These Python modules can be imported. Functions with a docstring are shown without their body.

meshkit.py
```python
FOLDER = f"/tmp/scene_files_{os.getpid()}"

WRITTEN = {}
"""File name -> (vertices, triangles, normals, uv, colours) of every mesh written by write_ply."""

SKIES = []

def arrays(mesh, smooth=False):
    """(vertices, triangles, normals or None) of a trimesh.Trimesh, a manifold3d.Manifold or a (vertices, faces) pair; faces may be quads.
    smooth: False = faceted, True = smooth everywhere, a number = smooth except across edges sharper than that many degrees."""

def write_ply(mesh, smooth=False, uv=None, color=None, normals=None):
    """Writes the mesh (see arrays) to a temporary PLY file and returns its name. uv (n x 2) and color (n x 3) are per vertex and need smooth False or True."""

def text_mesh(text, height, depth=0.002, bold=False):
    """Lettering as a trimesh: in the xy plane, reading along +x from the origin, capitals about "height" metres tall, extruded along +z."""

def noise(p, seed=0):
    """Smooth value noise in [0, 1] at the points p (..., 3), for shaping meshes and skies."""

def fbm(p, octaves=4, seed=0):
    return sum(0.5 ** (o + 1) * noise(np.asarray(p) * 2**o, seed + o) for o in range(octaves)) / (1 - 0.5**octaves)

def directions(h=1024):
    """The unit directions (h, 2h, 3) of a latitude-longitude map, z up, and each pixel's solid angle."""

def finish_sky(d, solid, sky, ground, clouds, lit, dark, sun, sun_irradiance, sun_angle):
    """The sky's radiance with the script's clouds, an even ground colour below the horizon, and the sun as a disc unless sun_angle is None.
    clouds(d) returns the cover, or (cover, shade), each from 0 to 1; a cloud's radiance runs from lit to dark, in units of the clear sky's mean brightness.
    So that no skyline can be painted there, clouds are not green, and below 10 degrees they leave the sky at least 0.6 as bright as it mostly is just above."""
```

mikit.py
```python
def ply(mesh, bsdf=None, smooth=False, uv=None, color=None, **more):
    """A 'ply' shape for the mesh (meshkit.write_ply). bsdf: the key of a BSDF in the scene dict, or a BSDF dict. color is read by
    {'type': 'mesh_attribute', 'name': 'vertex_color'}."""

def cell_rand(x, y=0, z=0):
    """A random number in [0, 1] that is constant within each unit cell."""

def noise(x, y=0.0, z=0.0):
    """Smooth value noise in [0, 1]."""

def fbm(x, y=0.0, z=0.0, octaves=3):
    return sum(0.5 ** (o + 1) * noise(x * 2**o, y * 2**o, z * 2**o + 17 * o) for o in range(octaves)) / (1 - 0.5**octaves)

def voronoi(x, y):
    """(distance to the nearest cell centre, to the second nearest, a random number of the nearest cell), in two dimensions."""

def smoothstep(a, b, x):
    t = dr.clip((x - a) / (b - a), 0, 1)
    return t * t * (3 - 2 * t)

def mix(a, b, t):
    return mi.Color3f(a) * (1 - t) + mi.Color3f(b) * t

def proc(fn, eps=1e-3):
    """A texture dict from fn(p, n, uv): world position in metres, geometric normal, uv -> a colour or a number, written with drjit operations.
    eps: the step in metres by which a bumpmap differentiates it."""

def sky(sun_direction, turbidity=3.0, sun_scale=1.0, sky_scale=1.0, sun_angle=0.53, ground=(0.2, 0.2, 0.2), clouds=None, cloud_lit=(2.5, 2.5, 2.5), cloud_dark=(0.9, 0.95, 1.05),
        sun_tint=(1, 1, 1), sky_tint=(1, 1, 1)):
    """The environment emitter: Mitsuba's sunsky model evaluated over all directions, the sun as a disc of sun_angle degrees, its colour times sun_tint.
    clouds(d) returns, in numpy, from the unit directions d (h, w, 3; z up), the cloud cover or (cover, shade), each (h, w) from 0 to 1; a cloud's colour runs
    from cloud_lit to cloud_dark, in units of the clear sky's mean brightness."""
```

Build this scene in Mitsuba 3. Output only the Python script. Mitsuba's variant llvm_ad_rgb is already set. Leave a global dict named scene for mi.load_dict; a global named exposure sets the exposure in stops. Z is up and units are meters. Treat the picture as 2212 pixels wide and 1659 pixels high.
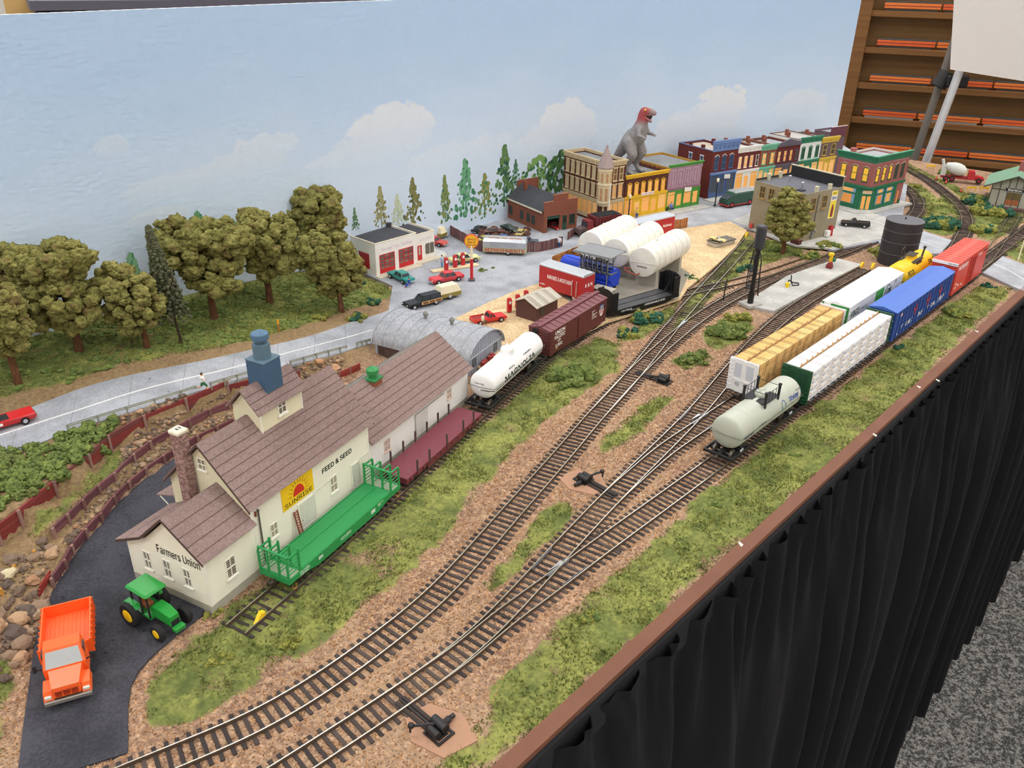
import math, random, colorsys
import numpy as np, trimesh, mitsuba as mi, drjit as dr, mikit, meshkit
import manifold3d as m3
from mikit import proc, noise, fbm, voronoi, smoothstep, mix, cell_rand
from scipy.interpolate import CubicSpline, LinearNDInterpolator, splprep, splev
from scipy.spatial import ConvexHull, cKDTree
from shapely.geometry import Polygon, Point, LineString
from shapely import union_all, affinity, contains_xy
from shapely.ops import triangulate

# ------------------------------------------------------------------ camera, light, exposure
TZ = 0.98                                   # the table's ground above the hall floor
H = 0.44                                    # the camera above the table's ground
FPX, PITCH, ROLL = 1780.0, math.radians(27.27), math.radians(1.0)
CF = np.array([0, math.cos(PITCH), -math.sin(PITCH)])
_u0 = np.array([0, math.sin(PITCH), math.cos(PITCH)])
CR = np.array([math.cos(ROLL), 0, 0]) + math.sin(ROLL) * _u0
CU = -math.sin(ROLL) * np.array([1.0, 0, 0]) + math.cos(ROLL) * _u0
T4 = mi.ScalarTransform4f
scene, labels = {}, {}
scene['camera'] = {'type': 'perspective', 'fov': math.degrees(2 * math.atan(1106 / FPX)), 'fov_axis': 'x', 'near_clip': 0.02, 'far_clip': 60.0,
                   'to_world': T4().look_at(origin=[0, 0, H + TZ], target=list(np.array([0, 0, H + TZ]) + CF), up=list(CU))}
exposure = 0.52
LAMP = 11.5                                 # radiance of the hall's ceiling panels


def lin(c):
    if isinstance(c, str):
        c = tuple(int(c[i:i + 2], 16) / 255 for i in (0, 2, 4))
    return [float(x / 12.92 if x < 0.04045 else ((x + 0.055) / 1.055) ** 2.4) for x in c]


def ray(px, py):
    return CR * (px - 1106) / FPX - CU * (py - 829.5) / FPX + CF


def G(px, py, z=0.0):
    """the point of the plane at height z that the photograph shows at a pixel"""
    d = ray(px, py)
    return d * ((z - H) / d[2]) + [0, 0, H]


def HT(foot, top, z0=0.0):
    """height of an upright whose foot and top the photograph shows at these pixels"""
    q = G(*foot, z0)
    lo, hi = 0.0, 0.6
    for _ in range(40):
        m = (lo + hi) / 2
        p = q + [0, 0, m - H]
        if 829.5 - FPX * (p @ CU) / (p @ CF) > top[1]:
            lo = m
        else:
            hi = m
    return m


def AZ(a, b):
    return math.degrees(math.atan2(b[0] - a[0], b[1] - a[1]))


# ------------------------------------------------------------------ materials
def M(color, rough=0.55, metal=0.0, spec=0.5, coat=0.0):
    c = color if isinstance(color, str) else '%02x%02x%02x' % tuple(int(round(255 * x)) for x in color)
    key = f'mat_{c}_{int(rough * 100)}_{int(metal * 100)}_{int(spec * 100)}_{int(coat * 100)}'
    if key not in scene:
        b = {'type': 'principled', 'base_color': {'type': 'rgb', 'value': lin(c)}, 'roughness': float(rough), 'metallic': float(metal), 'specular': float(spec)}
        if coat:
            b['clearcoat'], b['clearcoat_gloss'] = float(coat), 0.9
        scene[key] = {'type': 'twosided', 'bsdf': b}
    return key


def PM(name, fn, rough=0.8, bump=None, scale=0.0, eps=2e-4, spec=0.3):
    b = {'type': 'principled', 'base_color': proc(fn), 'roughness': float(rough), 'specular': float(spec)}
    if bump is not None:
        b = {'type': 'bumpmap', 'bump': proc(bump, eps), 'scale': float(scale), 'bsdf': b}
    scene['mat_' + name] = {'type': 'twosided', 'bsdf': b}
    return 'mat_' + name


def C3(h):
    return mi.Color3f(*lin(h))


# ------------------------------------------------------------------ meshes: (vertices, triangles)
def cat(*ms):
    ms = [m for x in ms for m in (x if isinstance(x, list) else [x]) if m is not None]
    if not ms:
        return None
    at = np.cumsum([0] + [len(m[0]) for m in ms[:-1]])
    return np.vstack([m[0] for m in ms]), np.vstack([np.asarray(m[1]) + a for m, a in zip(ms, at)])


def tm(mesh):
    return np.array(mesh.vertices), np.array(mesh.faces)


def hull(pts):
    pts = np.asarray(pts, float)
    h = ConvexHull(pts)
    c = pts[h.vertices].mean(0)
    f = h.simplices.copy()
    n = np.cross(pts[f[:, 1]] - pts[f[:, 0]], pts[f[:, 2]] - pts[f[:, 0]])
    flip = np.einsum('ij,ij->i', n, pts[f[:, 0]] - c) < 0
    f[flip] = f[flip][:, ::-1]
    used = np.unique(f)
    remap = np.full(len(pts), -1)
    remap[used] = np.arange(len(used))
    return pts[used], remap[f]


_BF = np.array([[0, 1, 3], [0, 3, 2], [4, 6, 7], [4, 7, 5], [0, 4, 5], [0, 5, 1], [2, 3, 7], [2, 7, 6], [0, 2, 6], [0, 6, 4], [1, 5, 7], [1, 7, 3]])


def B(x0, x1, y0, y1, z0, z1, bev=0.0):
    if bev <= 0:
        return np.array([[x, y, z] for x in (x0, x1) for y in (y0, y1) for z in (z0, z1)], float), _BF
    b = min(bev, 0.45 * abs(x1 - x0), 0.45 * abs(y1 - y0), 0.45 * abs(z1 - z0))
    pts = []
    for x, sx in ((x0, 1), (x1, -1)):
        for y, sy in ((y0, 1), (y1, -1)):
            for z, sz in ((z0, 1), (z1, -1)):
                pts += [(x + sx * b, y + sy * b, z), (x + sx * b, y, z + sz * b), (x, y + sy * b, z + sz * b)]
    return hull(pts)


def HP(rows):
    """hull of mirrored points (x, half width, z)"""
    return hull([(x, s * w, z) for x, w, z in rows for s in (1, -1)])


def prism(poly, a, b, axis='y'):
    """polygon extruded along an axis: 'y' takes (x,z), 'x' takes (y,z), 'z' takes (x,y); a simple outline, convex or not"""
    p = Polygon(poly)
    v, f = trimesh.creation.triangulate_polygon(p, engine='earcut')
    ext = np.array(p.exterior.coords)[:-1]
    n, m = len(v), len(ext)
    def put(q, t):
        t = np.full(len(q), t)
        return np.column_stack({'y': (q[:, 0], t, q[:, 1]), 'x': (t, q[:, 0], q[:, 1]), 'z': (q[:, 0], q[:, 1], t)}[axis])
    V = np.vstack([put(v, a), put(v, b), put(ext, a), put(ext, b)])
    i = np.arange(m)
    j = (i + 1) % m
    o = 2 * n
    F = np.vstack([f, f[:, ::-1] + n, np.column_stack([o + i, o + j, o + m + j]), np.column_stack([o + i, o + m + j, o + m + i])])
    return fixn((V, F))


def fixn(m):
    v, f = np.asarray(m[0], float), np.asarray(m[1])
    vol = np.einsum('ij,ij->i', v[f[:, 0]], np.cross(v[f[:, 1]], v[f[:, 2]])).sum()
    return (v, f[:, ::-1]) if vol < 0 else (v, f)


def frame(d):
    d = np.asarray(d, float) / np.linalg.norm(d)
    a = np.cross(d, [0, 0, 1.0] if abs(d[2]) < 0.9 else [1.0, 0, 0])
    a /= np.linalg.norm(a)
    return a, np.cross(d, a)


def tube(pts, r, n=8, cap=True):
    p = np.asarray(pts, float)
    r = np.broadcast_to(np.asarray(r, float), (len(p),))
    t = np.gradient(p, axis=0) if len(p) > 2 else np.repeat((p[1:] - p[:1]), 2, 0)
    t = t / (np.linalg.norm(t, axis=1, keepdims=True) + 1e-12)
    a, _ = frame(t[0])
    V = []
    ang = np.arange(n) * 2 * np.pi / n
    for k in range(len(p)):
        a = a - t[k] * (a @ t[k])
        a /= np.linalg.norm(a) + 1e-12
        b = np.cross(t[k], a)
        V.append(p[k] + r[k] * (np.cos(ang)[:, None] * a + np.sin(ang)[:, None] * b))
    V = np.vstack(V)
    F = []
    for k in range(len(p) - 1):
        i = np.arange(n)
        j = (i + 1) % n
        q0, q1 = k * n, (k + 1) * n
        F += [np.column_stack([q0 + i, q0 + j, q1 + j]), np.column_stack([q0 + i, q1 + j, q1 + i])]
    F = np.vstack(F)
    if cap:
        e = len(V)
        V = np.vstack([V, p[0], p[-1]])
        i = np.arange(n)
        j = (i + 1) % n
        l = (len(p) - 1) * n
        F = np.vstack([F, np.column_stack([j, i, np.full(n, e)]), np.column_stack([l + i, l + j, np.full(n, e + 1)])])
    return V, F


def cyl(a, b, r, n=12, r2=None):
    return tube([a, b], [r, r if r2 is None else r2], n)


def lathe(prof, n=20, at=(0, 0, 0), axis='z'):
    """profile of (radius, height) from bottom to top turned about an axis"""
    prof = np.asarray(prof, float)
    ang = np.arange(n) * 2 * np.pi / n
    V = np.vstack([np.column_stack([r * np.cos(ang), r * np.sin(ang), np.full(n, z)]) for r, z in prof])
    F = []
    i = np.arange(n)
    j = (i + 1) % n
    for k in range(len(prof) - 1):
        F += [np.column_stack([k * n + i, k * n + j, (k + 1) * n + j]), np.column_stack([k * n + i, (k + 1) * n + j, (k + 1) * n + i])]
    e = len(V)
    l = (len(prof) - 1) * n
    V = np.vstack([V, [0, 0, prof[0][1]], [0, 0, prof[-1][1]]])
    F += [np.column_stack([j, i, np.full(n, e)]), np.column_stack([l + i, l + j, np.full(n, e + 1)])]
    F = np.vstack(F)
    if axis == 'x':
        V = V[:, [2, 0, 1]]
    elif axis == 'y':
        V = V[:, [1, 2, 0]]
    return fixn((V + np.asarray(at, float), F))


_ICO = {}


def ico(k=1):
    if k not in _ICO:
        _ICO[k] = tm(trimesh.creation.icosphere(k))
    return _ICO[k]


def ball(c, r, k=2):
    v, f = ico(k)
    return v * np.asarray(r, float) + np.asarray(c, float), f


def lump(rng, c, r, k=2, amp=0.35, freq=2.2):
    v, f = ico(k)
    d = meshkit.fbm(v * freq + rng.uniform(0, 90, 3), 2) - 0.5
    return v * (1 + 2 * amp * d[:, None]) * np.asarray(r, float) + np.asarray(c, float), f


def loft(rings, cap=True):
    """rings: equal-length closed outlines (n x 3)"""
    n = len(rings[0])
    V = np.vstack(rings)
    i = np.arange(n)
    j = (i + 1) % n
    F = []
    for k in range(len(rings) - 1):
        F += [np.column_stack([k * n + i, k * n + j, (k + 1) * n + j]), np.column_stack([k * n + i, (k + 1) * n + j, (k + 1) * n + i])]
    if cap:
        e = len(V)
        V = np.vstack([V, np.mean(rings[0], 0), np.mean(rings[-1], 0)])
        l = (len(rings) - 1) * n
        F += [np.column_stack([j, i, np.full(n, e)]), np.column_stack([l + i, l + j, np.full(n, e + 1)])]
    return fixn((V, np.vstack(F)))


def rot(m, deg, axis='z', at=(0, 0, 0)):
    a = math.radians(deg)
    c, s = math.cos(a), math.sin(a)
    R = {'z': [[c, -s, 0], [s, c, 0], [0, 0, 1]], 'x': [[1, 0, 0], [0, c, -s], [0, s, c]], 'y': [[c, 0, s], [0, 1, 0], [-s, 0, c]]}[axis]
    return (np.asarray(m[0]) - at) @ np.array(R).T + at, m[1]


def mv(m, *d):
    return np.asarray(m[0]) + np.asarray(d, float), m[1]


def sc(m, *k):
    return np.asarray(m[0]) * np.asarray(k, float), m[1]


_TXT = {}


def txt(s, h, o, xd, yd, bold=False, wide=1.0, depth=0.00012, center=False, fit=None):
    """lettering on a face: o its left foot, xd the reading direction, yd up"""
    k = (s, bold)
    if k not in _TXT:
        m = meshkit.text_mesh(s, 1.0, 1.0, bold)
        _TXT[k] = tm(m)
    v, f = _TXT[k]
    v = v.copy()
    w = v[:, 0].max()
    sx = h * wide if fit is None else fit / w
    xd, yd = np.asarray(xd, float), np.asarray(yd, float)
    xd, yd = xd / np.linalg.norm(xd), yd / np.linalg.norm(yd)
    x = v[:, 0] * sx - (w * sx / 2 if center else 0)
    return np.asarray(o, float) + x[:, None] * xd + (v[:, 1] * h)[:, None] * yd + (v[:, 2] * depth)[:, None] * np.cross(xd, yd), f


# ------------------------------------------------------------------ things and parts
_COUNT = {}


def numbered(name):
    n = _COUNT.get(name, 0)
    while True:
        k = name if n == 0 else f'{name}_{n:03d}'
        n += 1
        if k not in scene and k not in labels and k not in _COUNT_USED:
            _COUNT[name] = n
            _COUNT_USED.add(k)
            return k


_COUNT_USED = set()


def mat4(at, az=None, rz=None):
    """local x along the heading az (degrees clockwise from the camera's forward), local y to its left"""
    a = math.radians(90 - az) if az is not None else math.radians(rz or 0)
    m = np.eye(4)
    m[:2, :2] = [[math.cos(a), -math.sin(a)], [math.sin(a), math.cos(a)]]
    m[:3, 3] = at
    return m


UP = np.eye(4)
UP[2, 3] = TZ


class Thing:
    def __init__(self, name, label, category, at=(0, 0, 0), az=None, group=None, kind=None, rz=None, m=None):
        self.key = numbered(name)
        self.m = m if m is not None else mat4(np.asarray(at, float), az, rz)
        labels[self.key] = {}
        if label:
            labels[self.key]['label'] = label
        if category and kind != 'structure':
            labels[self.key]['category'] = category
        if group:
            labels[self.key]['group'] = group
        if kind:
            labels[self.key]['kind'] = kind

    def add(self, name, mesh, mat, smooth=False, label=None, sub=None, kind=None, uv=None, color=None, raw=False, **more):
        """one part (name=None: the thing's own mesh); sub: the key of the part it belongs to"""
        if name is None:
            key = self.key
        else:
            key = numbered((sub or self.key) + '__' + name)
        if isinstance(mesh, dict):
            shape = dict(mesh)
            shape['bsdf'] = {'type': 'ref', 'id': mat}
        else:
            v = np.asarray(mesh[0], float)
            shape = mikit.ply((v, mesh[1]), mat, smooth, uv=uv, color=color)
        shape['to_world'] = T4(UP if raw else UP @ self.m)
        shape.update(more)
        scene[key] = shape
        e = {}
        if label:
            e['label'] = label
        if kind:
            e['kind'] = kind
        if e:
            labels.setdefault(key, {}).update(e)
        return key

    def W(self, p):
        """local point -> layout coordinates"""
        return self.m[:3, :3] @ np.asarray(p, float) + self.m[:3, 3]


def single(name, mesh, mat, label, category, at=(0, 0, 0), az=None, group=None, kind=None, smooth=False, rz=None, **k):
    t = Thing(name, label, category, at, az, group, kind, rz)
    t.add(None, mesh, mat, smooth, **k)
    return t


def shared(mesh, smooth=False):
    """a ply dict without material, for copies"""
    return mikit.ply(mesh, None, smooth)


def spline(pts, step=None, n=None, closed=False):
    p = np.asarray(pts, float)
    d = np.r_[0, np.cumsum(np.linalg.norm(np.diff(p, axis=0), axis=1))]
    cs = CubicSpline(d, p, bc_type='natural')
    n = n or max(2, int(round(d[-1] / step)) + 1)
    # even arc length
    t = np.linspace(0, d[-1], 40 * len(p))
    q = cs(t)
    s = np.r_[0, np.cumsum(np.linalg.norm(np.diff(q, axis=0), axis=1))]
    return cs(np.interp(np.linspace(0, s[-1], n), s, t))
# ------------------------------------------------------------------ the hall: its shell and its lamps
HX0, HX1, HY0, HY1, HZ = -7.0, 7.0, -6.0, 9.0, 4.6


def f_carpet(p, n, uv):
    a = noise(p.x * 420, p.y * 420, 1.0)
    b = noise(p.x * 160, p.y * 160, 4.0)
    t = 0.55 * a + 0.45 * b
    return mix(lin('403f40'), lin('95938f'), smoothstep(0.28, 0.82, t))


PM('carpet', f_carpet, 0.95, lambda p, n, uv: noise(p.x * 400, p.y * 400, 2.0), 0.002)


def setting(name, mesh, mat, smooth=False, label=None, raw=True, **k):
    t = Thing(name, label, None, kind='structure')
    t.add(None, mesh, mat, smooth, **k)
    return t


def shell(name, x0, x1, y0, y1, z0, z1, mat):
    return setting(name, B(x0, x1, y0, y1, z0 - TZ, z1 - TZ), mat)


shell('floor', HX0, HX1, HY0, HY1, -0.1, 0, 'mat_carpet')
shell('ceiling', HX0, HX1, HY0, HY1, HZ, HZ + 0.1, M('f2f1ee', 0.9))
shell('wall_back', HX0, HX1, HY1, HY1 + 0.1, 0, HZ, M('d9d3cd', 0.9))
shell('wall_front', HX0, HX1, HY0 - 0.1, HY0, 0, HZ, M('e3e0dc', 0.9))
shell('wall_left', HX0 - 0.1, HX0, HY0, HY1, 0, HZ, M('e3e0dc', 0.9))
shell('wall_right', HX1, HX1 + 0.1, HY0, HY1, 0, HZ, M('e3e0dc', 0.9))
_lampbox = shared(B(-0.75, 0.75, -0.32, 0.32, 0, 0.03))
for _i, (_x, _y) in enumerate([(x, y) for x in (-4.8, -1.6, 1.6, 4.8) for y in (-4.4, -1.6, 1.2, 4.0, 6.8)]):
    t = Thing('ceiling_light', 'white fluorescent panel on the hall ceiling, one of four rows', 'ceiling light', (_x, _y, HZ - TZ - 0.03), rz=0, group='ceiling panels of the hall')
    t.add('housing', _lampbox, M('f0f0f0', 0.6))
    v, f = B(-0.72, 0.72, -0.29, 0.29, -0.004, -0.001)
    t.add('diffuser', (v[[0, 2, 4, 6]], np.array([[0, 1, 2], [1, 3, 2]])), M('ffffff'), emitter={'type': 'area', 'radiance': {'type': 'rgb', 'value': [LAMP, LAMP * 0.985, LAMP * 0.955]}})

# ------------------------------------------------------------------ terrain
E_AZ = 42.5
EO = np.array([-0.008, 0.337])
EU = np.array([math.sin(math.radians(E_AZ)), math.cos(math.radians(E_AZ))])
EN = np.array([-EU[1], EU[0]])


def uv2xy(u, v):
    return EO + np.multiply.outer(u, EU) + np.multiply.outer(v, EN)


def xy2uv(x, y):
    dx, dy = np.asarray(x) - EO[0], np.asarray(y) - EO[1]
    return dx * EU[0] + dy * EU[1], dx * EN[0] + dy * EN[1]


TIER = {}
for _n, _zb, _zt, _pts in (
        (1, .020, .038, [(-60, 1219), (0, 1178), (48, 1142), (123, 1077), (197, 1019), (239, 976), (316, 931.6), (405, 893.7), (494, 855.7), (560, 838), (650, 822)]),
        (2, .011, .021, [(116, 1163), (148, 1132), (181, 1101), (215, 1069), (249, 1042), (290, 1001), (326, 972), (368, 948), (410, 924), (454, 902), (496, 884), (540, 866), (590, 850)]),
        (3, .000, .010, [(113, 1272), (141, 1232), (157, 1200), (187, 1164), (219, 1130), (248, 1092), (280, 1060), (316, 1030), (355, 1003), (392, 980), (428, 959), (470, 939), (506, 922), (550, 902)])):
    TIER[_n] = (np.array([G(x, y, _zb)[:2] for x, y in _pts]), _zb, _zt)
ROADP = [((-90, 925), (-130, 1035), .040), ((0, 903), (-40, 1006), .040), ((177, 838), (152, 931), .040), ((329, 800), (280, 890), .040), ((440, 778), (418, 848), .0385),
         ((544, 755), (531, 815), .035), ((680, 722), (660, 781), .026), ((770, 692), (749, 757), .016), ((818, 678), (800, 742), .009), ((845, 668), (880, 725), .0045)]
_ctrl = []
for _n, (_p, _zb, _zt) in TIER.items():
    _t = np.gradient(_p, axis=0)
    _t /= np.linalg.norm(_t, axis=1, keepdims=True)
    _nn = np.column_stack([-_t[:, 1], _t[:, 0]])
    for k, (q, nn) in enumerate(zip(_p, _nn)):
        fade = 1.0 if not (_n == 1 and k > 8) else 0.75
        _ctrl.append((*(q + nn * .002), _zt * fade))
        _ctrl.append((*(q - nn * .0015), _zb * fade if _zb else -0.0005))
for _a, _b, _z in ROADP:
    for q in (_a, _b):
        _ctrl.append((*G(*q, _z)[:2], _z - .0012))
_roadin = [(*G(*a, z)[:2], z) for a, b, z in ROADP]
for _q in [(-60, 770, .062), (76, 734, .058), (228, 689, .054), (418, 633, .046), (560, 600, .034), (640, 585, .026), (720, 570, .014), (300, 740, .050), (150, 790, .050), (480, 690, .040), (640, 660, .026), (740, 640, .015), (800, 640, .008), (840, 645, .003),
           (770, 560, .004), (783, 588, .003), (300, 560, .054), (100, 640, .064), (700, 480, .012)]:
    _ctrl.append((*G(_q[0], _q[1], _q[2])[:2], _q[2]))
for _q in [(60, 1320, .004), (30, 1260, .012), (40, 1230, .014), (0, 1290, .014), (-60, 1330, .014), (0, 1400, .004), (-60, 1500, .003), (100, 1200, .011), (60, 1190, .014), (20, 1560, 0), (-30, 1659, 0), (85, 1345, -.0005), (60, 1480, -.0005), (130, 1255, -.0005)]:
    _ctrl.append((*G(_q[0], _q[1], _q[2])[:2], _q[2]))
for _q in [(160, 1240), (215, 1150), (290, 1068), (340, 1025), (400, 985), (470, 950), (520, 930), (560, 915), (660, 850), (740, 830), (800, 800), (860, 760), (880, 735), (905, 700), (900, 650), (860, 640), (852, 612), (790, 596), (42, 1659), (55, 1560), (300, 1400), (500, 1300), (700, 1100), (900, 900), (1000, 800), (1100, 700), (960, 600), (900, 500), (800, 520), (1100, 500)]:
    _ctrl.append((*G(*_q)[:2], -.0005))
for _u in np.arange(-0.6, 2.4, 0.2):
    for _v in (-.02, .1, .2, .28):
        _ctrl.append((*uv2xy(_u, _v), 0.0))
for _u in np.arange(0.9, 2.4, 0.2):
    for _v in np.arange(.35, 1.2, .15):
        _ctrl.append((*uv2xy(_u, _v), 0.0))
for _q in [(-1.2, .6), (-1.1, 1.0), (-.9, 1.5), (-.6, 1.8)]:
    _ctrl.append((*_q, .05))
for _q in [(-1.0, .2), (-.6, .25), (-.5, .1)]:
    _ctrl.append((*_q, 0))
for _q in [(-.35, 1.7), (-.2, 1.9), (.1, 2.2), (.5, 2.6)]:
    _ctrl.append((*_q, 0))
_ctrl = np.array(_ctrl)
_LIN = LinearNDInterpolator(_ctrl[:, :2], _ctrl[:, 2], fill_value=0.0)


def hz(x, y):
    return _LIN(x, y)


def on(px, py, it=6):
    """the point of the terrain that the photograph shows at a pixel"""
    z = 0.0
    for _ in range(it):
        q = G(px, py, z)
        z = 0.5 * z + 0.5 * float(hz(q[0], q[1]))
    return G(px, py, z)


def poly(px, z=0.0):
    return Polygon([tuple(G(x, y, z)[:2]) for x, y in px]).buffer(0)


GRASS = [poly(q) for q in (
    [(318, 1560), (312, 1500), (335, 1450), (400, 1392), (470, 1352), (500, 1300), (640, 1230), (760, 1160), (870, 1080), (1000, 950), (1060, 900), (1120, 850), (1190, 775), (1290, 728), (1345, 745), (1330, 800), (1260, 850), (1205, 890), (1150, 930), (1075, 1010), (1010, 1100), (965, 1150), (905, 1205), (820, 1280), (700, 1380), (600, 1435), (480, 1520), (350, 1585)],
    [(1040, 1265), (1110, 1190), (1165, 1110), (1225, 1085), (1250, 1110), (1180, 1170), (1120, 1235), (1060, 1280)],
    [(1445, 780), (1520, 758), (1545, 778), (1480, 802)], [(1520, 725), (1560, 690), (1615, 676), (1625, 715), (1560, 756), (1530, 750)], [(1310, 940), (1420, 850), (1455, 860), (1370, 950), (1300, 985)],
    [(940, 1659), (1050, 1545), (1100, 1450), (1180, 1375), (1260, 1292), (1400, 1180), (1530, 1062), (1650, 960), (1800, 850), (1950, 738), (2060, 655), (2120, 614), (2190, 622), (1900, 905), (1600, 1172), (1330, 1410), (1055, 1665)],
    [(1480, 645), (1560, 570), (1610, 505), (1640, 520), (1700, 515), (1750, 535), (1690, 560), (1600, 590), (1540, 640), (1490, 690), (1450, 720)], [(1400, 690), (1430, 670), (1470, 650), (1440, 700), (1390, 730), (1330, 740)],
    [(1880, 540), (1960, 500), (1990, 540), (1900, 570)], [(1990, 470), (2040, 415), (2072, 450), (2070, 500), (2040, 512), (1980, 492)], [(1960, 395), (1990, 400), (2020, 425), (2010, 470), (1990, 440)],
    [(1960, 352), (2000, 372), (2080, 410), (2130, 430), (2212, 460), (2212, 480), (2150, 520), (2110, 512), (2095, 450), (2050, 405), (2000, 380), (1965, 372)], [(2165, 550), (2212, 510), (2300, 520), (2290, 590), (2240, 580)])]
GRASS += [Polygon([tuple(on(x, y)[:2]) for x, y in q]).buffer(0) for q in (
    [(-100, 800), (0, 860), (177, 815), (329, 778), (480, 752), (544, 738), (700, 690), (810, 655), (845, 640), (840, 620), (780, 592), (640, 560), (420, 600), (228, 660), (76, 700), (-100, 740)],
    [(0, 1660), (0, 1550), (25, 1480), (20, 1430), (-60, 1430), (-60, 1659)], [(100, 1175), (145, 1110), (250, 1020), (290, 985), (260, 965), (190, 1030), (100, 1110), (60, 1160)])]
ASPHALT = poly([(40, 1665), (52.6, 1559.7), (77.5, 1379.9), (91, 1341), (119, 1266), (160, 1200), (207, 1139), (271, 1070), (329, 1025), (382, 989), (430, 970), (560, 1000), (560, 1200), (440, 1320), (437, 1331), (373, 1381), (330, 1418), (299, 1452), (283, 1485), (277, 1530), (277, 1615), (275, 1628), (170, 1662)])
NU, NV = 640, 270
_U, _V = np.meshgrid(np.linspace(-0.55, 2.02, NU), np.linspace(0, 1.02, NV), indexing='ij')
_XY = uv2xy(_U.ravel(), _V.ravel())
_Z = hz(_XY[:, 0], _XY[:, 1])
_jit = np.column_stack([meshkit.fbm(np.column_stack([_XY * 55, np.full(len(_XY), k)]), 3) - .5 for k in (3., 9.)]) * .022


def inside(polys, xy):
    m = np.zeros(len(xy), bool)
    for g in polys:
        m |= contains_xy(g, xy[:, 0], xy[:, 1])
    return m


_g = inside(GRASS, _XY + _jit).astype(float).reshape(NU, NV)
for _ in range(2):
    _p = np.pad(_g, 1, mode='edge')
    _g = (_p[1:-1, 1:-1] * 2 + _p[:-2, 1:-1] + _p[2:, 1:-1] + _p[1:-1, :-2] + _p[1:-1, 2:]) / 6
_gr = _g.ravel() * np.clip(0.55 + 1.2 * (meshkit.fbm(np.column_stack([_XY * 30, np.full(len(_XY), 2.)]), 3) - .3), 0.25, 1)
_hill = smoothh = np.clip(_Z / .012, 0, 1)
_Zg = _Z + (meshkit.fbm(np.column_stack([_XY * 260, np.full(len(_XY), 5.)]), 2) - .5) * .0009 + _g.ravel() * (meshkit.fbm(np.column_stack([_XY * 90, np.full(len(_XY), 6.)]), 3) - .35) * .0030
_i, _j = np.meshgrid(np.arange(NU - 1), np.arange(NV - 1), indexing='ij')
_q = (_i * NV + _j).ravel()
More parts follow.
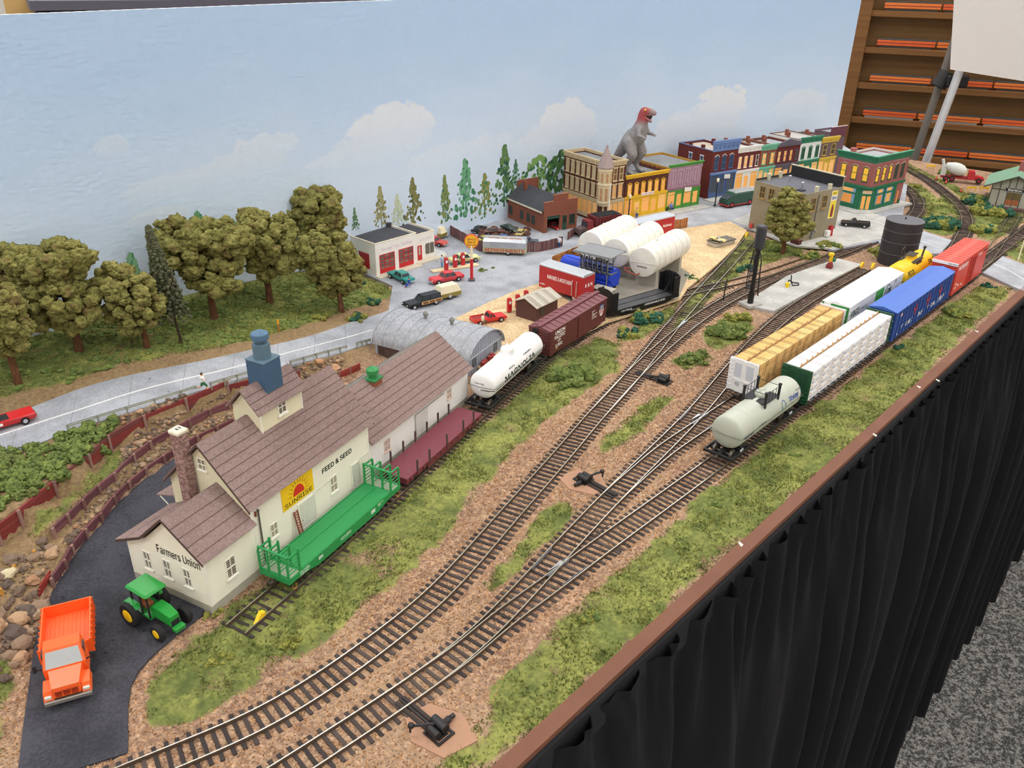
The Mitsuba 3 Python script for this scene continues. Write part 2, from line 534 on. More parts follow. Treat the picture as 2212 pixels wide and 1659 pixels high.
_F = np.vstack([np.column_stack([_q, _q + NV, _q + NV + 1]), np.column_stack([_q, _q + NV + 1, _q + 1])])
# the roads, lots and yards lie on the terrain: let it sink beneath them


def f_ground(p, n, uv):
    a = noise(p.x * 620, p.y * 620, p.z * 620)
    b = noise(p.x * 300 + 7, p.y * 300, p.z * 300)
    big = fbm(p.x * 22, p.y * 22, 3.0, 3)
    sp = cell_rand(p.x * 900, p.y * 900, p.z * 900)
    dirt = mix(lin('7d6150'), lin('b5957a'), smoothstep(.2, .85, .6 * a + .4 * b))
    dirt = mix(dirt, mi.Color3f(*lin('a98d72')), smoothstep(.45, .75, big) * .55)
    dirt = dr.select(sp > .93, dirt * 1.45, dr.select(sp < .10, dirt * .55, dirt))
    hilld = mix(lin('6f5a40'), lin('a58b68'), .6 * a + .4 * b)
    dirt = mix(dirt, hilld, uv.y)
    gn = .5 * a + .5 * b
    grass = mix(lin('5c6636'), lin('9b9c55'), smoothstep(.2, .9, .55 * gn + .45 * big))
    grass = mix(grass, mi.Color3f(*lin('46552e')), smoothstep(.5, .85, fbm(p.x * 60, p.y * 60, 1.0, 2)) * .6)
    return mix(dirt, grass, smoothstep(.25, .62, uv.x + .35 * (a - .5) + .25 * (b - .5)))


PM('ground', f_ground, 0.95, lambda p, n, uv: noise(p.x * 650, p.y * 650, p.z * 650) + .6 * noise(p.x * 300, p.y * 300, 1.0), 0.0011)
_uvg = np.column_stack([_gr, _hill])


def f_road(c0, c1):
    a0, a1 = lin(c0), lin(c1)

    def f(p, n, uv):
        t = .55 * fbm(p.x * 40, p.y * 40, 1.0, 3) + .25 * noise(p.x * 700, p.y * 700) + .2 * fbm(p.x * 9, p.y * 14, 7.0, 2)
        sp = cell_rand(p.x * 500, p.y * 500, 3)
        c = mix(a0, a1, smoothstep(.25, .75, t))
        return dr.select(sp > .9985, c * .45, c)
    return f


PM('road', f_road('8f9299', 'adb0b7'), 0.85, lambda p, n, uv: noise(p.x * 900, p.y * 900), .0002)
PM('asphalt', f_road('34343a', '4a4a52'), 0.9, lambda p, n, uv: noise(p.x * 1100, p.y * 1100), .0003)
PM('concrete', f_road('a3a3a0', 'c2c0bb'), 0.85)


def f_sand(p, n, uv):
    a = .6 * noise(p.x * 800, p.y * 800) + .4 * fbm(p.x * 60, p.y * 60, 2.0, 3)
    return mix(lin('bfa27a'), lin('e2c9a2'), smoothstep(.25, .8, a))


PM('sand', f_sand, .95, lambda p, n, uv: noise(p.x * 900, p.y * 900), .0005)
WHITE = M('e9e9e6', .7)


def slab(name, poly_, ztop, mat, label=None, thick=.003):
    gs = [poly_] if poly_.geom_type == 'Polygon' else list(poly_.geoms)
    m = cat(*[prism(list(g.exterior.coords)[:-1], ztop - thick, ztop, 'z') for g in gs])
    return setting(name, m, mat, label=label)


def stroke(pts, w, z, h=.00015):
    """a painted line on a road: plan points"""
    L = LineString([tuple(q[:2]) for q in pts]).buffer(w / 2, cap_style='flat')
    return prism(list(L.exterior.coords)[:-1], z, z + h, 'z')


# the sloping country road
_up = spline([G(*a, z) for a, b, z in ROADP], n=60)
_lo = spline([G(*b, z) for a, b, z in ROADP], n=60)
_sec = [np.array([_lo[k], _lo[k] * .0 + _up[k], _up[k] - [0, 0, .003], _lo[k] - [0, 0, .003]]) for k in range(60)]
tr = setting('road', loft(_sec), 'mat_road', label='grey two-lane road with a white centre line behind the retaining walls')
_wl = [(-40, 954, .040), (0, 940.5, .040), (177, 883.5, .040), (304, 843, .040), (481, 800, .0375), (605, 767, .031), (720, 737, .0205), (810, 712, .0085)]
_wc = spline([G(x, y, z) for x, y, z in _wl], n=50)
_t = np.gradient(_wc, axis=0)
_t /= np.linalg.norm(_t, axis=1, keepdims=True)
_s = np.column_stack([-_t[:, 1], _t[:, 0], _t[:, 0] * 0]) * .0007
tr.add('centre_line', loft([np.array([c - s + [0, 0, .0006], c + s + [0, 0, .0006], c + s - [0, 0, .0008], c - s - [0, 0, .0008]]) for c, s in zip(_wc, _s)]), WHITE)
for k in (6, 12, 18, 24, 30, 36, 42, 48):
    tr.add('joint', cat(tube([_lo[k] + [0, 0, .00005], _up[k] + [0, 0, .00005]], .0003, 4)), M('86888d', .9))
STREET = poly([(806, 745), (838, 676), (848, 617), (783, 588), (740, 560), (800, 500), (927, 470), (1100, 430), (1200, 400), (1480, 330), (1800, 300), (1960, 400), (1950, 470), (1990, 490), (1900, 520), (1800, 540), (1640, 500), (1610, 492), (1560, 500), (1400, 540), (1300, 600), (1180, 660), (1080, 730), (1000, 740), (900, 745)], .004)
SAND = poly([(950, 702), (982, 688), (1050, 655), (1112, 628), (1168, 611), (1290, 566), (1420, 508), (1485, 492), (1576, 478), (1614, 497), (1590, 532), (1540, 578), (1485, 622), (1470, 645), (1400, 668), (1310, 695), (1200, 750), (1130, 795), (1050, 808), (1000, 765)], .0046)
LOT = poly([(1580, 476), (1640, 452), (1800, 440), (1890, 462), (1985, 492), (1985, 512), (1900, 516), (1800, 537), (1720, 531), (1690, 521)], .0048)
slab('asphalt_lot', ASPHALT, .0012, 'mat_asphalt', 'dark asphalt yard curving round the cream feed mill')
slab('street', STREET, .0040, 'mat_road', 'grey town street and filling station forecourt')
slab('sand_lot', SAND, .0046, 'mat_sand', 'pale sandy lot round the white tanks and red pumps')
slab('concrete_lot', LOT, .0048, 'mat_concrete', 'pale concrete lot beside the olive grey building')
PADP = poly([(1614, 660), (1630, 640), (1700, 596), (1810, 558), (1862, 571), (1800, 602), (1672, 672)], .004)
slab('fuel_pad', PADP, .0042, 'mat_concrete', 'long pale concrete strip between two tracks with fuel pumps', .0045)
CR1 = poly([(1880, 488), (1905, 470), (1977, 493), (2056, 519), (2030, 548), (1985, 548), (1900, 525)], .0042)
CR2 = poly([(2123, 589), (2166, 553), (2240, 582), (2240, 640), (2198, 623)], .0042)
tc = Thing('crossing_road', 'pale grey road over the tracks with white centre line', None, kind='structure')
for _p in (CR1, CR2):
    tc.add('slab', prism(list(_p.exterior.coords)[:-1], -.001, .0042, 'z'), 'mat_road')
tc.add('centre_line', cat(stroke([G(1880, 477, .004), G(1925, 492, .004)], .0016, .0050), stroke([G(1972, 515, .004), G(2030, 536, .004)], .0016, .0043), stroke([G(2146, 570, .004), G(2180, 585, .004), G(2212, 604, .004)], .0016, .0043)), WHITE)
_sunk = [g.buffer(-.003) for g in (ASPHALT, STREET, LOT, SAND, PADP, CR1, CR2)] + [Polygon(np.vstack([_up[:, :2], _lo[::-1, :2]])).buffer(0).buffer(-.004)]
_ms = inside(_sunk, _XY)
_Zg = np.where(_ms, _Zg - .0032, _Zg)
_Zg = np.where(inside([LOT.buffer(-.002)], _XY), -.004, _Zg)
setting('ground', (np.column_stack([_XY, _Zg]), _F), 'mat_ground', True, uv=_uvg, label='layout ground of brown ballast, dirt and green turf')

# ------------------------------------------------------------------ the table's edge, skirt and the painted backdrop
_e0, _e1 = -0.6, 2.02


def along(u, v, z):
    q = uv2xy(np.float64(u), np.float64(v))
    return [q[0], q[1], z]


def slabuv(u0, u1, v0, v1, z0, z1):
    return hull([along(u, v, z) for u in (u0, u1) for v in (v0, v1) for z in (z0, z1)])


setting('table_deck', slabuv(_e0, _e1, .001, 1.05, -.06, -.0045), M('6b5540', .8), label='plywood deck under the layout')
PM('fascia', lambda p, n, uv: mix(lin('6a4433'), lin('7d5442'), fbm(p.x * 30, p.y * 30, p.z * 200, 3)), .55)
tf = setting('edge_board', slabuv(_e0, _e1, -.0105, .001, -.09, .0042), 'mat_fascia', label='brown painted board along the front edge of the layout')
for (_x, _y) in ((2110, 716), (1985, 836), (2026, 822), (1890, 940), (1600, 1176)):
    q = G(_x, _y, .0042)
    tf.add('paint_chip', hull([q + [math.cos(a) * .0022 * r, math.sin(a) * .004 * r, z] for a, r in zip(np.arange(7) * .9, (1, .6, 1.1, .8, .5, .9, .7)) for z in (0, .0002)]), M('cfc7c0', .7))
single('velcro_strip', slabuv(_e0, _e1, -.0135, -.0106, -.03, -.0005), M('17171b', .9), 'black fastening strip on the outer face of the brown edge board', 'strip')
rng = np.random.default_rng(7)
NS, NZ = 1500, 70
_s = np.linspace(-0.35, 2.02, NS)
_zz = np.linspace(0, 1, NZ) ** 1.5
_warp = np.cumsum(1 + 1.1 * (meshkit.fbm(np.column_stack([_s * 9, _s * 0, _s * 0]), 2) - .5)) * (_s[1] - _s[0])
_vv = np.zeros((NS, NZ))
for k, z in enumerate(_zz):
    d = z * .93
    ph = _warp + .012 * (meshkit.fbm(np.column_stack([_s * 14, np.full(NS, d * 2.2), _s * 0]), 2) - .5) * min(1, d * 6)
    fine = meshkit.fbm(np.column_stack([ph * 150, np.full(NS, d * 22), _s * 0]), 2) - .5
    a1 = .010 * math.exp(-d / .035) + .002
    big = np.sin(ph * 2 * np.pi / .062 + 1.4 * np.sin(ph * 17)) * .5 + .35 * np.sin(ph * 2 * np.pi / .105 + 2)
    mid = np.sin(ph * 2 * np.pi / .027 + 2 * np.sin(ph * 23))
    _vv[:, k] = .016 + fine * a1 + mid * .0055 * math.exp(-((d - .05) / .09) ** 2) + (big + .75) * (.001 + .027 * (1 - math.exp(-(d / .16) ** 1.6)))
_XYc = uv2xy(_s, np.zeros(NS))
_Vc = np.stack([_XYc[:, None, 0] - EN[0] * _vv, _XYc[:, None, 1] - EN[1] * _vv, np.broadcast_to(-.006 - _zz * .935 - .004 * np.sin(_s * 40)[:, None] * _zz, (NS, NZ))], -1).reshape(-1, 3)
_i, _j = np.meshgrid(np.arange(NS - 1), np.arange(NZ - 1), indexing='ij')
_q = (_i * NZ + _j).ravel()
_Fc = np.vstack([np.column_stack([_q, _q + 1, _q + NZ + 1]), np.column_stack([_q, _q + NZ + 1, _q + NZ])])
scene['mat_velvet'] = {'type': 'twosided', 'bsdf': {'type': 'principled', 'base_color': {'type': 'rgb', 'value': lin('1e1e20')}, 'roughness': .9, 'specular': .1, 'sheen': .35}}
single('table_skirt', (_Vc, _Fc), 'mat_velvet', 'gathered black cloth skirt hanging from the brown edge board to the carpet', 'table skirt', smooth=True)

BDP = spline([(-.80, .36), (-.69, .58), (-.555, .80), (-.425, .995), (-.235, 1.265), (-.04, 1.505), (.085, 1.64), (.33, 1.82), (.66, 2.03), (.79, 2.10)], step=.01)
_bs = np.r_[0, np.cumsum(np.linalg.norm(np.diff(BDP, axis=0), axis=1))]
_bt = np.gradient(BDP, axis=0)
_bt /= np.linalg.norm(_bt, axis=1, keepdims=True)
_bn = np.column_stack([_bt[:, 1], -_bt[:, 0]])           # towards the camera


def bd(px, py):
    """arc length and height at which the backdrop stands behind a pixel"""
    d = ray(px, py)
    c = np.arctan2(BDP[:, 0], BDP[:, 1])
    s = np.interp(math.atan2(d[0], d[1]), c, _bs)
    q = np.array([np.interp(s, _bs, BDP[:, 0]), np.interp(s, _bs, BDP[:, 1])])
    t = (q @ d[:2]) / (d[:2] @ d[:2])
    return s, t * d[2] + H


def bdpt(s, z, off):
    s = np.asarray(s, float)
    x = np.interp(s, _bs, BDP[:, 0]) + off * np.interp(s, _bs, _bn[:, 0])
    y = np.interp(s, _bs, BDP[:, 1]) + off * np.interp(s, _bs, _bn[:, 1])
    return np.column_stack([x, y, np.broadcast_to(z, x.shape)])


CL = []
for _x, _y, _rx, _ry, _w in ((850, 282, 95, 62, .9), (800, 330, 120, 40, .5), (575, 325, 75, 40, .5), (520, 360, 110, 35, .4), (240, 320, 45, 28, .35), (1225, 262, 62, 50, .9), (1200, 300, 90, 40, .5), (1560, 235, 55, 55, 1.), (1500, 280, 90, 45, .55), (1730, 230, 60, 40, .5), (345, 470, 70, 22, .4), (380, 400, 110, 30, .3), (1000, 330, 120, 30, .35)):
    s0, z0 = bd(_x, _y)
    s1, _ = bd(_x + _rx, _y)
    _, z1 = bd(_x, _y - _ry)
    CL.append((s0, z0, abs(s1 - s0), abs(z1 - z0), _w))
BT = .384


def f_sky(p, n, uv):
    t = dr.clip(uv.y / BT, 0, 1)
    c = mix(lin('d3e2f4'), lin('b5cfee'), smoothstep(.2, .95, t + .15 * (fbm(uv.x * 9, uv.y * 22, 1.0, 2) - .5)))
    k = mi.Float(0)
    for s0, z0, a, b, w in CL:
        x, y = (uv.x - s0) / a, (uv.y - z0) / b
        e = x * x + y * y + 1.3 * (fbm(uv.x * 55, uv.y * 75, s0 * 10, 3) - .5)
        top = smoothstep(1.05, .72, e)
        k = dr.maximum(k, w * top * smoothstep(-1.1, .55, y))
    c = mix(c, mi.Color3f(*lin('e6e9ee')), dr.minimum(k, 1) * .8)
    sp = noise(uv.x * 300, uv.y * 300)
    return c * (.985 + .03 * sp)


PM('sky', f_sky, .55, lambda p, n, uv: noise(uv.x * 180, uv.y * 420), .00025, spec=.3)
_off = np.array([0, -.006])
nb = len(BDP)
zs = np.linspace(-.02, BT, 12)
V = np.vstack([bdpt(_bs, z, 0) for z in zs])
UVb = np.vstack([np.column_stack([_bs, np.full(nb, z)]) for z in zs])
_i, _j = np.meshgrid(np.arange(11), np.arange(nb - 1), indexing='ij')
_q = (_i * nb + _j).ravel()
_F1 = np.vstack([np.column_stack([_q, _q + 1, _q + nb + 1]), np.column_stack([_q, _q + nb + 1, _q + nb])])
tb = Thing('backdrop', 'tall pale blue backdrop board painted with sky, clouds and trees behind the layout', 'backdrop')
tb.add('painted_face', (V, _F1), 'mat_sky', True, uv=UVb)
tb.add('panel', loft([np.array([bdpt([s], -.02, -.0003)[0], bdpt([s], BT, -.0003)[0], bdpt([s], BT, -.007)[0], bdpt([s], -.02, -.007)[0]]) for s in _bs]), M('eef3f8', .6))


def painted_tree(px, top, bot, w, dark, light, seed, conifer=True):
    r = np.random.default_rng(seed)
    s0, zt = bd(px, top)
    _, zb = bd(px, bot)
    sw = abs(bd(px + w / 2, bot)[0] - s0)
    h = zt - zb
    for nm, colr, n, off in (('painted_leaves', dark, 90, .0002), ('painted_highlights', light, 60, .0004)):
        P, F = [], []
        for k in range(n):
            t = r.random() ** .8
            wid = sw * ((1 - t) * (.75 + .25 * math.sin(t * 34)) + .04 if conifer else math.sqrt(max(0, 1 - (2 * t - .95) ** 2)) * .95 + .05)
            s = s0 + wid * (r.random() * 2 - 1)
            z = zb + t * h
            a = h * r.uniform(.020, .045) if conifer else h * r.uniform(.03, .06)
            b = a * r.uniform(.7, 1.5)
            tilt = r.uniform(-.5, .5)
            an = np.arange(7) * 2 * np.pi / 7
            ex, ez = a * np.cos(an), b * np.sin(an)
            ss, zz_ = s + ex * math.cos(tilt) - ez * math.sin(tilt), z + ex * math.sin(tilt) + ez * math.cos(tilt)
            P.append(np.column_stack([bdpt(ss, 0, off)[:, :2], zz_]))
            F.append(np.array([[0, i, i + 1] for i in range(1, 6)]) + 7 * k)
        if nm == 'painted_leaves' and conifer:
            an = np.array([[s0 - sw * .05, zb], [s0 + sw * .05, zb], [s0, zt]])
            P.append(bdpt(an[:, 0], 0, off) * [1, 1, 0] + np.column_stack([an[:, 0] * 0, an[:, 0] * 0, an[:, 1]]))
            F.append(np.array([[0, 1, 2]]) + 7 * n)
        tb.add(nm, (np.vstack(P), np.vstack(F)), M(colr, .6))


for _k, _a in enumerate([
        (820, 405, 492, 56, '77764f', '9d9968', True), (857, 420, 488, 50, 'a9b99c', 'c3cdae', True), (890, 386, 486, 66, '545d38', '7d7c4a', True), (765, 450, 498, 28, '41643f', '5f8455', True),
        (1005, 345, 470, 78, '3f7d5a', '6aa57c', True), (1047, 377, 470, 66, '4d7a4c', '8a8d4d', True), (1090, 316, 446, 66, '2f5b3f', '5a7f4b', True), (1114, 345, 402, 24, '35614a', '4d7a59', True),
        (1165, 338, 432, 70, '3d7248', '7aa25c', False), (1213, 326, 440, 60, '2d5134', '4c7743', False), (425, 456, 500, 34, '4b8a5b', '6aa673', False), (345, 488, 585, 70, '3f7350', '63966a', True), (280, 550, 660, 70, '58966a', '86b68d', False),
        (255, 600, 700, 60, '6fa184', '9cc3a2', False), (70, 640, 720, 70, '3d5a45', '5d7a5c', False), (3, 560, 640, 14, '5c6a62', '7d8a80', True), (505, 478, 520, 26, '6aa673', '8dbd92', False), (640, 470, 600, 40, '9aa2a6', 'a9b3b8', False), (960, 380, 480, 40, '49724c', '7d8a4d', True)]):
    painted_tree(_a[0], _a[1], _a[2], _a[3], _a[4], _a[5], 100 + _k, _a[6])
# ------------------------------------------------------------------ railroad tracks
HG = .0092                                   # half the distance between the rails
RT = .0034                                   # rail top
TIEM = [M(c, .9) for c in ('443a37', '3a3230', '4e443f', '352d2c')]
RAILM, HEADM = M('5b4a3c', .6, .3), M('d9d6c8', .28, .9)
TIES = {k: shared(B(-.00135, .00135, -w / 2, w / 2, -.0012, .0010, .0002)) for k, w in (('n', .0315), ('b', .0315))}


def px_uv(pts, z=RT):
    q = np.array([G(x, y, z)[:2] for x, y in pts])
    return np.column_stack(xy2uv(q[:, 0], q[:, 1]))


def offset(c, d):
    t = np.gradient(c, axis=0)
    t /= np.linalg.norm(t, axis=1, keepdims=True)
    return c + d * np.column_stack([-t[:, 1], t[:, 0]])


def centre(pts, side, step=.004, uv=False):
    """track centre line from the pixels of its left (+1) or right (-1) rail, or from layout (u,v) of the centre (0)"""
    q = np.asarray(pts, float) if uv else px_uv(pts)
    c = spline(uv2xy(1, 0) * 0 + np.array([uv2xy(a, b) for a, b in q]), step)
    return offset(c, -side * HG) if side else c


def smoothc(c, n=9):
    k = np.ones(n) / n
    p = np.vstack([np.repeat(c[:1], n // 2, 0) + (np.arange(n // 2)[:, None] - n // 2) * (c[1] - c[0]), c, np.repeat(c[-1:], n // 2, 0) + (np.arange(n // 2)[:, None] + 1) * (c[-1] - c[-2])])
    return np.column_stack([np.convolve(p[:, k_], k, 'valid') for k_ in (0, 1)])


RW, RHW = .00055, .00042


def rail_mesh(c, w0, w1, z0, z1):
    t = np.gradient(c, axis=0)
    t /= np.linalg.norm(t, axis=1, keepdims=True)
    n = np.column_stack([-t[:, 1], t[:, 0]])
    return loft([np.array([[*(p - m * w0), z0], [*(p + m * w0), z0], [*(p + m * w1), z1], [*(p - m * w1), z1]]) for p, m in zip(c, n)])


def track(label, c, other=(), rails=(1, -1), tie0=0., tie1=1e9, spacing=.0069, skip=(), head=HEADM, ties=True, seed=1):
    """other: centre lines of diverging tracks whose ties this track carries; skip: centre lines whose ties serve here"""
    r = random.Random(seed)
    t = Thing('railroad_track', label, 'track')
    for s in rails:
        k = t.add('rail', rail_mesh(offset(c, s * HG), RW, RW * .8, .0006, RT - .0003), RAILM)
        t.add('rail_head', rail_mesh(offset(c, s * HG), RHW, RHW, RT - .0003, RT), head, sub=k)
    if not ties:
        return t
    d = np.r_[0, np.cumsum(np.linalg.norm(np.diff(c, axis=0), axis=1))]
    tg = np.gradient(c, axis=0)
    ot = [cKDTree(o) for o in other]
    sk = [cKDTree(o) for o in skip]
    s, n = max(.002, tie0), 0
    while s < min(d[-1], tie1) and n < 299:
        p = np.array([np.interp(s, d, c[:, 0]), np.interp(s, d, c[:, 1])])
        g = np.array([np.interp(s, d, tg[:, 0]), np.interp(s, d, tg[:, 1])])
        g /= np.linalg.norm(g)
        nn = np.array([-g[1], g[0]])
        s += spacing
        if any(k.query(p)[0] < .026 for k in sk):
            continue
        lo, hi = -.0158, .0158
        for k, o in zip(ot, other):
            dd, i = k.query(p)
            if dd < .0262:
                e = (o[i] - p) @ nn
                lo, hi = min(lo, e - .0158), max(hi, e + .0158)
        m = np.eye(4)
        w = (hi - lo) / .0315
        a = math.atan2(g[1], g[0]) + r.uniform(-.03, .03)
        m[:3, :3] = [[math.cos(a), -math.sin(a) * w, 0], [math.sin(a), math.cos(a) * w, 0], [0, 0, 1]]
        m[:3, 3] = [*(p + nn * ((lo + hi) / 2 + r.uniform(-.0005, .0005))), r.uniform(-.0001, .0001)]
        key = t.add('tie', TIES['n'], r.choice(TIEM))
        scene[key]['to_world'] = T4(UP @ m)
        n += 1
    return t


C2 = smoothc(centre([(60, 1722), (150, 1697), (252, 1657), (441, 1580), (511, 1550), (640, 1481), (789.7, 1380), (899, 1294), (991.7, 1202.8), (1060, 1126.6), (1175, 1000), (1270, 892), (1358, 799), (1463.8, 706.5), (1539.4, 654.5), (1608.7, 618.3), (1655.6, 598), (1737.5, 568), (1790, 548), (1832, 532), (1879, 510), (1930, 485), (1958, 468), (1974, 447), (1972, 427), (1950, 404), (1915, 385)], 1))
CS = smoothc(centre([(1270, 892), (1320, 840), (1358, 798), (1405, 741), (1457.5, 678), (1567.7, 560), (1608.9, 513.4)], 1))
C1 = smoothc(centre([(529, 1367.4), (632.9, 1275.8), (866, 1066.6), (1051, 894), (1140.5, 818.7), (1277.5, 711.5), (1350, 678), (1463.8, 641.9), (1615, 607), (1700, 582), (1770, 557)], -1))
C5 = smoothc(centre([(440, 1742), (580.7, 1656.6), (728.8, 1562.5), (836.7, 1493.3), (1002.7, 1370), (1123, 1252), (1277.7, 1089.9), (1389, 980.6), (1483.5, 887.7), (1564.6, 794.6), (1605.5, 749), (1672, 686), (1731, 643.8), (1800, 605), (1857, 574.5)], 1))
_q5 = np.column_stack(xy2uv(C5[:, 0], C5[:, 1]))
_at = lambda u: float(np.interp(u, _q5[:, 0], _q5[:, 1]))
C4 = smoothc(centre([(u, _at(u)) for u in (-.055, -.02, .02)] + [(.05, _at(.05) - .0015), (.09, .0835), (.14, .0835), (.2, .0835), (.3, .0825), (.45, .0817), (.7, .0815), (1.0, .0817), (1.3, .0817), (1.6, .0817), (1.95, .0817)], 0, uv=True))
C3 = smoothc(centre([(u, _at(u)) for u in (.20, .24, .28)] + [(.33, _at(.33) - .002), (.38, .1305), (.44, .1312), (.53, .1312), (.7, .1312), (.9, .1312), (1.1, .1312), (1.25, .1345)] + [tuple(x + np.array([.004, -.008])) for x in px_uv([(2064, 514), (2077, 485), (2077.4, 467.8), (2065, 445), (2035, 415.7), (1995, 386), (1959.7, 365.6), (1935, 352)])], 0, uv=True))
track('main track curving from the lower left past the brown switch to the road crossing', C2, other=[CS], seed=2)
track('mill siding track with half buried ties under the five parked cars', C1, skip=[C2], tie1=.94, seed=3)
track('short stub siding with weeds running to the yellow bumper beside the sandy lot', CS, skip=[C2], seed=4)
track('yard track from the bottom edge to the concrete fuel strip', C5, other=[C4, C3], seed=5)
track('outer yard track nearest the table edge under the grey tank car and red boxcar', C4, skip=[C5], seed=6)
track('inner yard track under the tan lumber car curving away behind the red boxcar', C3, skip=[C5], seed=7)
CX = smoothc(centre([(1.20, .0817), (1.26, .0825), (1.34, .090), (1.45, .1035), (1.6, .124), (1.9, .165)], 0, uv=True))
track('track branching at the far right beyond the red boxcar', CX, skip=[C4], seed=8)
# frogs, guard rails and switch points
tp = Thing('turnout_frog', 'silver frog and guard rails where the two front tracks part', 'track frog')


def turnout(label, a, b, frogpx, name='turnout_frog'):
    t = Thing(name, label, 'track frog')
    f = G(*frogpx, RT)[:2]
    for nm, c, sgn in (('wing_rail', a, 1), ('wing_rail', b, -1)):
        d = np.linalg.norm(c - f, axis=1)
        for cc in (offset(c, HG), offset(c, -HG)):
            dd = np.linalg.norm(cc - f, axis=1)
            if dd.min() < .004:
                i = int(dd.argmin())
                seg = cc[max(0, i - 4):i + 4]
                t.add(nm, rail_mesh(offset(seg, sgn * .0013), .0004, .0004, .001, RT), M('8f949b', .3, .9))
            else:
                i = int(dd.argmin())
                seg = offset(cc[max(0, i - 4):i + 5], -.0014 * np.sign(((c[np.linalg.norm(c - f, axis=1).argmin()] - cc[i]) @ np.array([-(cc[i + 1] - cc[i])[1], (cc[i + 1] - cc[i])[0]]))) * -1)
                t.add('guard_rail', rail_mesh(seg, .0004, .0004, .001, RT), M('7d7a80', .4, .8))
    g = b[np.linalg.norm(b - f, axis=1).argmin() + 1] - b[np.linalg.norm(b - f, axis=1).argmin()]
    g = g / np.linalg.norm(g)
    n = np.array([-g[1], g[0]])
    t.add('frog', prism([tuple(f - g * .010), tuple(f + g * .008 + n * .0017), tuple(f + g * .008 - n * .0017)], .001, RT + .0001, 'z'), M('c9ccd0', .3, .9))
    return t


del labels[tp.key]
_COUNT['turnout_frog'] = 0
_COUNT_USED.discard('turnout_frog')
turnout('silver frog and guard rails where the two front tracks part', C5, C4, (1200, 1222))
turnout('silver frog beside the end of the tan lumber car', C5, C3, (1503, 900))
turnout('silver frog where the weedy stub siding leaves the main track', CS, C2, (1474, 697))


def switch_stand(label, px, az, base):
    t = Thing('switch_stand', label, 'switch stand', G(*px), az)
    K = M('1d1c1e', .45)
    if base:
        t.add('base_pad', prism([(-.026, -.014), (-.004, -.021), (.018, -.012), (.022, .006), (.004, .016), (-.020, .010)], -.0005, .0008, 'z'), M('a9826a', .9))
    t.add('headblock_tie', cat(B(-.002, .034, -.0045, -.0018, 0, .0022, .0003), B(-.002, .034, .0018, .0045, 0, .0022, .0003)), TIEM[1])
    t.add('throw_rod', B(.004, .034, -.0008, .0008, .0015, .0025), K)
    t.add('frame', cat(B(-.012, .003, -.007, -.0055, .0008, .0022), B(-.012, .003, .0055, .007, .0008, .0022), B(-.012, -.0105, -.007, .007, .0008, .0022), B(.0015, .003, -.007, .007, .0008, .0022), B(-.009, .001, -.004, .004, .0008, .0016)), K)
    t.add('motor', cat(cyl([-.008, -.003, .0052], [.004, -.003, .0052], .0033, 12), cyl([-.008, .0035, .0045], [.002, .0035, .0045], .0026, 12), B(-.005, .002, -.004, .004, .001, .004, .0005)), K, 40)
    t.add('lever', cat(tube([[.000, .000, .006], [.004, .008, .0085], [.007, .013, .0095]], .0010, 6), ball([.007, .013, .0098], .0022, 2), cyl([.0075, .0135, .0095], [.0075, .0135, .004], .0008, 6)), K, 40)
    t.add('bracket', cat(B(-.004, .000, -.012, -.006, .001, .0045, .0006), cyl([-.002, -.012, .003], [-.002, -.0155, .003], .0016, 8)), K)
    return t


switch_stand('black switch stand on a bare pink pad near the bottom edge', (938, 1578), E_AZ + 90 + 180, True)
switch_stand('black switch stand on a pinkish pad between the two yard tracks and the main track', (1268, 1042), E_AZ + 92, True)
switch_stand('black switch stand lying on bare ballast by the main track switch', (1428, 824), E_AZ - 95, False)
for _p, _az, _l in (((1612, 508), 30, 'yellow wheel stop at the end of the weedy stub siding'), ((1861, 573), E_AZ, 'yellow wheel stop at the end of the fuel strip track'), ((558, 1338), 28, 'yellow wheel stop on the rail end in front of the mill'), ((1885, 575), E_AZ, 'yellow wheel stop half hidden behind the white boxcar')):
    t = Thing('wheel_stop', _l, 'wheel stop', G(*_p, .0034), _az)
    Y = M('f0c419', .5)
    t.add('casting', cat(prism([(-.004, -.0034), (.0065, -.0034), (.0065, .0025), (.005, .0045), (.003, .0045), (-.004, -.0015)], -.0013, .0013, 'y'), B(.003, .0062, -.002, .002, .001, .0042, .0005)), Y)
    t.add('brace', cyl([-.004, .001, -.002], [.004, .002, .0045], .0006, 6), Y)
# ------------------------------------------------------------------ rail cars: local x along the track away from the camera, local -y the side that faces the table edge
BLK, DKM = M('1b1b1d', .5), M('26241f', .6)
_wh = lathe([(.0003, -.0013), (.0057, -.0013), (.0063, -.0009), (.0063, -.0002), (.0055, .0000), (.0054, .0015), (.0003, .0016)], 16, axis='y')
WHEELSET = shared(cat(mv(_wh, 0, .0090, 0), mv(sc(_wh, 1, -1, 1), 0, -.0090, 0), cyl([0, -.009, 0], [0, .009, 0], .0011, 6)), 40)
_sf = [prism([(-.0135, .0052), (-.0135, .0078), (-.006, .0098), (.006, .0098), (.0135, .0078), (.0135, .0052), (.010, .0050), (.005, .0022), (-.005, .0022), (-.010, .0050)], s * .0115, s * .0133, 'y') for s in (1, -1)]
TRUCK = shared(cat(_sf, [B(-.0028, .0028, -.0128, .0128, .0062, .0098)], [cyl([x, s * .0115, .0062], [x, s * .0145, .0062], .0017, 8) for x in (-.0105, .0105) for s in (1, -1)], [cyl([x, s * .0126, .003], [x, s * .0126, .0062], .0011, 6) for x in (-.0016, .0016) for s in (1, -1)]))
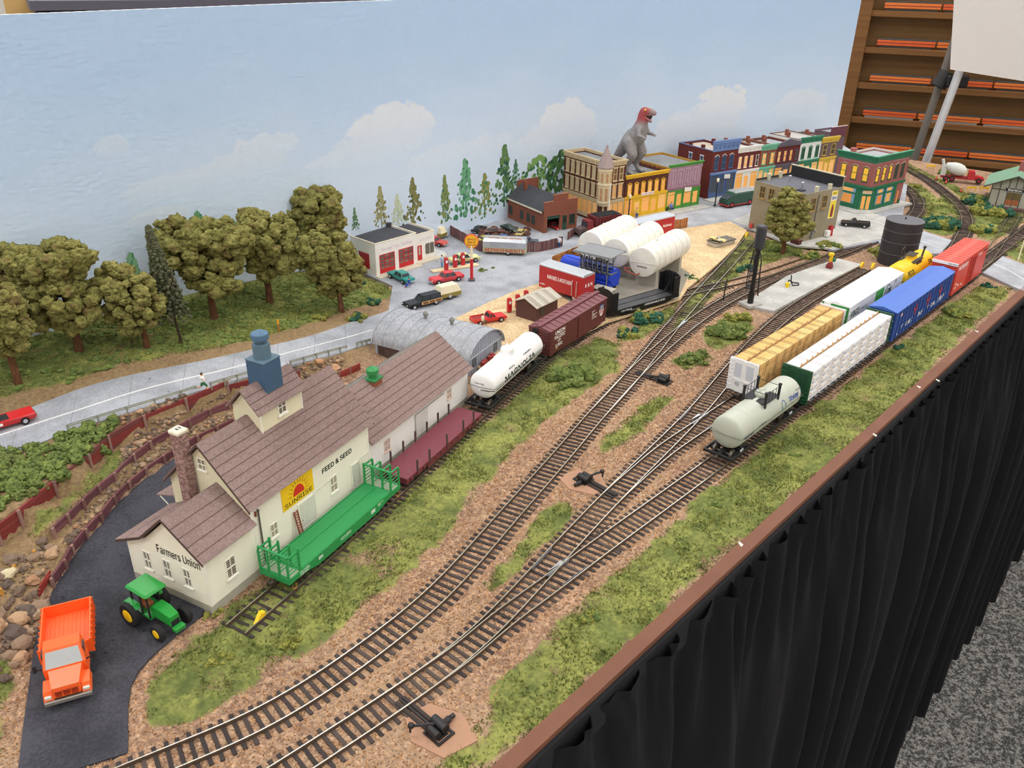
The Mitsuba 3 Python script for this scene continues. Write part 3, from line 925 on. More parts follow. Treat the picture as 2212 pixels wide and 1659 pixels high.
COUPLER = shared(cat(B(0, .006, -.0011, .0011, -.0011, .0011), B(.005, .0095, -.0008, .0024, -.0018, .0018, .0005), B(.0065, .0095, -.0030, -.0005, -.0018, .0018, .0005), tube([[.005, 0, -.001], [.0045, .001, -.0055], [.0035, .003, -.0068]], .0004, 5)))


def side_place(a, b, z, hw, lo=0., hi=0.):
    """a car from the two ends of its lower edge that faces the camera: centre, heading, half length"""
    A, C = G(*a, z)[:2], G(*b, z)[:2]
    d = (C - A) / np.linalg.norm(C - A)
    left = np.array([-d[1], d[0]])
    m = (A + C) / 2 + left * hw
    return (m[0], m[1], 0.0), AZ(A, C), np.linalg.norm(C - A) / 2


def under(t, L, inset=.026, wheelmat=None):
    for s in (-1, 1):
        x = s * (L - inset)
        k = t.add('truck', TRUCK, BLK)
        scene[k]['to_world'] = T4(UP @ t.m @ mat4((x, 0, RT), rz=0))
        for dx in (-.0105, .0105):
            w = t.add('wheelset', WHEELSET, wheelmat or M('6d675f', .4, .7), sub=k)
            scene[w]['to_world'] = T4(UP @ t.m @ mat4((x + dx, 0, RT + .0055), rz=0))
        c = t.add('coupler', COUPLER, M('4a4038', .5, .4))
        scene[c]['to_world'] = T4(UP @ t.m @ mat4((s * (L - .003), 0, .0105), rz=0 if s > 0 else 180))


def ladder(x, y, z0, z1, n, w, ax='x', r=.00032):
    """rungs standing off a face"""
    o = []
    for k in range(n):
        z = z0 + (z1 - z0) * k / max(1, n - 1)
        o.append(cyl([x - w / 2, y, z], [x + w / 2, y, z], r, 5) if ax == 'x' else cyl([x, y - w / 2, z], [x, y + w / 2, z], r, 5))
    return cat(o)


def car(label, place, group=None, name='boxcar'):
    return Thing(name, label, 'rail car', place[0], place[1], group)


def side(t, s, x, z, h, hw, mat, nm='lettering', **k):
    return t.add(nm, txt(s, h, [x, -hw - .00003, z], [1, 0, 0], [0, 0, 1], **k), mat)


LW = M('f2f0ec', .5)


def smalltype(t, x, z, hw, mat, rows=(('CAPY 140000', .0011), ('LD LMT 169000', .0011), ('LT WT 51000', .0011))):
    for k, (s, h) in enumerate(rows):
        side(t, s, x, z - k * .0017, h, hw, mat, 'data_lettering')


def bulkhead_flat(label, place, hw, deck, body, hb, style):
    L = place[2]
    t = car(label, place, name='bulkhead_flatcar')
    dz0, dz1 = .0098, .0152
    mb = body
    t.add('frame', cat(prism([(-L, dz0 + .001), (-L + .02, dz0 + .0005), (-L * .55, dz0 - .003), (L * .55, dz0 - .003), (L - .02, dz0 + .0005), (L, dz0 + .001), (L, dz1), (-L, dz1)], -hw, hw, 'y'), B(-L * .6, L * .6, -.004, .004, .0055, dz0)), mb)
    for s in (-1, 1):
        n = 78 if style == 'green' else 0
        if n:
            xs = np.linspace(-L + .016, L - .016, n)
            t.add('deck_slats', cat([B(x - .0009, x + .0009, min(s * .0012, s * (hw - .0014)), max(s * .0012, s * (hw - .0014)), dz1, dz1 + .0007) for x in xs]), M('2a8f4f', .45), kind='stuff')
        else:
            t.add('deck_half', B(-L + .012, L - .012, min(s * .0011, s * (hw - .001)), max(s * .0011, s * (hw - .001)), dz1, dz1 + .0007, .0003), deck)
    t.add('side_sill', cat(B(-L + .014, L - .014, -hw, -hw + .0009, dz1, dz1 + .0010), B(-L + .014, L - .014, hw - .0009, hw, dz1, dz1 + .0010)), mb)
    for s in (-1, 1):
        x0 = s * (L - .0008)
        if style == 'green':
            k = t.add('end_bulkhead', cat(B(min(x0, x0 - s * .0016), max(x0, x0 - s * .0016), -hw, hw, dz1 + hb - .0016, dz1 + hb, .0003) if s < 0 else B(x0 - .0140, x0 - .0124, -hw, hw, dz1 + hb - .0016, dz1 + hb, .0003), B(min(x0, x0 - s * .0012), max(x0, x0 - s * .0012), -hw, hw, dz1 - .0005, dz1 + .0012)), mb)
            for y in (-hw + .0008, -hw * .36, hw * .36, hw - .0008):
                xa, xb = x0, x0 - s * .0128
                t.add('bulkhead_post', cat(B(xb - .0008, xb + .0008, y - .0007, y + .0007, dz1, dz1 + hb), B(xa - .0007, xa + .0007, y - .0007, y + .0007, dz1, dz1 + hb - .003), B(min(xa, xb), max(xa, xb), y - .0006, y + .0006, dz1 + hb - .0030, dz1 + hb - .0018)), mb, sub=k)
                t.add('rungs', cat([cyl([xa, y, dz1 + z], [xb, y, dz1 + z], .00045, 6) for z in np.linspace(.004, hb - .007, 4)]), mb, sub=k)
            t.add('floor_plate', B(min(x0, x0 - s * .012), max(x0, x0 - s * .012), -hw + .001, hw - .001, dz1, dz1 + .0003), M('9aa78f', .7), sub=k)
            t.add('grab_iron', cat([tube([[x0 - s * .002, y, .0085], [x0 - s * .002, y * 1.02, .0050], [x0 - s * .006, y * 1.02, .0050], [x0 - s * .006, y, .0085]], .0006, 6) for y in (-hw, hw)]), M('b98a4c', .4, .6))
        else:
            zt = dz1 + hb
            k = t.add('end_bulkhead', hull([(x0 - s * a, b * hw, z) for a in (0, .0011) for b, z in ((-1, dz1 - .002), (1, dz1 - .002), (-1, zt - .003), (1, zt - .003), (-.45, zt), (.45, zt))]), mb)
            t.add('bulkhead_wing', cat([B(min(x0, x0 - s * .0115), max(x0, x0 - s * .0115), y - .0006, y + .0006, dz1, zt - .003, .0003) for y in (-hw + .0004, hw - .0004)]), mb, sub=k)
            t.add('bulkhead_rib', cat([B(min(x0 - s * .001, x0 - s * .0025), max(x0 - s * .001, x0 - s * .0025), y - .0007, y + .0007, dz1, zt - .002) for y in (-hw * .6, -hw * .2, hw * .2, hw * .6)]), mb, sub=k)
            t.add('rungs', cat([cyl([x0 + s * .001, y, z], [x0 + s * .001, y + .006, z], .0004, 5) for z in np.linspace(dz1 + .003, zt - .006, 6) for y in (-hw + .001,)], [cyl([x0 - s * .010, -hw - .0009, z], [x0 - s * .003, -hw - .0009, z], .0004, 5) for z in np.linspace(dz1 + .003, zt - .008, 6)]), mb, sub=k)
            t.add('brace', cyl([x0 - s * .016, 0, dz1 + .001], [x0 - s * .0015, 0, dz1 + hb * .6], .0006, 6), mb, sub=k)
    if style != 'green':
        t.add('deck_groove', B(-L + .012, L - .012, -.0010, .0010, dz1 - .0004, dz1 + .0001), M('0f0f11', .7))
    under(t, L, .028)
    return t


# the cars on the mill siding
P = side_place((626, 1267), (865.3, 1057), .0100, .0150)
t = bulkhead_flat('green bulkhead flatcar with open slatted ends beside the yellow sunrise sign', P, .0150, None, M('2a9150', .4), .0215, 'green')
side(t, '611200', -.012, .0108, .0026, .0150, LW)
side(t, 'BN', -.040, .0108, .0028, .0150, LW, bold=True)
smalltype(t, -.062, .0138, .0150, LW)
t.add('placard', B(.030, .036, -.01506, -.0150, .0103, .0140), M('c9d6cc', .6))
smalltype(t, .040, .0138, .0150, LW, (('NEW 3-74', .0011), ('COTS', .0011)))

P = side_place((880, 1044), (1041, 900.5), .0105, .0150)
L = P[2]
t = car('maroon flatcar with bare deck and upright stakes behind the green bulkhead car', P, name='flatcar')
RED = M('6d3038', .55)
t.add('deck', B(-L, L, -.0150, .0150, .0128, .0148, .0004), M('74333f', .6))
t.add('side_sill', cat(B(-L, L, -.0144, -.0128, .0085, .0130), B(-L, L, .0128, .0144, .0085, .0130), B(-L * .5, L * .5, -.0150, -.0144, .0070, .0128), B(-L, -L + .0012, -.0144, .0144, .0085, .013), B(L - .0012, L, -.0144, .0144, .0085, .013)), RED)
for s in (-1, 1):
    for k, x in enumerate(np.linspace(-L + .007, L - .007, 13)):
        t.add('stake_pocket', B(x - .0010, x + .0010, s * .0150 - .0008, s * .0150 + .0008, .0095, .0132, .0002), RED)
        if (s < 0 and k in (1, 3, 6, 9, 11)) or (s > 0 and k % 2 == 1):
            t.add('stake', cat(B(x - .0008, x + .0008, s * .0150 - .0008, s * .0150 + .0008, .012, .0265, .0002)), M('5a4a4a', .5, .3))
t.add('brake_wheel', lathe([(.0003, 0), (.0030, 0), (.0032, .0005), (.0003, .0006)], 14, (-L - .0012, .005, .0125), 'x'), BLK)
under(t, L, .024)


def tank_shell(L, r, zc, n=28, dome=.006):
    prof = [(.0002, -L)] + [(r * math.sin(a), -L + dome * (1 - math.cos(a)) * 1.0) for a in np.linspace(.25, math.pi / 2, 6)]
    prof += [(p[0], -p[1]) for p in prof[::-1]]
    return mv(lathe(prof, n, axis='x'), 0, 0, zc)


def tank_car(label, place, r, colr, zc, Lt, dome_x=0., walk=None, deckcol=None, band=True):
    L = place[2]
    t = car(label, place, name='tank_car')
    K = BLK
    hw = .0150
    t.add('frame', cat(B(-L, L, -.0022, .0022, .0095, .0122), [B(-L, L, s * hw - .0010, s * hw + .0010, .0098, .0128, .0003) for s in (-1, 1)], [B(x - .0012, x + .0012, -hw, hw, .0098, .0128, .0003) for x in (-L + .0012, L - .0012)], [B(x - .003, x + .003, -hw, hw, .0100, .0122) for x in (-L * .62, L * .62)], [prism([(-.0150, .0122), (-.0060, .0170), (.0060, .0170), (.0150, .0122)], x - .0012, x + .0012, 'x') for x in (-L * .66, L * .66)]), K)
    t.add('tank', tank_shell(Lt, r, zc), colr, 35)
    t.add('brake_gear', cat(cyl([-.012, .004, .0070], [.000, .004, .0070], .0026, 10), B(.006, .012, -.003, .003, .0055, .0095, .0006), cyl([-.03, 0, .008], [.03, 0, .008], .0005, 5)), K)
    t.add('handrail', cat([tube([[-Lt - .001, 0, zc], [-Lt + .001, s * r * 1.04, zc], [0, s * (r + .0012), zc], [Lt - .001, s * r * 1.04, zc], [Lt + .001, 0, zc]], .00032, 5) for s in (-1, 1)]), M('6b6f6c', .4, .5))
    if band:
        t.add('tank_band', cat([lathe([(r + .0002, x - .0008), (r + .0002, x + .0008)], 28, (0, 0, zc), 'x') for x in (-Lt * .62, Lt * .62)]), colr, 35)
    under(t, L, .024)
    return t


P = side_place((1057.4, 881.4), (1180.4, 768.5), .0125, .0150)
WHT = M('f1f1f2', .3, coat=.3)
t = tank_car('white tank car with black lettering beside the quonset hut', P, .0158, WHT, .0305, P[2] - .008)
zc, Lt = .0305, P[2] - .008
t.add('dome', lathe([(.0078, .0125), (.0078, .0200), (.0070, .0212), (.0040, .0219), (.0005, .0221)], 24, (-.003, 0, zc)), WHT, 40)
t.add('dome_walkway', cat(B(-.014, .008, -.0108, -.0092, zc + .0117, zc + .0123), B(-.016, .010, .0092, .0108, zc + .0117, zc + .0123)), WHT)
t.add('dome_valve', cat(cyl([0, .002, zc + .021], [0, .002, zc + .0240], .0013, 10), cyl([-.006, -.001, zc + .021], [-.006, -.001, zc + .0228], .0012, 8)), WHT)
t.add('black_band', cat([tube([[-Lt, 0, zc - .0035], [-Lt + .0005, -.009, zc - .0035], [-Lt + .004, -.0145, zc - .0035], [-Lt + .008, -.01545, zc - .0035], [Lt - .008, -.01545, zc - .0035], [Lt - .004, -.0145, zc - .0035]], .00045, 5)]), M('202022', .5))


def curved_text(s, h, r, zc, x, z0, fit=None, bold=False, mat=None):
    """lettering wrapped round a tank on its camera side; z0: height of its foot over the axis"""
    v, f = txt(s, h, [0, 0, 0], [1, 0, 0], [0, 1, 0], bold, fit=fit)
    a0 = math.asin(max(-.99, min(.99, z0 / r)))
    a = a0 + v[:, 1] / r
    rr = r + .00005 + v[:, 2]
    return np.column_stack([x + v[:, 0], -rr * np.cos(a), zc + rr * np.sin(a)]), f


KB = M('1c1d20', .5)
t.add('lettering', curved_text('MAGNOLIA', .0062, .0158, zc, -.040, -.0030, fit=.078, bold=True), KB)
t.add('lettering', curved_text('PETROLEUM CO', .0017, .0158, zc, .012, .0080), KB)
t.add('lettering', curved_text('MAGNOLIA', .0017, .0158, zc, -.026, .0065), KB)
t.add('data_lettering', txt('MAPX 1200', .0014, [-Lt - .0002, .007, zc + .003], [0, -1, 0], [0, 0, 1]), KB)
t.add('brake_wheel', lathe([(.0003, 0), (.0034, 0), (.0036, .0006), (.0003, .0008)], 14, (-P[2] - .001, .006, .0180), 'x'), BLK)


def boxcar(label, place, hw, z1, peak, body, roofm, ends=None, doors=None, ribs=12, walk=True, endribs=9, z0=.0098):
    L = place[2]
    t = car(label, place)
    t.add('body', B(-L, L, -hw, hw, z0, z1, .0004), body)
    ro = .0006
    t.add('roof', prism([(-hw - ro, z1 - .0006), (-hw - ro, z1 + .0002), (-hw * .5, z1 + peak * .55), (0, z1 + peak), (hw * .5, z1 + peak * .55), (hw + ro, z1 + .0002), (hw + ro, z1 - .0006)], -L - .0006, L + .0006, 'x'), roofm)
    if ribs:
        for k, x in enumerate(np.linspace(-L + .006, L - .006, ribs)):
            for s in (-1, 1):
                t.add('roof_rib', hull([(x + a, s * y, z + zz) for a in (-.0007, .0007) for y, z in ((.0035, z1 + peak * .9), (hw * .5, z1 + peak * .56), (hw - .0004, z1 + .0004)) for zz in (-.0012, .0006)]), roofm)
    if walk:
        t.add('roof_walk', B(-L - .003, L + .003, -.0027, .0027, z1 + peak + .0008, z1 + peak + .0017), roofm)
    em = ends or body
    if ends:
        t.add('end_panel', cat(B(-L - .0003, -L, -hw, hw, z0, z1), B(L, L + .0003, -hw, hw, z0, z1)), em)
    for s in (-1, 1):
        t.add('end_ribs', cat([cyl([s * L, -hw + .002, z], [s * L, hw - .002, z], .0010, 8) for z in np.linspace(z0 + .004, z1 - .003, endribs)]), em, 40)
    t.add('ladder', cat(ladder(-L + .004, -hw - .0008, z0 + .001, z1 - .004, 7, .0055), ladder(L - .004, -hw - .0008, z0 + .001, z1 - .004, 7, .0055), ladder(-L - .0012, -hw + .005, z0 + .001, z1 - .004, 7, .006, 'y')), body)
    under(t, L, .024)
    return t


# the brown boxcar
P = side_place((1187.5, 769.2), (1307.9, 691.1), .0105, .0158)
BR = M('5f302e', .5)
t = boxcar('brown boxcar with white UNION PACIFIC lettering behind the white tank car', P, .0158, .0425, .0034, BR, M('75454a', .55), ribs=12)
L = P[2]
hw = .0158
t.add('door', B(-.004, .0135, -hw - .0010, -hw, .0112, .0400, .0003), M('63302f', .5))
t.add('door_track', cat(B(-.014, .016, -hw - .0012, -hw, .0400, .0408), B(-.014, .016, -hw - .0012, -hw, .0102, .0112)), BR)
t.add('door_latch', cat(cyl([-.004, -hw - .0014, .016], [.010, -hw - .0014, .016], .0004, 5), cyl([.003, -hw - .0014, .016], [.010, -hw - .0014, .022], .0004, 5)), BR)
t.add('brake_wheel', lathe([(.0004, 0), (.0036, 0), (.0040, .0004), (.0040, .0009), (.0004, .0012)], 18, (-L - .0025, .005, .0395), 'x'), BLK)
for _s, _x, _z, _h, _w in (('UNION', -.0600, .0340, .0046, .0235), ('PACIFIC', -.0610, .0278, .0046, .0250), ('UP', -.0535, .0230, .0032, .0075), ('113803', -.0585, .0172, .0038, .0165)):
    side(t, _s, _x, _z, _h, hw, LW, bold=True, fit=_w)
smalltype(t, -.057, .0155, hw, M('c9b46a', .6), (('CAPY', .0012), ('LT WT', .0012)))
for k in range(5):
    side(t, ('ROAD OF', 'THE', 'STREAMLINERS', 'AND THE', 'CHALLENGERS')[k], .031, .0340 - k * .0024, .0014, hw, LW, 'slogan_lettering')
sh = t.add('shield', prism([(.051, .036), (.0625, .036), (.0625, .027), (.0600, .0225), (.0568, .0210), (.0535, .0225), (.051, .027)], -hw - .0002, -hw, 'y'), LW)
t.add('shield_top', prism([(.051, .0365), (.0568, .0385), (.0625, .0365), (.0625, .0315), (.051, .0315)], -hw - .0003, -hw, 'y'), M('27356b', .5), sub=sh)
t.add('shield_lettering', txt('UNION', .0016, [.0530, -hw - .0003, .0345], [1, 0, 0], [0, 0, 1], True), LW, sub=sh)
t.add('shield_lettering', txt('PACIFIC', .0014, [.0527, -hw - .0003, .0324], [1, 0, 0], [0, 0, 1], True), LW, sub=sh)
t.add('shield_stripes', cat([B(x, x + .0009, -hw - .00030, -hw - .0001, .0232 + abs(x - .0563) * .35, .0312) for x in np.linspace(.0518, .0607, 6)]), M('b0404a', .5), sub=sh)

# the black bulkhead flat
P = side_place((1319, 684), (1466, 641.5), .0100, .0150)
t = bulkhead_flat('black bulkhead flatcar with empty deck in front of the white storage tanks', P, .0150, M('3a3b40', .5), M('18181a', .45), .0300, 'black')
side(t, 'C & O 80213', -P[2] + .019, .0120, .0024, .0150, LW, bold=True)
side(t, 'CHESAPEAKE & OHIO', -.003, .0120, .0026, .0150, LW, bold=True, fit=P[2] * .62)
side(t, 'CAPY 100000 LD LMT 137800', -.030, .0104, .0009, .0150, LW, 'data_lettering')


def on4(u0, u1, v):
    m = uv2xy((u0 + u1) / 2, v)
    return (m[0], m[1], 0.), E_AZ, (u1 - u0) / 2


# the outer yard track
V4 = .0818
P = on4(.4005, .5525, V4)
GRY = M('b4b8ab', .4)
t = tank_car('pale grey tank car with black dome platform nearest the table edge', P, .0172, GRY, .0312, P[2] - .009)
zc, Lt, r = .0312, P[2] - .009, .0172
t.add('end_seam', cat([mv(tube([[0, -r * .99, 0], [-.0008, 0, -.0002], [0, r * .99, 0]], .0004, 5), -Lt - .0003, 0, zc)]), M('7c8079', .5))
D = t.add('dome', lathe([(.0062, .0140), (.0062, .0185), (.0068, .0188), (.0068, .0200), (.0052, .0222), (.0030, .0232), (.0004, .0234)], 24, (.001, 0, zc)), GRY, 40)
t.add('dome_hatch', cat(cyl([.001, .001, zc + .0225], [.001, .001, zc + .0245], .0022, 12), B(-.0035, .0055, -.0006, .0006, zc + .0232, zc + .0238)), GRY, sub=D)
W_ = t.add('platform', cat(B(-.014, .016, -.0125, .0125, zc + .0158, zc + .0170), [B(x - .0008, x + .0008, s * .0125 - .0008, s * .0125 + .0008, zc + .0120, zc + .0160) for x in (-.013, .015) for s in (-1, 1)]), M('2b2b30', .6))
for x in (-.0135, .0155):
    for s in (-1, 1):
        t.add('platform_post', cat(cyl([x, s * .012, zc + .0165], [x, s * .012, zc + .0285], .0014, 10), cyl([x, s * .012, zc + .0285], [x, s * .012, zc + .0297], .0019, 10)), BLK, sub=W_)
t.add('platform_rail', cat([tube([[-.0135, s * .012, zc + .0272], [.0155, s * .012, zc + .0272]], .0003, 5) for s in (-1, 1)], [tube([[x, s * .012, zc + .0165], [x, s * .012, zc + .0272]], .0003, 5) for x in (-.006, .001, .008) for s in (-1, 1)], [tube([[x, -.012, zc + .0272], [x, .012, zc + .0272]], .0003, 5) for x in (-.0135, .0155)]), BLK, sub=W_)
t.add('side_ladder', cat([cyl([x, -.0178, .0150], [x, -.0178, .0270], .0003, 5) for x in (-.002, .002)], ladder(0, -.0178, .016, .0265, 4, .004)), BLK)
t.add('reflector_plate', cat([B(x - .0028, x + .0028, -.0150, -.0142, .0128, .0152) for x in (-.055, .050)]), M('b9bec4', .4))
BLU, GRN = M('27408f', .5), M('3c9a7d', .5)
an = np.linspace(0, 2 * np.pi, 25)


def ringtext(cx, cz, a, b, th, tilt, a0=0, a1=2 * math.pi):
    q = np.linspace(a0, a1, 22)
    o = np.column_stack([(a + th) * np.cos(q), (b + th) * np.sin(q)])
    i = np.column_stack([a * np.cos(q), b * np.sin(q)])[::-1]
    p = np.vstack([o, i])
    c_, s_ = math.cos(tilt), math.sin(tilt)
    p = np.column_stack([cx + p[:, 0] * c_ - p[:, 1] * s_, cz + p[:, 0] * s_ + p[:, 1] * c_])
    v, f = trimesh.creation.triangulate_polygon(Polygon(p), engine='earcut')
    th_ = v[:, 1] / r
    rr = r + .00012
    return np.column_stack([v[:, 0], -rr * np.cos(th_), zc + rr * np.sin(th_)]), f


em = t.add('emblem', ringtext(.0225, .0035, .0034, .0052, .0008, .15, -.6, 4.4), BLU)
t.add('emblem_ring', ringtext(.0240, .0008, .0034, .0052, .0008, -.2, 2.6, 7.2), GRN, sub=em)
t.add('lettering', curved_text('Staley', .0052, r, zc, .0345, .0030, bold=True), BLU)
t.add('lettering', curved_text('AESX 9387', .0026, r, zc, -.058, -.0040, bold=True), M('39415e', .5))
t.add('data_lettering', curved_text('CAPY 150000 LBS', .0012, r, zc, -.030, -.0005), M('39415e', .5))
t.add('data_lettering', curved_text('DOT 111A100W1', .0012, r, zc, .052, .0085), M('39415e', .5))


def centerbeam(label, place, hw, endm, lumber, rows, seed, deckm, endstyle):
    L = place[2]
    r = random.Random(seed)
    t = car(label, place, name='centerbeam_flatcar')
    zt = .0505
    t.add('frame', cat(B(-L, L, -.004, .004, .0060, .0125), B(-L, L, -hw, hw, .0105, .0130, .0003)), M('2d2d31', .6))
    for k, x in enumerate(np.linspace(-L + .012, L - .012, 17)):
        t.add('deck_riser', cat([B(x - .0048, x + .0048, min(s * .004, s * (hw + .0008)), max(s * .004, s * (hw + .0008)), .0125, .0141, .0003) for s in (-1, 1)]), deckm)
    t.add('center_beam', B(-L + .004, L - .004, -.0007, .0007, .013, zt - .0012), M('8a6a45', .8))
    for k, x in enumerate(np.linspace(-L + .010, L - .010, 17)):
        t.add('beam_stake', B(x - .0005, x + .0005, -.0007, .0007, zt - .002, zt + .0028), M('c99d6b', .7))
    for s in (-1, 1):
        x0 = s * L
        k = t.add('end_bulkhead', B(min(x0, x0 - s * .0022), max(x0, x0 - s * .0022), -hw, hw, .0110, zt + .0012, .0006), endm)
        f = x0 + s * .0002
        t.add('end_panel', cat([B(f - .0003, f + .0003, y0, y1, z0, z1) for y0, y1, z0, z1 in ((-hw * .72, -hw * .22, .030, .047), (hw * .12, hw * .58, .030, .047))]), M(endstyle[1], .5), sub=k)
        t.add('end_rib', cat([B(f - .0004, f + .0006, y - .0009, y + .0009, .012, zt) for y in (-hw + .001, -.001, hw - .001)], [cyl([f + s * .0012, -hw, .0265], [f + s * .0012, hw * .8, .0275], .0004, 5)]), endm, sub=k)
        t.add('rungs', cat(ladder(f + s * .0012, hw * .80, .014, zt - .001, 8, .0052, 'y', .0004), ladder(f + s * .0012, -hw * .80, .013, .026, 4, .0052, 'y', .0004)), M(endstyle[2], .5), sub=k)
        if endstyle[0] == 'white':
            t.add('end_emblem', prism([(hw * .30 + .0026 * math.cos(a), .0220 + .0026 * math.sin(a)) for a in np.linspace(0, 6.28, 14)[:-1]], f + s * .0004, f + s * .0006, 'x'), M('a9b1bb', .6), sub=k)
    # the bundles of lumber: each its own thing
    strap = M('3b342c', .6) if lumber != 'wrapped' else M('8b8684', .6)
    for s in (-1, 1):
        for row in range(rows):
            z0 = .0146 + row * (zt - .0150) / rows
            z1 = z0 + (zt - .0150) / rows - .0004
            x, cnt = -L + .0035, 0
            while x < L - .012:
                w = r.choice((.0150, .0190, .0235, .0260)) if lumber != 'wrapped' else .0262
                if x + w > L - .0035 or L - .0035 - (x + w) < .010:
                    w = L - .0035 - x
                cnt += 1
                y0, y1 = sorted((s * .0012, s * (hw - .0012)))
                if row == rows - 1 or s < 0:
                    colr = r.choice(('d9ad6b', 'e0b676', 'd2a361', 'dcb272')) if lumber != 'wrapped' else 'ece9ea'
                    side_ = 'near' if s < 0 else 'far'
                    lvl = ('bottom', 'second', 'third', 'top')[row] if rows == 4 else ('bottom', 'middle', 'top')[row]
                    b = Thing('lumber_bundle', ('%s lumber bundle, number %d from the near end, %s layer, %s side' % ('strapped tan' if lumber != 'wrapped' else 'white wrapped', cnt, lvl, side_)), 'lumber', t.m[:3, 3], E_AZ, ('tan' if lumber != 'wrapped' else 'white wrapped') + f' lumber bundles, {lvl} layer, {side_} side')
                    b.add('boards', B(x + .0002, x + w - .0002, y0, y1, z0, z1, .0003), 'mat_lumber' if lumber != 'wrapped' and r.random() < .65 else M(colr, .7))
                    for xx in ((x + .002, x + w - .002) if w > .014 else (x + w / 2,)):
                        b.add('strap', B(xx - .00035, xx + .00035, y0 - .0001, y1 + .0001, z0 - .0001, z1 + .00012), strap)
                    if lumber == 'wrapped' and s < 0:
                        b.add('printed_mark', cat(B(x + .004, x + .0105, y0 - .00008, y0, z0 + .0022, z0 + .0048), B(x + .0125, x + .0215, y0 - .00008, y0, z0 + .0040, z0 + .0050), B(x + .0125, x + .020, y0 - .00008, y0, z0 + .0022, z0 + .0030)), M('a9abc4', .6))
                        b.add('spacer', cat([B(xx - .0006, xx + .0006, y0 - .0010, y0 + .003, z0 - .0010, z0 - .0001) for xx in (x + .005, x + .021)]), M('d9b79a', .7))
                x += w
    under(t, L, .026)
    return t


PM('lumber', lambda p, n, uv: mix(lin('cf9f5c'), lin('e6bd80'), smoothstep(.3, .7, noise((p.x * EN[0] + p.y * EN[1]) * 1500 + p.z * 1500, 2.0)) * .8 + .2 * noise(p.x * 150, p.y * 150, p.z * 900)), .75)
P = on4(.5585, .7905, V4)
centerbeam('long centre beam flatcar with dark green ends loaded with white wrapped lumber', P, .0172, M('1d4a30', .45), 'wrapped', 4, 3, M('4b4c52', .6), ('green', '16402a', '235c3c'))
P = on4(.8000, 1.0220, V4)
BL = M('2c4f9e', .5)
t = boxcar('royal blue boxcar with red crosses between the white lumber and the red boxcar', P, .0176, .0500, .0040, M('23438c', .45), M('4a6fc0', .5), ribs=0, walk=False, endribs=4)
L, hw = P[2], .0176
for k, x in enumerate(np.linspace(-L + .014, L - .014, 9)):
    t.add('door_post', B(x - .0010, x + .0010, -hw - .0010, -hw, .0108, .0495, .0003), M('2a4c98', .45))
for k in range(8):
    x = np.linspace(-L + .014, L - .014, 9)[k] + .0118
    t.add('door_rod', cat(cyl([x, -hw - .0007, .012], [x, -hw - .0007, .048], .0004, 5), cyl([x - .004, -hw - .0007, .026], [x + .004, -hw - .0007, .026], .0004, 5)), M('1e3b80', .45))
    if k in (2, 4, 6):
        t.add('red_cross', cat(B(x - .0065, x + .0065, -hw - .0006, -hw - .0002, .0335, .0362), B(x - .0016, x + .0030, -hw - .0006, -hw - .0002, .0255, .0430)), M('b3322f', .5))
side(t, 'D.N.L.', -.066, .0190, .0060, hw + .0003, LW, bold=True)
side(t, 'DNL', -.024, .0190, .0062, hw + .0003, LW, bold=True)
side(t, 'D.N.L. 1104', .030, .0180, .0062, hw + .0003, LW, bold=True)
for x in (-.085, -.052, -.010, .012, .066, .080):
    smalltype(t, x, .0235, hw + .0002, LW, (('BLT 7-71', .0016), ('LT WT', .0016), ('CU FT', .0016)))
side(t, 'DNL', -.098, .0140, .0030, hw, LW, bold=True)
t.add('emblem', prism([(-.0960, .0420), (-.0915, .0450), (-.0870, .0420), (-.0915, .0390)], -hw - .0004, -hw, 'y'), M('d9a79e', .5))
t.add('end_lettering', txt('DNL', .0028, [-L - .0013, -.006, .0400], [0, -1, 0], [0, 0, 1], True), LW)
P = on4(1.0315, 1.1765, V4)
RD = M('c8433a', .45)
t = boxcar('bright red boxcar with white lettering nearest the road crossing', P, .0180, .0590, .0010, RD, M('dc5c50', .5), ribs=14, walk=False, endribs=13)
L, hw = P[2], .0180
t.add('end_stripe', B(-L - .0020, -L - .0008, -hw, hw, .0550, .0592), LW)
t.add('end_lettering', txt('CBQ 20314', .0018, [-L - .0021, -.004, .0563], [0, -1, 0], [0, 0, 1], True), KB)
t.add('door', B(-.011, .001, -hw - .0012, -hw, .0112, .0560, .0003), RD)
t.add('door', B(.002, .014, -hw - .0012, -hw, .0112, .0560, .0003), RD)
t.add('door_rod', cat([cyl([x, -hw - .0016, .012], [x, -hw - .0016, .055], .0005, 5) for x in (-.007, -.002, .005, .011)], [cyl([-.011, -hw - .0016, z], [.014, -hw - .0016, z], .0004, 5) for z in (.026, .034)]), M('b23a32', .45))
side(t, 'Burlington', -.0665, .0465, .0075, hw, LW, fit=.042)
smalltype(t, .028, .0480, hw, LW, (('Route', .0042),))
smalltype(t, .052, .0500, hw, M('3c3f4c', .5), (('CBQ', .0034), ('20314', .0034)))
for x, z in ((-.064, .0250), (-.052, .0205), (-.036, .0180), (-.064, .0190)):
    smalltype(t, x, z, hw, LW, (('CAPY', .0020), ('LT WT', .0020)))

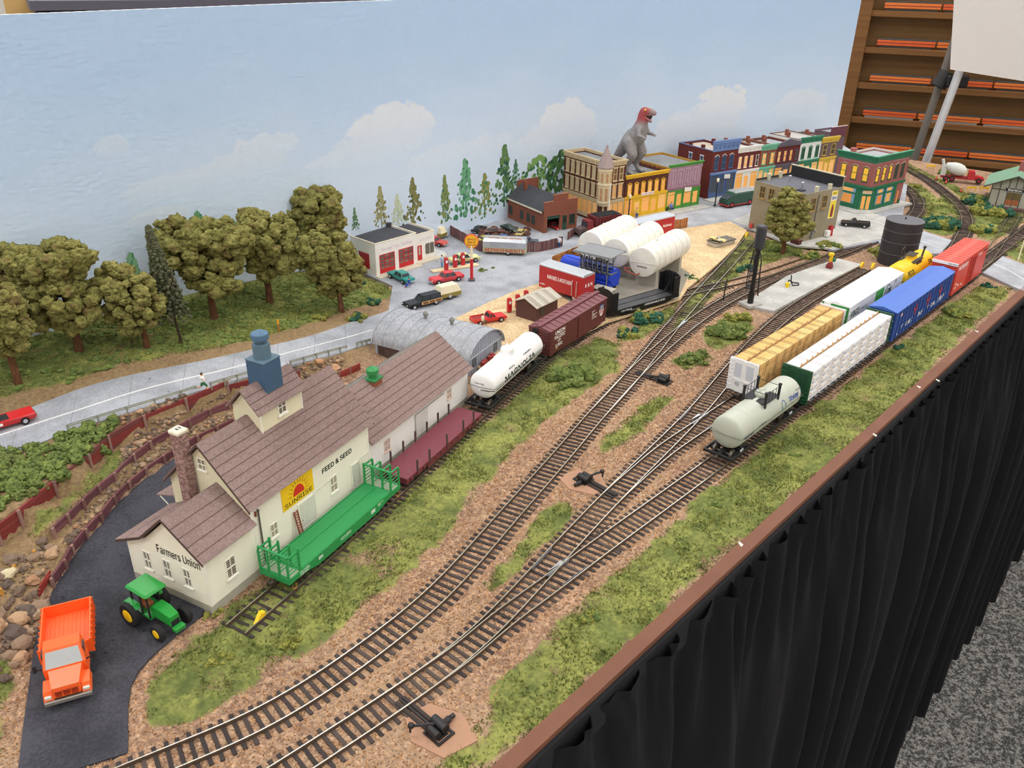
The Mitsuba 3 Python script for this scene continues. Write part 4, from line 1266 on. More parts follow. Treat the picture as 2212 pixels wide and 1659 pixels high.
# the inner yard track
V3 = .1312
P = on4(.5330, .7615, V3)
centerbeam('long centre beam flatcar with white ends loaded with tan strapped lumber', P, .0172, M('e9e9ea', .45), 'tan', 4, 11, M('2d2d31', .6), ('white', 'c3c7d2', 'd6d8dd'))
P = on4(.7700, .9560, V3)
t = boxcar('white boxcar with green ends and door behind the tan lumber car', P, .0178, .0520, .0036, M('e3e4e8', .45), M('f1f0f2', .5), M('3b8a3f', .45), ribs=0, walk=False, endribs=5)
L, hw = P[2], .0178
t.add('roof_panel', cat([B(x - .0002, x + .0002, -hw, hw, .0521, .0524) for x in np.linspace(-L + .01, L - .01, 14)]), M('dddde0', .5), kind='stuff')
t.add('door', cat(B(-.004, .0220, -hw - .0010, -hw, .0112, .0500, .0003), [B(-.004, .022, -hw - .0014, -hw - .0008, z, z + .0006) for z in (.020, .028, .036, .044)]), M('4a9a4c', .5))
side(t, 'VBGI', -L + .008, .0350, .0080, hw, M('20402f', .5), bold=True)
side(t, 'VERMONT', -L + .036, .0360, .0044, hw, M('7f8b94', .5))
t.add('emblem', cat([mv(prism([(a * math.cos(q), b * math.sin(q)) for q in np.linspace(0, 6.28, 20)[:-1]], -hw - d, -hw, 'y'), x, 0, z) for a, b, d, x, z in ((.0095, .0105, .0002, .040, .0385),)]), M('1d5a38', .5))
t.add('emblem_disc', mv(prism([(.0080 * math.cos(q), .0090 * math.sin(q)) for q in np.linspace(0, 6.28, 20)[:-1]], -hw - .0003, -hw, 'y'), .0405, 0, .0385), M('e6e7ea', .45))
t.add('lettering', txt('GN', .0085, [.0345, -hw - .0004, .0345], [1, 0, 0], [0, 0, 1], True), M('1d4a38', .5))
smalltype(t, .062, .0480, hw, M('4c525a', .5), (('CAPY', .0018), ('LT WT', .0018), ('CU FT', .0018)))
t.add('end_sign', B(-L - .0020, -L - .0012, .006, .0150, .0490, .0530), LW)

P = on4(.9660, 1.1050, V3)
YL = M('efc022', .4, coat=.2)
t = tank_car('yellow tank car lettered PENN SALT behind the blue boxcar', P, .0185, YL, .0335, P[2] - .008)
zc, r = .0335, .0185
W_ = t.add('platform', cat(B(-.018, .018, -.0120, .0120, zc + .0160, zc + .0172), prism([(-.0118, zc + .0160), (.0118, zc + .0160), (.0165, zc + .006), (-.0165, zc + .006)], -.0105, .0105, 'x')), M('3b332c', .6))
t.add('dome', hull([(x, y, zc + z) for x, y, z in ((-.009, -.006, .017), (.009, -.006, .017), (.009, .006, .017), (-.009, .006, .017), (-.007, -.0045, .0235), (.007, -.0045, .0235), (.007, .0045, .0235), (-.007, .0045, .0235))]), YL)
t.add('dome_plate', B(-.012, .010, -.0065, .0065, zc + .0240, zc + .0248), M('3b332c', .6))
t.add('valve_post', cat(cyl([.021, -.008, zc + .014], [.027, -.008, zc + .030], .0014, 8), cyl([.026, -.008, zc + .030], [.028, -.008, zc + .0305], .0022, 8)), M('3b332c', .6), sub=W_)
t.add('platform_rail', cat(tube([[-.016, .010, zc + .017], [-.016, .010, zc + .032], [-.008, .010, zc + .0350], [-.004, .010, zc + .033], [-.004, .010, zc + .017]], .0006, 6), tube([[-.016, -.008, zc + .0260], [-.022, .000, zc + .0275], [-.016, .006, zc + .0260]], .0005, 6)), M('4a4038', .5), sub=W_)
t.add('lettering', curved_text('PENN', .0068, r, zc, -.052, .0050, bold=True), KB)
t.add('lettering', curved_text('SALT', .0068, r, zc, .032, .0050, bold=True), KB)
# ------------------------------------------------------------------ buildings: walls are faces (o, xd, n); u runs along the wall to the right seen from outside, z up, d out of it
class Face:
    def __init__(self, o, xd):
        self.o, self.xd = np.asarray(o, float), np.asarray(xd, float) / np.linalg.norm(xd)
        self.n = np.cross(self.xd, [0, 0, 1.0])

    def P(self, q):
        q = np.asarray(q, float)
        return self.o + q[..., :1] * self.xd + q[..., 2:3] * self.n + q[..., 1:2] * np.array([0, 0, 1.0])

    def box(self, u0, u1, z0, z1, d0, d1, bev=0.):
        v, f = B(u0, u1, z0, z1, d0, d1, bev)
        return fixn((self.P(v), f))

    def poly(self, pts, d0, d1):
        v, f = prism(pts, d0, d1, 'z')
        return fixn((self.P(v), f))

    def text(self, s, h, u, z, **k):
        d = k.pop('d', .00005)
        return txt(s, h, self.P(np.array([u, z, d])), self.xd, [0, 0, 1], **k)


def clapboard(F, pts, pitch=.0018, d=.00032, d0=0.):
    """lapped boards on the wall outline pts (u,z): every course leans out at its foot"""
    g = Polygon(pts)
    x0, z0, x1, z1 = g.bounds
    out = []
    for k in range(int(math.ceil((z1 - z0) / pitch))):
        a, b = z0 + k * pitch, min(z1, z0 + (k + 1) * pitch)
        s = g.intersection(Polygon([(x0 - 1, a), (x1 + 1, a), (x1 + 1, b), (x0 - 1, b)]))
        if s.is_empty or s.geom_type != 'Polygon' or s.area < 1e-9:
            continue
        v, f = prism(list(s.exterior.coords)[:-1], d0, d0 + .00005, 'z')
        top = v[:, 2] > d0 + .00002
        v[top, 2] = d0 + .00005 + d * np.clip((b - v[top, 1]) / pitch, 0, 1)
        out.append(fixn((F.P(v), f)))
    return cat(*out)


GLASSD = M('2a2b2d', .15, spec=.6)


def window(t, F, u0, u1, z0, z1, frame_, pane, nx=2, ny=2, bar=.0007, d=.0007, sill=True, head=False, sub=None, name='window', inset=0.0, panes=True):
    """a window: its frame bars are the part, its panes are sub-parts"""
    bars = [F.box(u0 - bar, u0, z0 - bar, z1 + bar, 0, d), F.box(u1, u1 + bar, z0 - bar, z1 + bar, 0, d), F.box(u0, u1, z1, z1 + bar, 0, d), F.box(u0, u1, z0 - bar, z0, 0, d)]
    for k in range(1, nx):
        u = u0 + (u1 - u0) * k / nx
        bars.append(F.box(u - bar * .35, u + bar * .35, z0, z1, 0, d * .8))
    for k in range(1, ny):
        z = z0 + (z1 - z0) * k / ny
        bars.append(F.box(u0, u1, z - bar * .45, z + bar * .45, 0, d * .8))
    if sill:
        bars.append(F.box(u0 - bar * 1.8, u1 + bar * 1.8, z0 - bar * 2.1, z0 - bar, 0, d * 2))
    if head:
        bars.append(F.box(u0 - bar * 2, u1 + bar * 2, z1 + bar, z1 + bar * 2.6, 0, d * 1.8))
    k = t.add(name, cat(*bars), frame_)
    if panes:
        if nx * ny <= 4 and (u1 - u0) > .006:
            for i in range(nx):
                for j in range(ny):
                    t.add('pane', F.box(u0 + (u1 - u0) * i / nx, u0 + (u1 - u0) * (i + 1) / nx, z0 + (z1 - z0) * j / ny, z0 + (z1 - z0) * (j + 1) / ny, .00002, d * .25 + .00005), pane, sub=k)
        else:
            t.add('pane', F.box(u0, u1, z0, z1, .00002, d * .25 + .00005), pane, sub=k)
    return k


def roof_slope(t, a, b, c, d, n, th, mat, name='roof_strip', lap=.0004, rng_=None):
    """strips between the edge a-b (eave) and d-c (ridge), each lapping the one below; a,b,c,d corners counted round seen from above"""
    a, b, c, d = (np.asarray(q, float) for q in (a, b, c, d))
    nn = np.cross(b - a, d - a)
    nn /= np.linalg.norm(nn)
    seams = []
    for k in range(n):
        s0, s1 = max(0, k / n - .10 / n), (k + 1) / n
        p = [a + (d - a) * s0, b + (c - b) * s0, b + (c - b) * s1, a + (d - a) * s1]
        up = [nn * (th + lap), nn * (th + lap), nn * th, nn * th]
        V = np.array(p + [q + u for q, u in zip(p, up)])
        t.add(name, hull(V), mat)
        if k:
            q = [a + (d - a) * s0 + nn * (th + lap), b + (c - b) * s0 + nn * (th + lap)]
            w = (d - a) / np.linalg.norm(d - a)
            seams.append(hull([p_ + w * e + nn * f for p_ in q for e in (-.00035, .0001) for f in (-lap * 1.2, .00012)]))
    if seams:
        t.add(name.replace('strip', 'seams'), cat(*seams), M('5d4a46', .9), kind='stuff')


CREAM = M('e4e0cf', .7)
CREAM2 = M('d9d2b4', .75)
TRIMC = M('ece9dd', .6)
FOUND = M('a9a797', .85)


def f_roofbrown(p, n, uv):
    a = .4 * fbm(p.x * 20, p.y * 20, p.z * 20, 3) + .6 * noise(p.x * 900, p.y * 900, p.z * 900)
    return mix(lin('7f6b67'), lin('937e79'), smoothstep(.25, .8, a))


PM('roofbrown', f_roofbrown, .9)
WINMILL = M('7a5f52', .4)
MO = G(461, 1326.5, 0)
MO[2] = 0
MAZ = 27.4
t = Thing('feed_mill', 'large cream clapboard feed mill with brown roof, cupola and FEED & SEED lettering', 'building', MO, MAZ)
RB = 'mat_roofbrown'
X, Y_, Z_ = np.eye(3)
W_R = lambda y: Face([0, y, 0], [1, 0, 0])                # walls that face the siding
W_F = lambda x, y=0: Face([x, y, 0], [0, -1, 0])          # walls that face the asphalt: u = -(y - y0)
# main block
x0, x1, yb, ze, zr, yr = .0505, .1965, .0850, .0660, .1105, .0425
t.add('foundation', B(x0 - .0004, x1 + .0004, -.0004, yb + .0004, -.001, .0080), FOUND)
FR = W_R(0)
gab = [(0, .008), (0, ze + .0015), (yr, zr - .0012), (yb, ze + .0015), (yb, .008)]
t.add('walls', prism([(y + (.0004 if y == 0 else (-.0004 if y == yb else 0)), z - .0006 * (z > .05)) for y, z in gab], x0 + .0004, x1 - .0004, 'x'), CREAM)
t.add('siding', clapboard(FR, [(x0, .008), (x1, .008), (x1, ze + .001), (x0, ze + .001)]), CREAM, kind='stuff')
FF = W_F(x0)
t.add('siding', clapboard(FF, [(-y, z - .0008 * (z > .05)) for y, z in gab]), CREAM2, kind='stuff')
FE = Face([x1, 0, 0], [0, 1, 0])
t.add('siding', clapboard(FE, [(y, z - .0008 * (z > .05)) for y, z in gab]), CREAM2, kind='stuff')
t.add('corner_board', cat(FR.box(x0 - .0004, x0 + .0012, .008, ze, 0, .0006), FR.box(x1 - .0012, x1 + .0004, .008, ze, 0, .0006), FF.box(-.0012, .0004, .008, ze, 0, .0006)), TRIMC)
ox, oe = .0045, .0032
s_ = (zr - ze) / (yr)
roof_slope(t, (x0 - ox, -oe, ze - oe * s_ + .0015), (x1 + ox + .002, -oe, ze - oe * s_ + .0015), (x1 + ox + .002, yr, zr), (x0 - ox, yr, zr), 9, .0011, RB)
roof_slope(t, (x1 + ox + .002, yb + oe, ze - oe * s_ + .0015), (x0 - ox, yb + oe, ze - oe * s_ + .0015), (x0 - ox, yr, zr), (x1 + ox + .002, yr, zr), 9, .0011, RB)
t.add('roof_edge', cat([hull([(x, y, z + d) for x in (a, b) for y, z in ((-oe, ze - oe * s_ + .0010), (yr, zr)) for d in (-.0012, .0008)]) for a, b in ((x0 - ox - .0002, x0 - ox + .0006), (x1 + ox + .0014, x1 + ox + .0022))], [hull([(x, y, z + d) for x in (x0 - ox - .0002, x0 - ox + .0006) for y, z in ((yb + oe, ze - oe * s_ + .0010), (yr, zr)) for d in (-.0012, .0008)])]), M('4d3c38', .8))
for u0, u1, z0, z1 in ((.0668, .0738, .0258, .0372), (.1412, .1490, .0240, .0386)):
    window(t, FR, u0, u1, z0, z1, TRIMC, WINMILL, bar=.0008, d=.0009)
window(t, FF, -.0487, -.0412, .0862, .0950, TRIMC, M('4d4a40', .4), bar=.0008, d=.0009)
for nm, u0, u1, z0, z1 in (('freight_door', .1000, .1205, .0120, .0365), ('freight_door', .1700, .1818, .0120, .0352)):
    k = t.add(nm, cat([FR.box(u, u + (u1 - u0) / 12 - .00025, z0, z1, 0, .0009) for u in np.linspace(u0, u1, 13)[:-1]]), M('dedccf', .7))
    t.add('door_frame', cat(FR.box(u0 - .0012, u0, z0, z1 + .0012, 0, .0011), FR.box(u0 - .0012, u1 + .0010, z1, z1 + .0010, 0, .0011), FR.box(u0 - .001, u1 + .001, z0 - .0008, z0, 0, .0012)), TRIMC, sub=k)
    t.add('door_knob', cyl(FR.P(np.array([u0 + .0022, (z0 + z1) / 2 - .004, .0008])), FR.P(np.array([u0 + .0022, (z0 + z1) / 2 - .004, .0016])), .0004, 8), M('8d8a80', .4, .6), sub=k)
t.add('door_track', cat(FR.box(.118, .142, .0372, .0380, 0, .0009), FR.box(.180, .195, .0362, .0370, 0, .0009)), M('cfcdbf', .6))
sg = t.add('sunrise_sign', FR.box(.0825, .1200, .0405, .0652, .0003, .0008), M('f0c419', .5), label='yellow sign with a red rising sun')
t.add('sun', FR.poly([(.1020 + .0066 * math.cos(a), .0478 + .0086 * math.sin(a)) for a in np.linspace(0, math.pi, 18)], .0008, .0010), M('d12a22', .5), sub=sg)
rays = []
for a in np.linspace(.12, math.pi - .12, 11):
    c_, s2 = math.cos(a), math.sin(a)
    rays.append(FR.poly([(.1020 + .0088 * c_ - .0004 * s2, .0478 + .0108 * s2 + .0004 * c_), (.1020 + .0142 * c_, .0478 + .0162 * s2), (.1020 + .0088 * c_ + .0004 * s2, .0478 + .0108 * s2 - .0004 * c_)], .0008, .0010))
t.add('sun_rays', cat(*rays), M('a8701c', .5), sub=sg)
t.add('sign_lettering', FR.text('SUNRISE', .0040, .0842, .0421, fit=.0335, d=.0008, bold=False), M('3d2a18', .6), sub=sg)
t.add('lettering', FR.text('FEED & SEED', .0044, .1318, .0490, fit=.0405, d=.0004, bold=True), M('222222', .6))
t.add('stove_pipe', cat(FR.box(.0556, .0568, .0100, .0592, .0008, .0020, .0003), FR.poly([(.0552, .0590), (.0572, .0590), (.0562, .0612)], .0006, .0022)), M('57524c', .6))
t.add('wall_bracket', cat([FR.box(.0525 + .0002 * k, .0540, .0560 + .0016 * k, .0570 + .0016 * k, .0004, .0022, .0002) for k in range(3)]), M('7a3f2c', .8))
# FU annex
t.add('annex_foundation', B(-.0004, .0510, -.0004, .0829, -.001, .0075), FOUND)
ag = [(0, .0075), (0, .0515), (.032, .0758), (.0594, .0495), (.0825, .0395), (.0825, .0075)]
t.add('annex_walls', prism([(min(max(y, .0004), .0821), z - .0004 * (z > .03)) for y, z in ag], .0004, .0509, 'x'), CREAM)
FA = W_F(0)
t.add('annex_siding', clapboard(FA, [(-y, z - .0006 * (z > .03)) for y, z in ag]), CREAM, kind='stuff')
t.add('annex_siding', clapboard(FR, [(0, .0075), (.0503, .0075), (.0503, .0512), (0, .0512)]), CREAM, kind='stuff')
t.add('annex_corner_board', cat(FR.box(-.0004, .0013, .0075, .0505, 0, .0006), FA.box(-.0013, .0004, .0075, .0505, 0, .0006), FA.box(-.0825, -.0812, .0075, .040, 0, .0006)), TRIMC)
AR = lambda y, z: ((-.0042, y, z), (.0503, y, z))
sa = (.0758 - .0515) / .032
e0, r0, k0, l0 = (-.0040, .0515 - .004 * sa + .0018), (.0320, .0775), (.0600, .0512), (.0905, .0372)
for (ya, za), (yb_, zb_), n, fl in ((e0, r0, 5, 0), (k0, r0, 3, 1), (l0, k0, 2, 1)):
    p, q = AR(ya, za), AR(yb_, zb_)
    if fl:
        roof_slope(t, p[1], p[0], q[0], q[1], n, .0010, RB, 'annex_roof_strip')
    else:
        roof_slope(t, p[0], p[1], q[1], q[0], n, .0010, RB, 'annex_roof_strip')
t.add('annex_roof_edge', cat([hull([(x, y, z + d) for x in (-.0045, -.0038) for y, z in (a, b) for d in (-.0012, .0010)]) for a, b in ((e0, r0), (r0, k0), (k0, l0))]), M('4d3c38', .8))
for y0, y1 in ((.0590, .0655), (.0376, .0441), (.0168, .0233)):
    window(t, FA, -y1, -y0, .0195, .0345, TRIMC, M('4c4744', .4), bar=.0009, d=.0010)
window(t, FR, .0186, .0270, .0205, .0365, TRIMC, M('54433e', .4), bar=.0009, d=.0010)
t.add('lettering', FA.text('Farmers Union', .0073, -.0490, .0403, fit=.0448, d=.0004, bold=False), M('222222', .6))
# cupola
cx0, cx1, cy0, cy1, cze, czr = .0995, .1480, .0284, .0570, .1168, .1325
cyr = (cy0 + cy1) / 2
cg = [(cy0, .090), (cy0, cze), (cyr, czr), (cy1, cze), (cy1, .090)]
k = t.add('cupola', prism([(y + (.0004 if y == cy0 else (-.0004 if y == cy1 else 0)), z - .0005 * (z > .1)) for y, z in cg], cx0 + .0004, cx1 - .0004, 'x'), CREAM2)
FC = W_R(cy0)
t.add('cupola_siding', cat(clapboard(FC, [(cx0, .0945), (cx1, .0945), (cx1, cze), (cx0, cze)]), clapboard(W_F(cx0), [(-y, z - .0006 * (z > .1)) for y, z in cg])), CREAM2, sub=k, kind='stuff')
t.add('corner_board', cat(FC.box(cx0 - .0004, cx0 + .001, .095, cze, 0, .0006), FC.box(cx1 - .001, cx1 + .0004, .095, cze, 0, .0006)), TRIMC, sub=k)
sc_ = (czr - cze) / (cyr - cy0)
for (ya, za), fl in (((cy0 - .003, cze - .003 * sc_ + .0018), 0), ((cy1 + .003, cze - .003 * sc_ + .0018), 1)):
    a, b, c, d = (cx0 - .0045, ya, za), (cx1 + .0045, ya, za), (cx1 + .0045, cyr, czr + .0012), (cx0 - .0045, cyr, czr + .0012)
    roof_slope(t, *((a, b, c, d) if not fl else (b, a, d, c)), 4, .0010, RB, 'cupola_roof_strip')
window(t, FC, .1200, .1282, .1050, .1165, TRIMC, GLASSD, bar=.0009, d=.0010)
SB = M('3d5c78', .55)
SB2 = M('587181', .6)
bx0, bx1, by0, by1 = .1148, .1337, .0327, .0520
k = t.add('dust_collector', B(bx0, bx1, by0, by1, .1180, .1512, .0003), SB, label='dark blue dust collector box and vent')
bc = ((bx0 + bx1) / 2, (by0 + by1) / 2, 0)
t.add('collector_lid', B(bx0 - .0004, bx1 + .0004, by0 - .0004, by1 + .0004, .1510, .1522, .0003), SB2, sub=k)
t.add('collector_drum', lathe([(.0070, .1520), (.0070, .1640), (.0066, .1646), (.0035, .1652), (.0033, .1690)], 26, bc), SB2, 40, sub=k)
t.add('collector_cap', lathe([(.0033, .1680), (.0068, .1682), (.0070, .1690), (.0070, .1728), (.0066, .1734), (.0008, .1762), (.0003, .1764)], 26, bc), M('4f6f8c', .55), 40, sub=k)
# chimney: bricks
chx0, chx1, chy0, chy1 = .0402, .0490, .0530, .0622
k = t.add('chimney', B(chx0 + .0006, chx1 - .0002, chy0 + .0005, chy1 - .0005, .045, .1185), M('5d4a48', .9))
br = []
brm = [M(c, .85) for c in ('a3837d', '8f6e69', 'b5948c')]
rr_ = random.Random(5)
courses = {0: [], 1: [], 2: []}
for i, z in enumerate(np.arange(.046, .1175, .00155)):
    off = (i % 2) * .0012
    for y in np.arange(chy0 - off, chy1 - .0004, .0024):
        a, b = max(y, chy0), min(y + .0022, chy1)
        if b - a > .0004:
            courses[rr_.randrange(3)].append(B(chx0, chx0 + .0008, a, b, z, z + .00125))
    for x in np.arange(chx0 - off, chx1 - .0004, .0024):
        a, b = max(x, chx0), min(x + .0022, chx1)
        if b - a > .0004:
            courses[rr_.randrange(3)].append(B(a, b, chy0, chy0 + .0006, z, z + .00125))
for i in range(3):
    t.add('bricks', cat(*courses[i]), brm[i], sub=k, kind='stuff')
t.add('chimney_cap', cat(B(chx0 - .0010, chx1 + .0010, chy0 - .0010, chy1 + .0010, .1180, .1215, .0010)), M('d6d3bd', .7), sub=k)
t.add('flue', cat(B(.0430, .0444, .0560, .0590, .1213, .12165), B(.0458, .0470, .0560, .0590, .1213, .12165)), M('3a3a36', .8), sub=k)
# awning on the far wall
t.add('dock_awning', hull([(x, y, z + d) for x in (.050, .100) for y, z in ((yb, .0470), (yb + .022, .0410)) for d in (0, .0010)]), RB)
t.add('awning_brace', cat([cyl([x, yb, .028], [x, yb + .018, .0418], .0006, 6) for x in (.0505, .075, .0995)]), TRIMC)
# the warehouse wing
wx0, wx1, wy0, wy1, wze, wzr, wyr = .1975, .3785, .0030, .0890, .0420, .0745, .0460
t.add('wing_foundation', B(wx0, wx1 + .0004, wy0 - .0004, wy1, -.001, .0085), FOUND)
FW = W_R(wy0)
wg = [(wy0, .0085), (wy0, wze), (wyr, wzr - .0012), (wy1, wze), (wy1, .0085)]
t.add('wing_walls', prism([(y + (.0004 if y == wy0 else 0), z - .0005 * (z > .02)) for y, z in wg], wx0, wx1 - .0004, 'x'), CREAM)
t.add('wing_siding', clapboard(FW, [(wx0, .0085), (wx1, .0085), (wx1, wze), (wx0, wze)], .0016), M('e2dfda', .7), kind='stuff')
t.add('wing_siding', clapboard(Face([wx1, 0, 0], [0, 1, 0]), [(y, z - .0006 * (z > .02)) for y, z in wg], .0016), CREAM2, kind='stuff')
t.add('wing_corner_board', FW.box(wx1 - .0013, wx1 + .0004, .0085, wze, 0, .0006), TRIMC)
sw_ = (wzr - wze) / (wyr - wy0)
for (ya, za), fl, n in (((wy0 - .004, wze - .004 * sw_ + .0012), 0, 8), ((wy1 + .004, wze - .004 * sw_ + .0012), 1, 8)):
    a, b, c, d = (wx0 + .0040, ya, za), (wx1 + .0065, ya, za), (wx1 + .0065, wyr, wzr), (wx0 + .0040, wyr, wzr)
    if fl:
        roof_slope(t, b, a, d, c, n, .0010, M('7d7a74', .9), 'wing_roof_strip')
    else:
        roof_slope(t, a, b, c, d, n, .0010, RB, 'wing_roof_strip')
for u0, u1, z0, z1 in ((.2240, .2320, .0200, .0310), (.3370, .3440, .0240, .0340)):
    window(t, FW, u0, u1, z0, z1, M('d8c3b0', .6), M('6a4a3c', .4), bar=.0007, d=.0008)
k = t.add('wing_door', cat([FW.box(u, u + .0013, .0110, .0335, 0, .0008) for u in np.arange(.2770, .2985, .0016)]), M('dcdad4', .7))
t.add('door_frame', cat(FW.box(.2752, .2768, .0100, .0345, 0, .0011), FW.box(.2752, .3300, .0342, .0352, 0, .0011)), M('a9a9a4', .7), sub=k)
k = t.add('roof_ventilator', B(.2545, .2675, .0335, .0465, .062, .0735, .0004), M('8a4f38', .8), label='green ventilator on the ridge')
t.add('vent_base', B(.2535, .2685, .0325, .0475, .0725, .0750, .0005), M('2f7d45', .5), sub=k)
t.add('vent_drum', lathe([(.0035, .0745), (.0035, .0775), (.0060, .0790), (.0063, .0830), (.0060, .0835), (.0004, .0870)], 22, (.261, .040, 0)), M('358a4c', .5), 40, sub=k)

for lbl, xx, lean in (('brown wooden ladder leaning on the mill wall beside the freight door', .0955, 0),):
    l = Thing('ladder', lbl, 'ladder', t.W((xx, -.0008, 0)), MAZ)
    l.add('rail', cyl([-.0028, -.0045, .0135], [-.0028, -.0008, .0345], .0006, 6), M('7a3f2c', .8))
    l.add('rail', cyl([.0012, -.0045, .0135], [.0012, -.0008, .0345], .0006, 6), M('7a3f2c', .8))
    for q in np.linspace(.05, .95, 9):
        l.add('rung', cyl([-.0028, -.0045 + .0037 * q, .0135 + .021 * q], [.0012, -.0045 + .0037 * q, .0135 + .021 * q], .00045, 5), M('8a4a34', .8))
for i in range(5):
    b = Thing('lumber_plank', ('top', 'second', 'third', 'fourth', 'lowest')[4 - i] + ' orange brown plank of the pile between mill wall and green flatcar', 'plank', t.W((.064 + .0006 * i, -.0105 + .0012 * (i % 3), .0004 + .0026 * i)), MAZ + i * .8)
    b.add('board', B(0, .026, -.0045, .0025, 0, .0024, .0003), M(('b5763f', 'a86a36', 'c0824a')[i % 3], .8))

# ------------------------------------------------------------------ quonset hut: its arch spans local x, its axis runs along local y
q = Thing('quonset_hut', 'grey arched quonset hut with blue-grey boarded end wall and two roof vents', 'building', MO, MAZ)
qa, qb, qy0, qy1, qze, qzr = .4290, .5160, .0350, .1640, .0150, .0425
qc, qh = (qa + qb) / 2, (qb - qa) / 2


def arch(n=26, ex=0., dz=0.):
    th = np.linspace(math.pi, 0, n)
    return np.column_stack([qc + (qh + ex) * np.cos(th), qze + (qzr - qze) * np.sin(th) + dz])


def f_quon(p, n, uv):
    a = fbm(p.x * 45, p.y * 45, p.z * 160, 3)
    return mix(lin('8d9097'), lin('a9abb2'), smoothstep(.2, .8, a * .5 + .5 * noise(p.x * 500, p.y * 500, p.z * 90)))


PM('quonset', f_quon, .55, spec=.5)
PM('oldshed', lambda p, n, uv: mix(lin('4a3b39'), lin('5c4a46'), noise(p.x * 500, p.y * 500, p.z * 80)), .9)
npan = 9
for i in range(npan):
    ya, yb2 = qy0 - .0045 + (qy1 - qy0 + .008) * i / npan, qy0 - .0045 + (qy1 - qy0 + .008) * (i + 1) / npan + .0006
    o, a_ = arch(ex=.0016 + .0003 * (i % 2), dz=.0006 + .0003 * (i % 2)), arch(ex=.0006, dz=-.0002)
    ring = np.vstack([o, a_[::-1]])
    v, f = prism([tuple(p) for p in ring], ya, yb2, 'y')
    q.add('roof_panel', (v, f), 'mat_quonset', 25)
    q.add('seam', tube([[p[0], yb2, p[1]] for p in arch(ex=.0020, dz=.0010)], .00035, 5), M('8f9197', .6))
BW = M('9ba3b3', .65)
q.add('wall', prism([tuple(p) for p in arch()] + [(qb, 0), (qa, 0)], qy0 + .0004, qy0 + .0012, 'y'), M('7e8798', .7))
q.add('wall', prism([tuple(p) for p in arch()] + [(qb, 0), (qa, 0)], qy1 - .0012, qy1, 'y'), BW)
q.add('side_wall', cat(B(qa, qa + .001, qy0, qy1, 0, qze), B(qb - .001, qb, qy0, qy1, 0, qze)), 'mat_oldshed')
q.add('corner_post', cat(B(qa - .001, qa + .0012, qy1 - .003, qy1, 0, qze), B(qa - .001, qa + .0012, qy0, qy0 + .002, 0, qze), B(qb - .0012, qb + .001, qy0, qy0 + .002, 0, qze)), BW)
FQ = Face([0, qy0, 0], [1, 0, 0])
for x in np.arange(qa + .0005, qb - .003, .0058):
    xm = min(max(x + .0027, qa), qb)
    zt = qze + (qzr - qze) * math.sqrt(max(0, 1 - ((xm - qc) / qh) ** 2)) - .0006
    q.add('wall_board', FQ.box(x, min(x + .0052, qb), 0, zt, 0, .0006, .0002), BW)
q.add('wall_rail', FQ.box(qa, qb, .0205, .0214, .0006, .0012), M('c3c8d2', .5))
for u in (.4440, .4960):
    window(q, FQ, u, u + .0070, .0085, .0180, M('23252a', .5), M('14161a', .3), nx=2, ny=4, bar=.0005, d=.0012, sill=False, panes=True)
for y in (.118, .080):
    q.add('roof_vent', lathe([(.0020, qzr - .002), (.0020, qzr + .0050), (.0032, qzr + .0055), (.0034, qzr + .0078), (.0028, qzr + .0085), (.0004, qzr + .0110)], 16, (qc, y, 0)), M('7d7f7a', .7), 40)
for i, (x, y) in enumerate(((.4600, .0290), (.4660, .0300), (.4780, .0302), (.4855, .0308), (.4820, .0255))):
    d = Thing('oil_drum', ('first', 'second', 'third', 'fourth', 'fifth')[i] + ' red oil drum from the left along the quonset end wall', 'drum', q.W((x, y, 0)), 0, 'red oil drums at the quonset hut')
    d.add('body', lathe([(.0031, 0), (.0033, .0003), (.0032, .0030), (.0034, .0033), (.0032, .0036), (.0032, .0064), (.0034, .0067), (.0032, .0070), (.0033, .0098), (.0031, .0101)], 18), M('8e2f2c', .55), 40)
    d.add('lid', lathe([(.0029, .0100), (.0029, .0103), (.0004, .0103)], 18), M('a8443c', .5))
# ------------------------------------------------------------------ the town
GLOW_PAINT = [M(c, .6) for c in ('ffc67c', 'ffbb6a', 'f7b45f')]  # warm pane colours stand in for light behind the glass; nothing emits
GLOW_PAINT_Y = M('ffc93f', .6)  # window light put into a plain yellow pane colour
DARKW = M('2e2c2a', .3)


def noisy(name, c0, c1, f=500, rough=.85):
    a, b = lin(c0), lin(c1)
    return PM(name, lambda p, n, uv: mix(a, b, .6 * noise(p.x * f, p.y * f, p.z * f) + .4 * fbm(p.x * 50, p.y * 50, p.z * 50, 2)), rough)


noisy('brickred', '7a4636', '925a48')
noisy('brickbrown', '4d2b22', '643a2e')
noisy('brickdark', '5a2724', '713632')
noisy('tar', '3b3c41', '55565c', 700)
noisy('gravel', '5d5f63', '9a9b9d', 900)
BRICK, BROWN, DKBR, TAR, GRAV = 'mat_brickred', 'mat_brickbrown', 'mat_brickdark', 'mat_tar', 'mat_gravel'


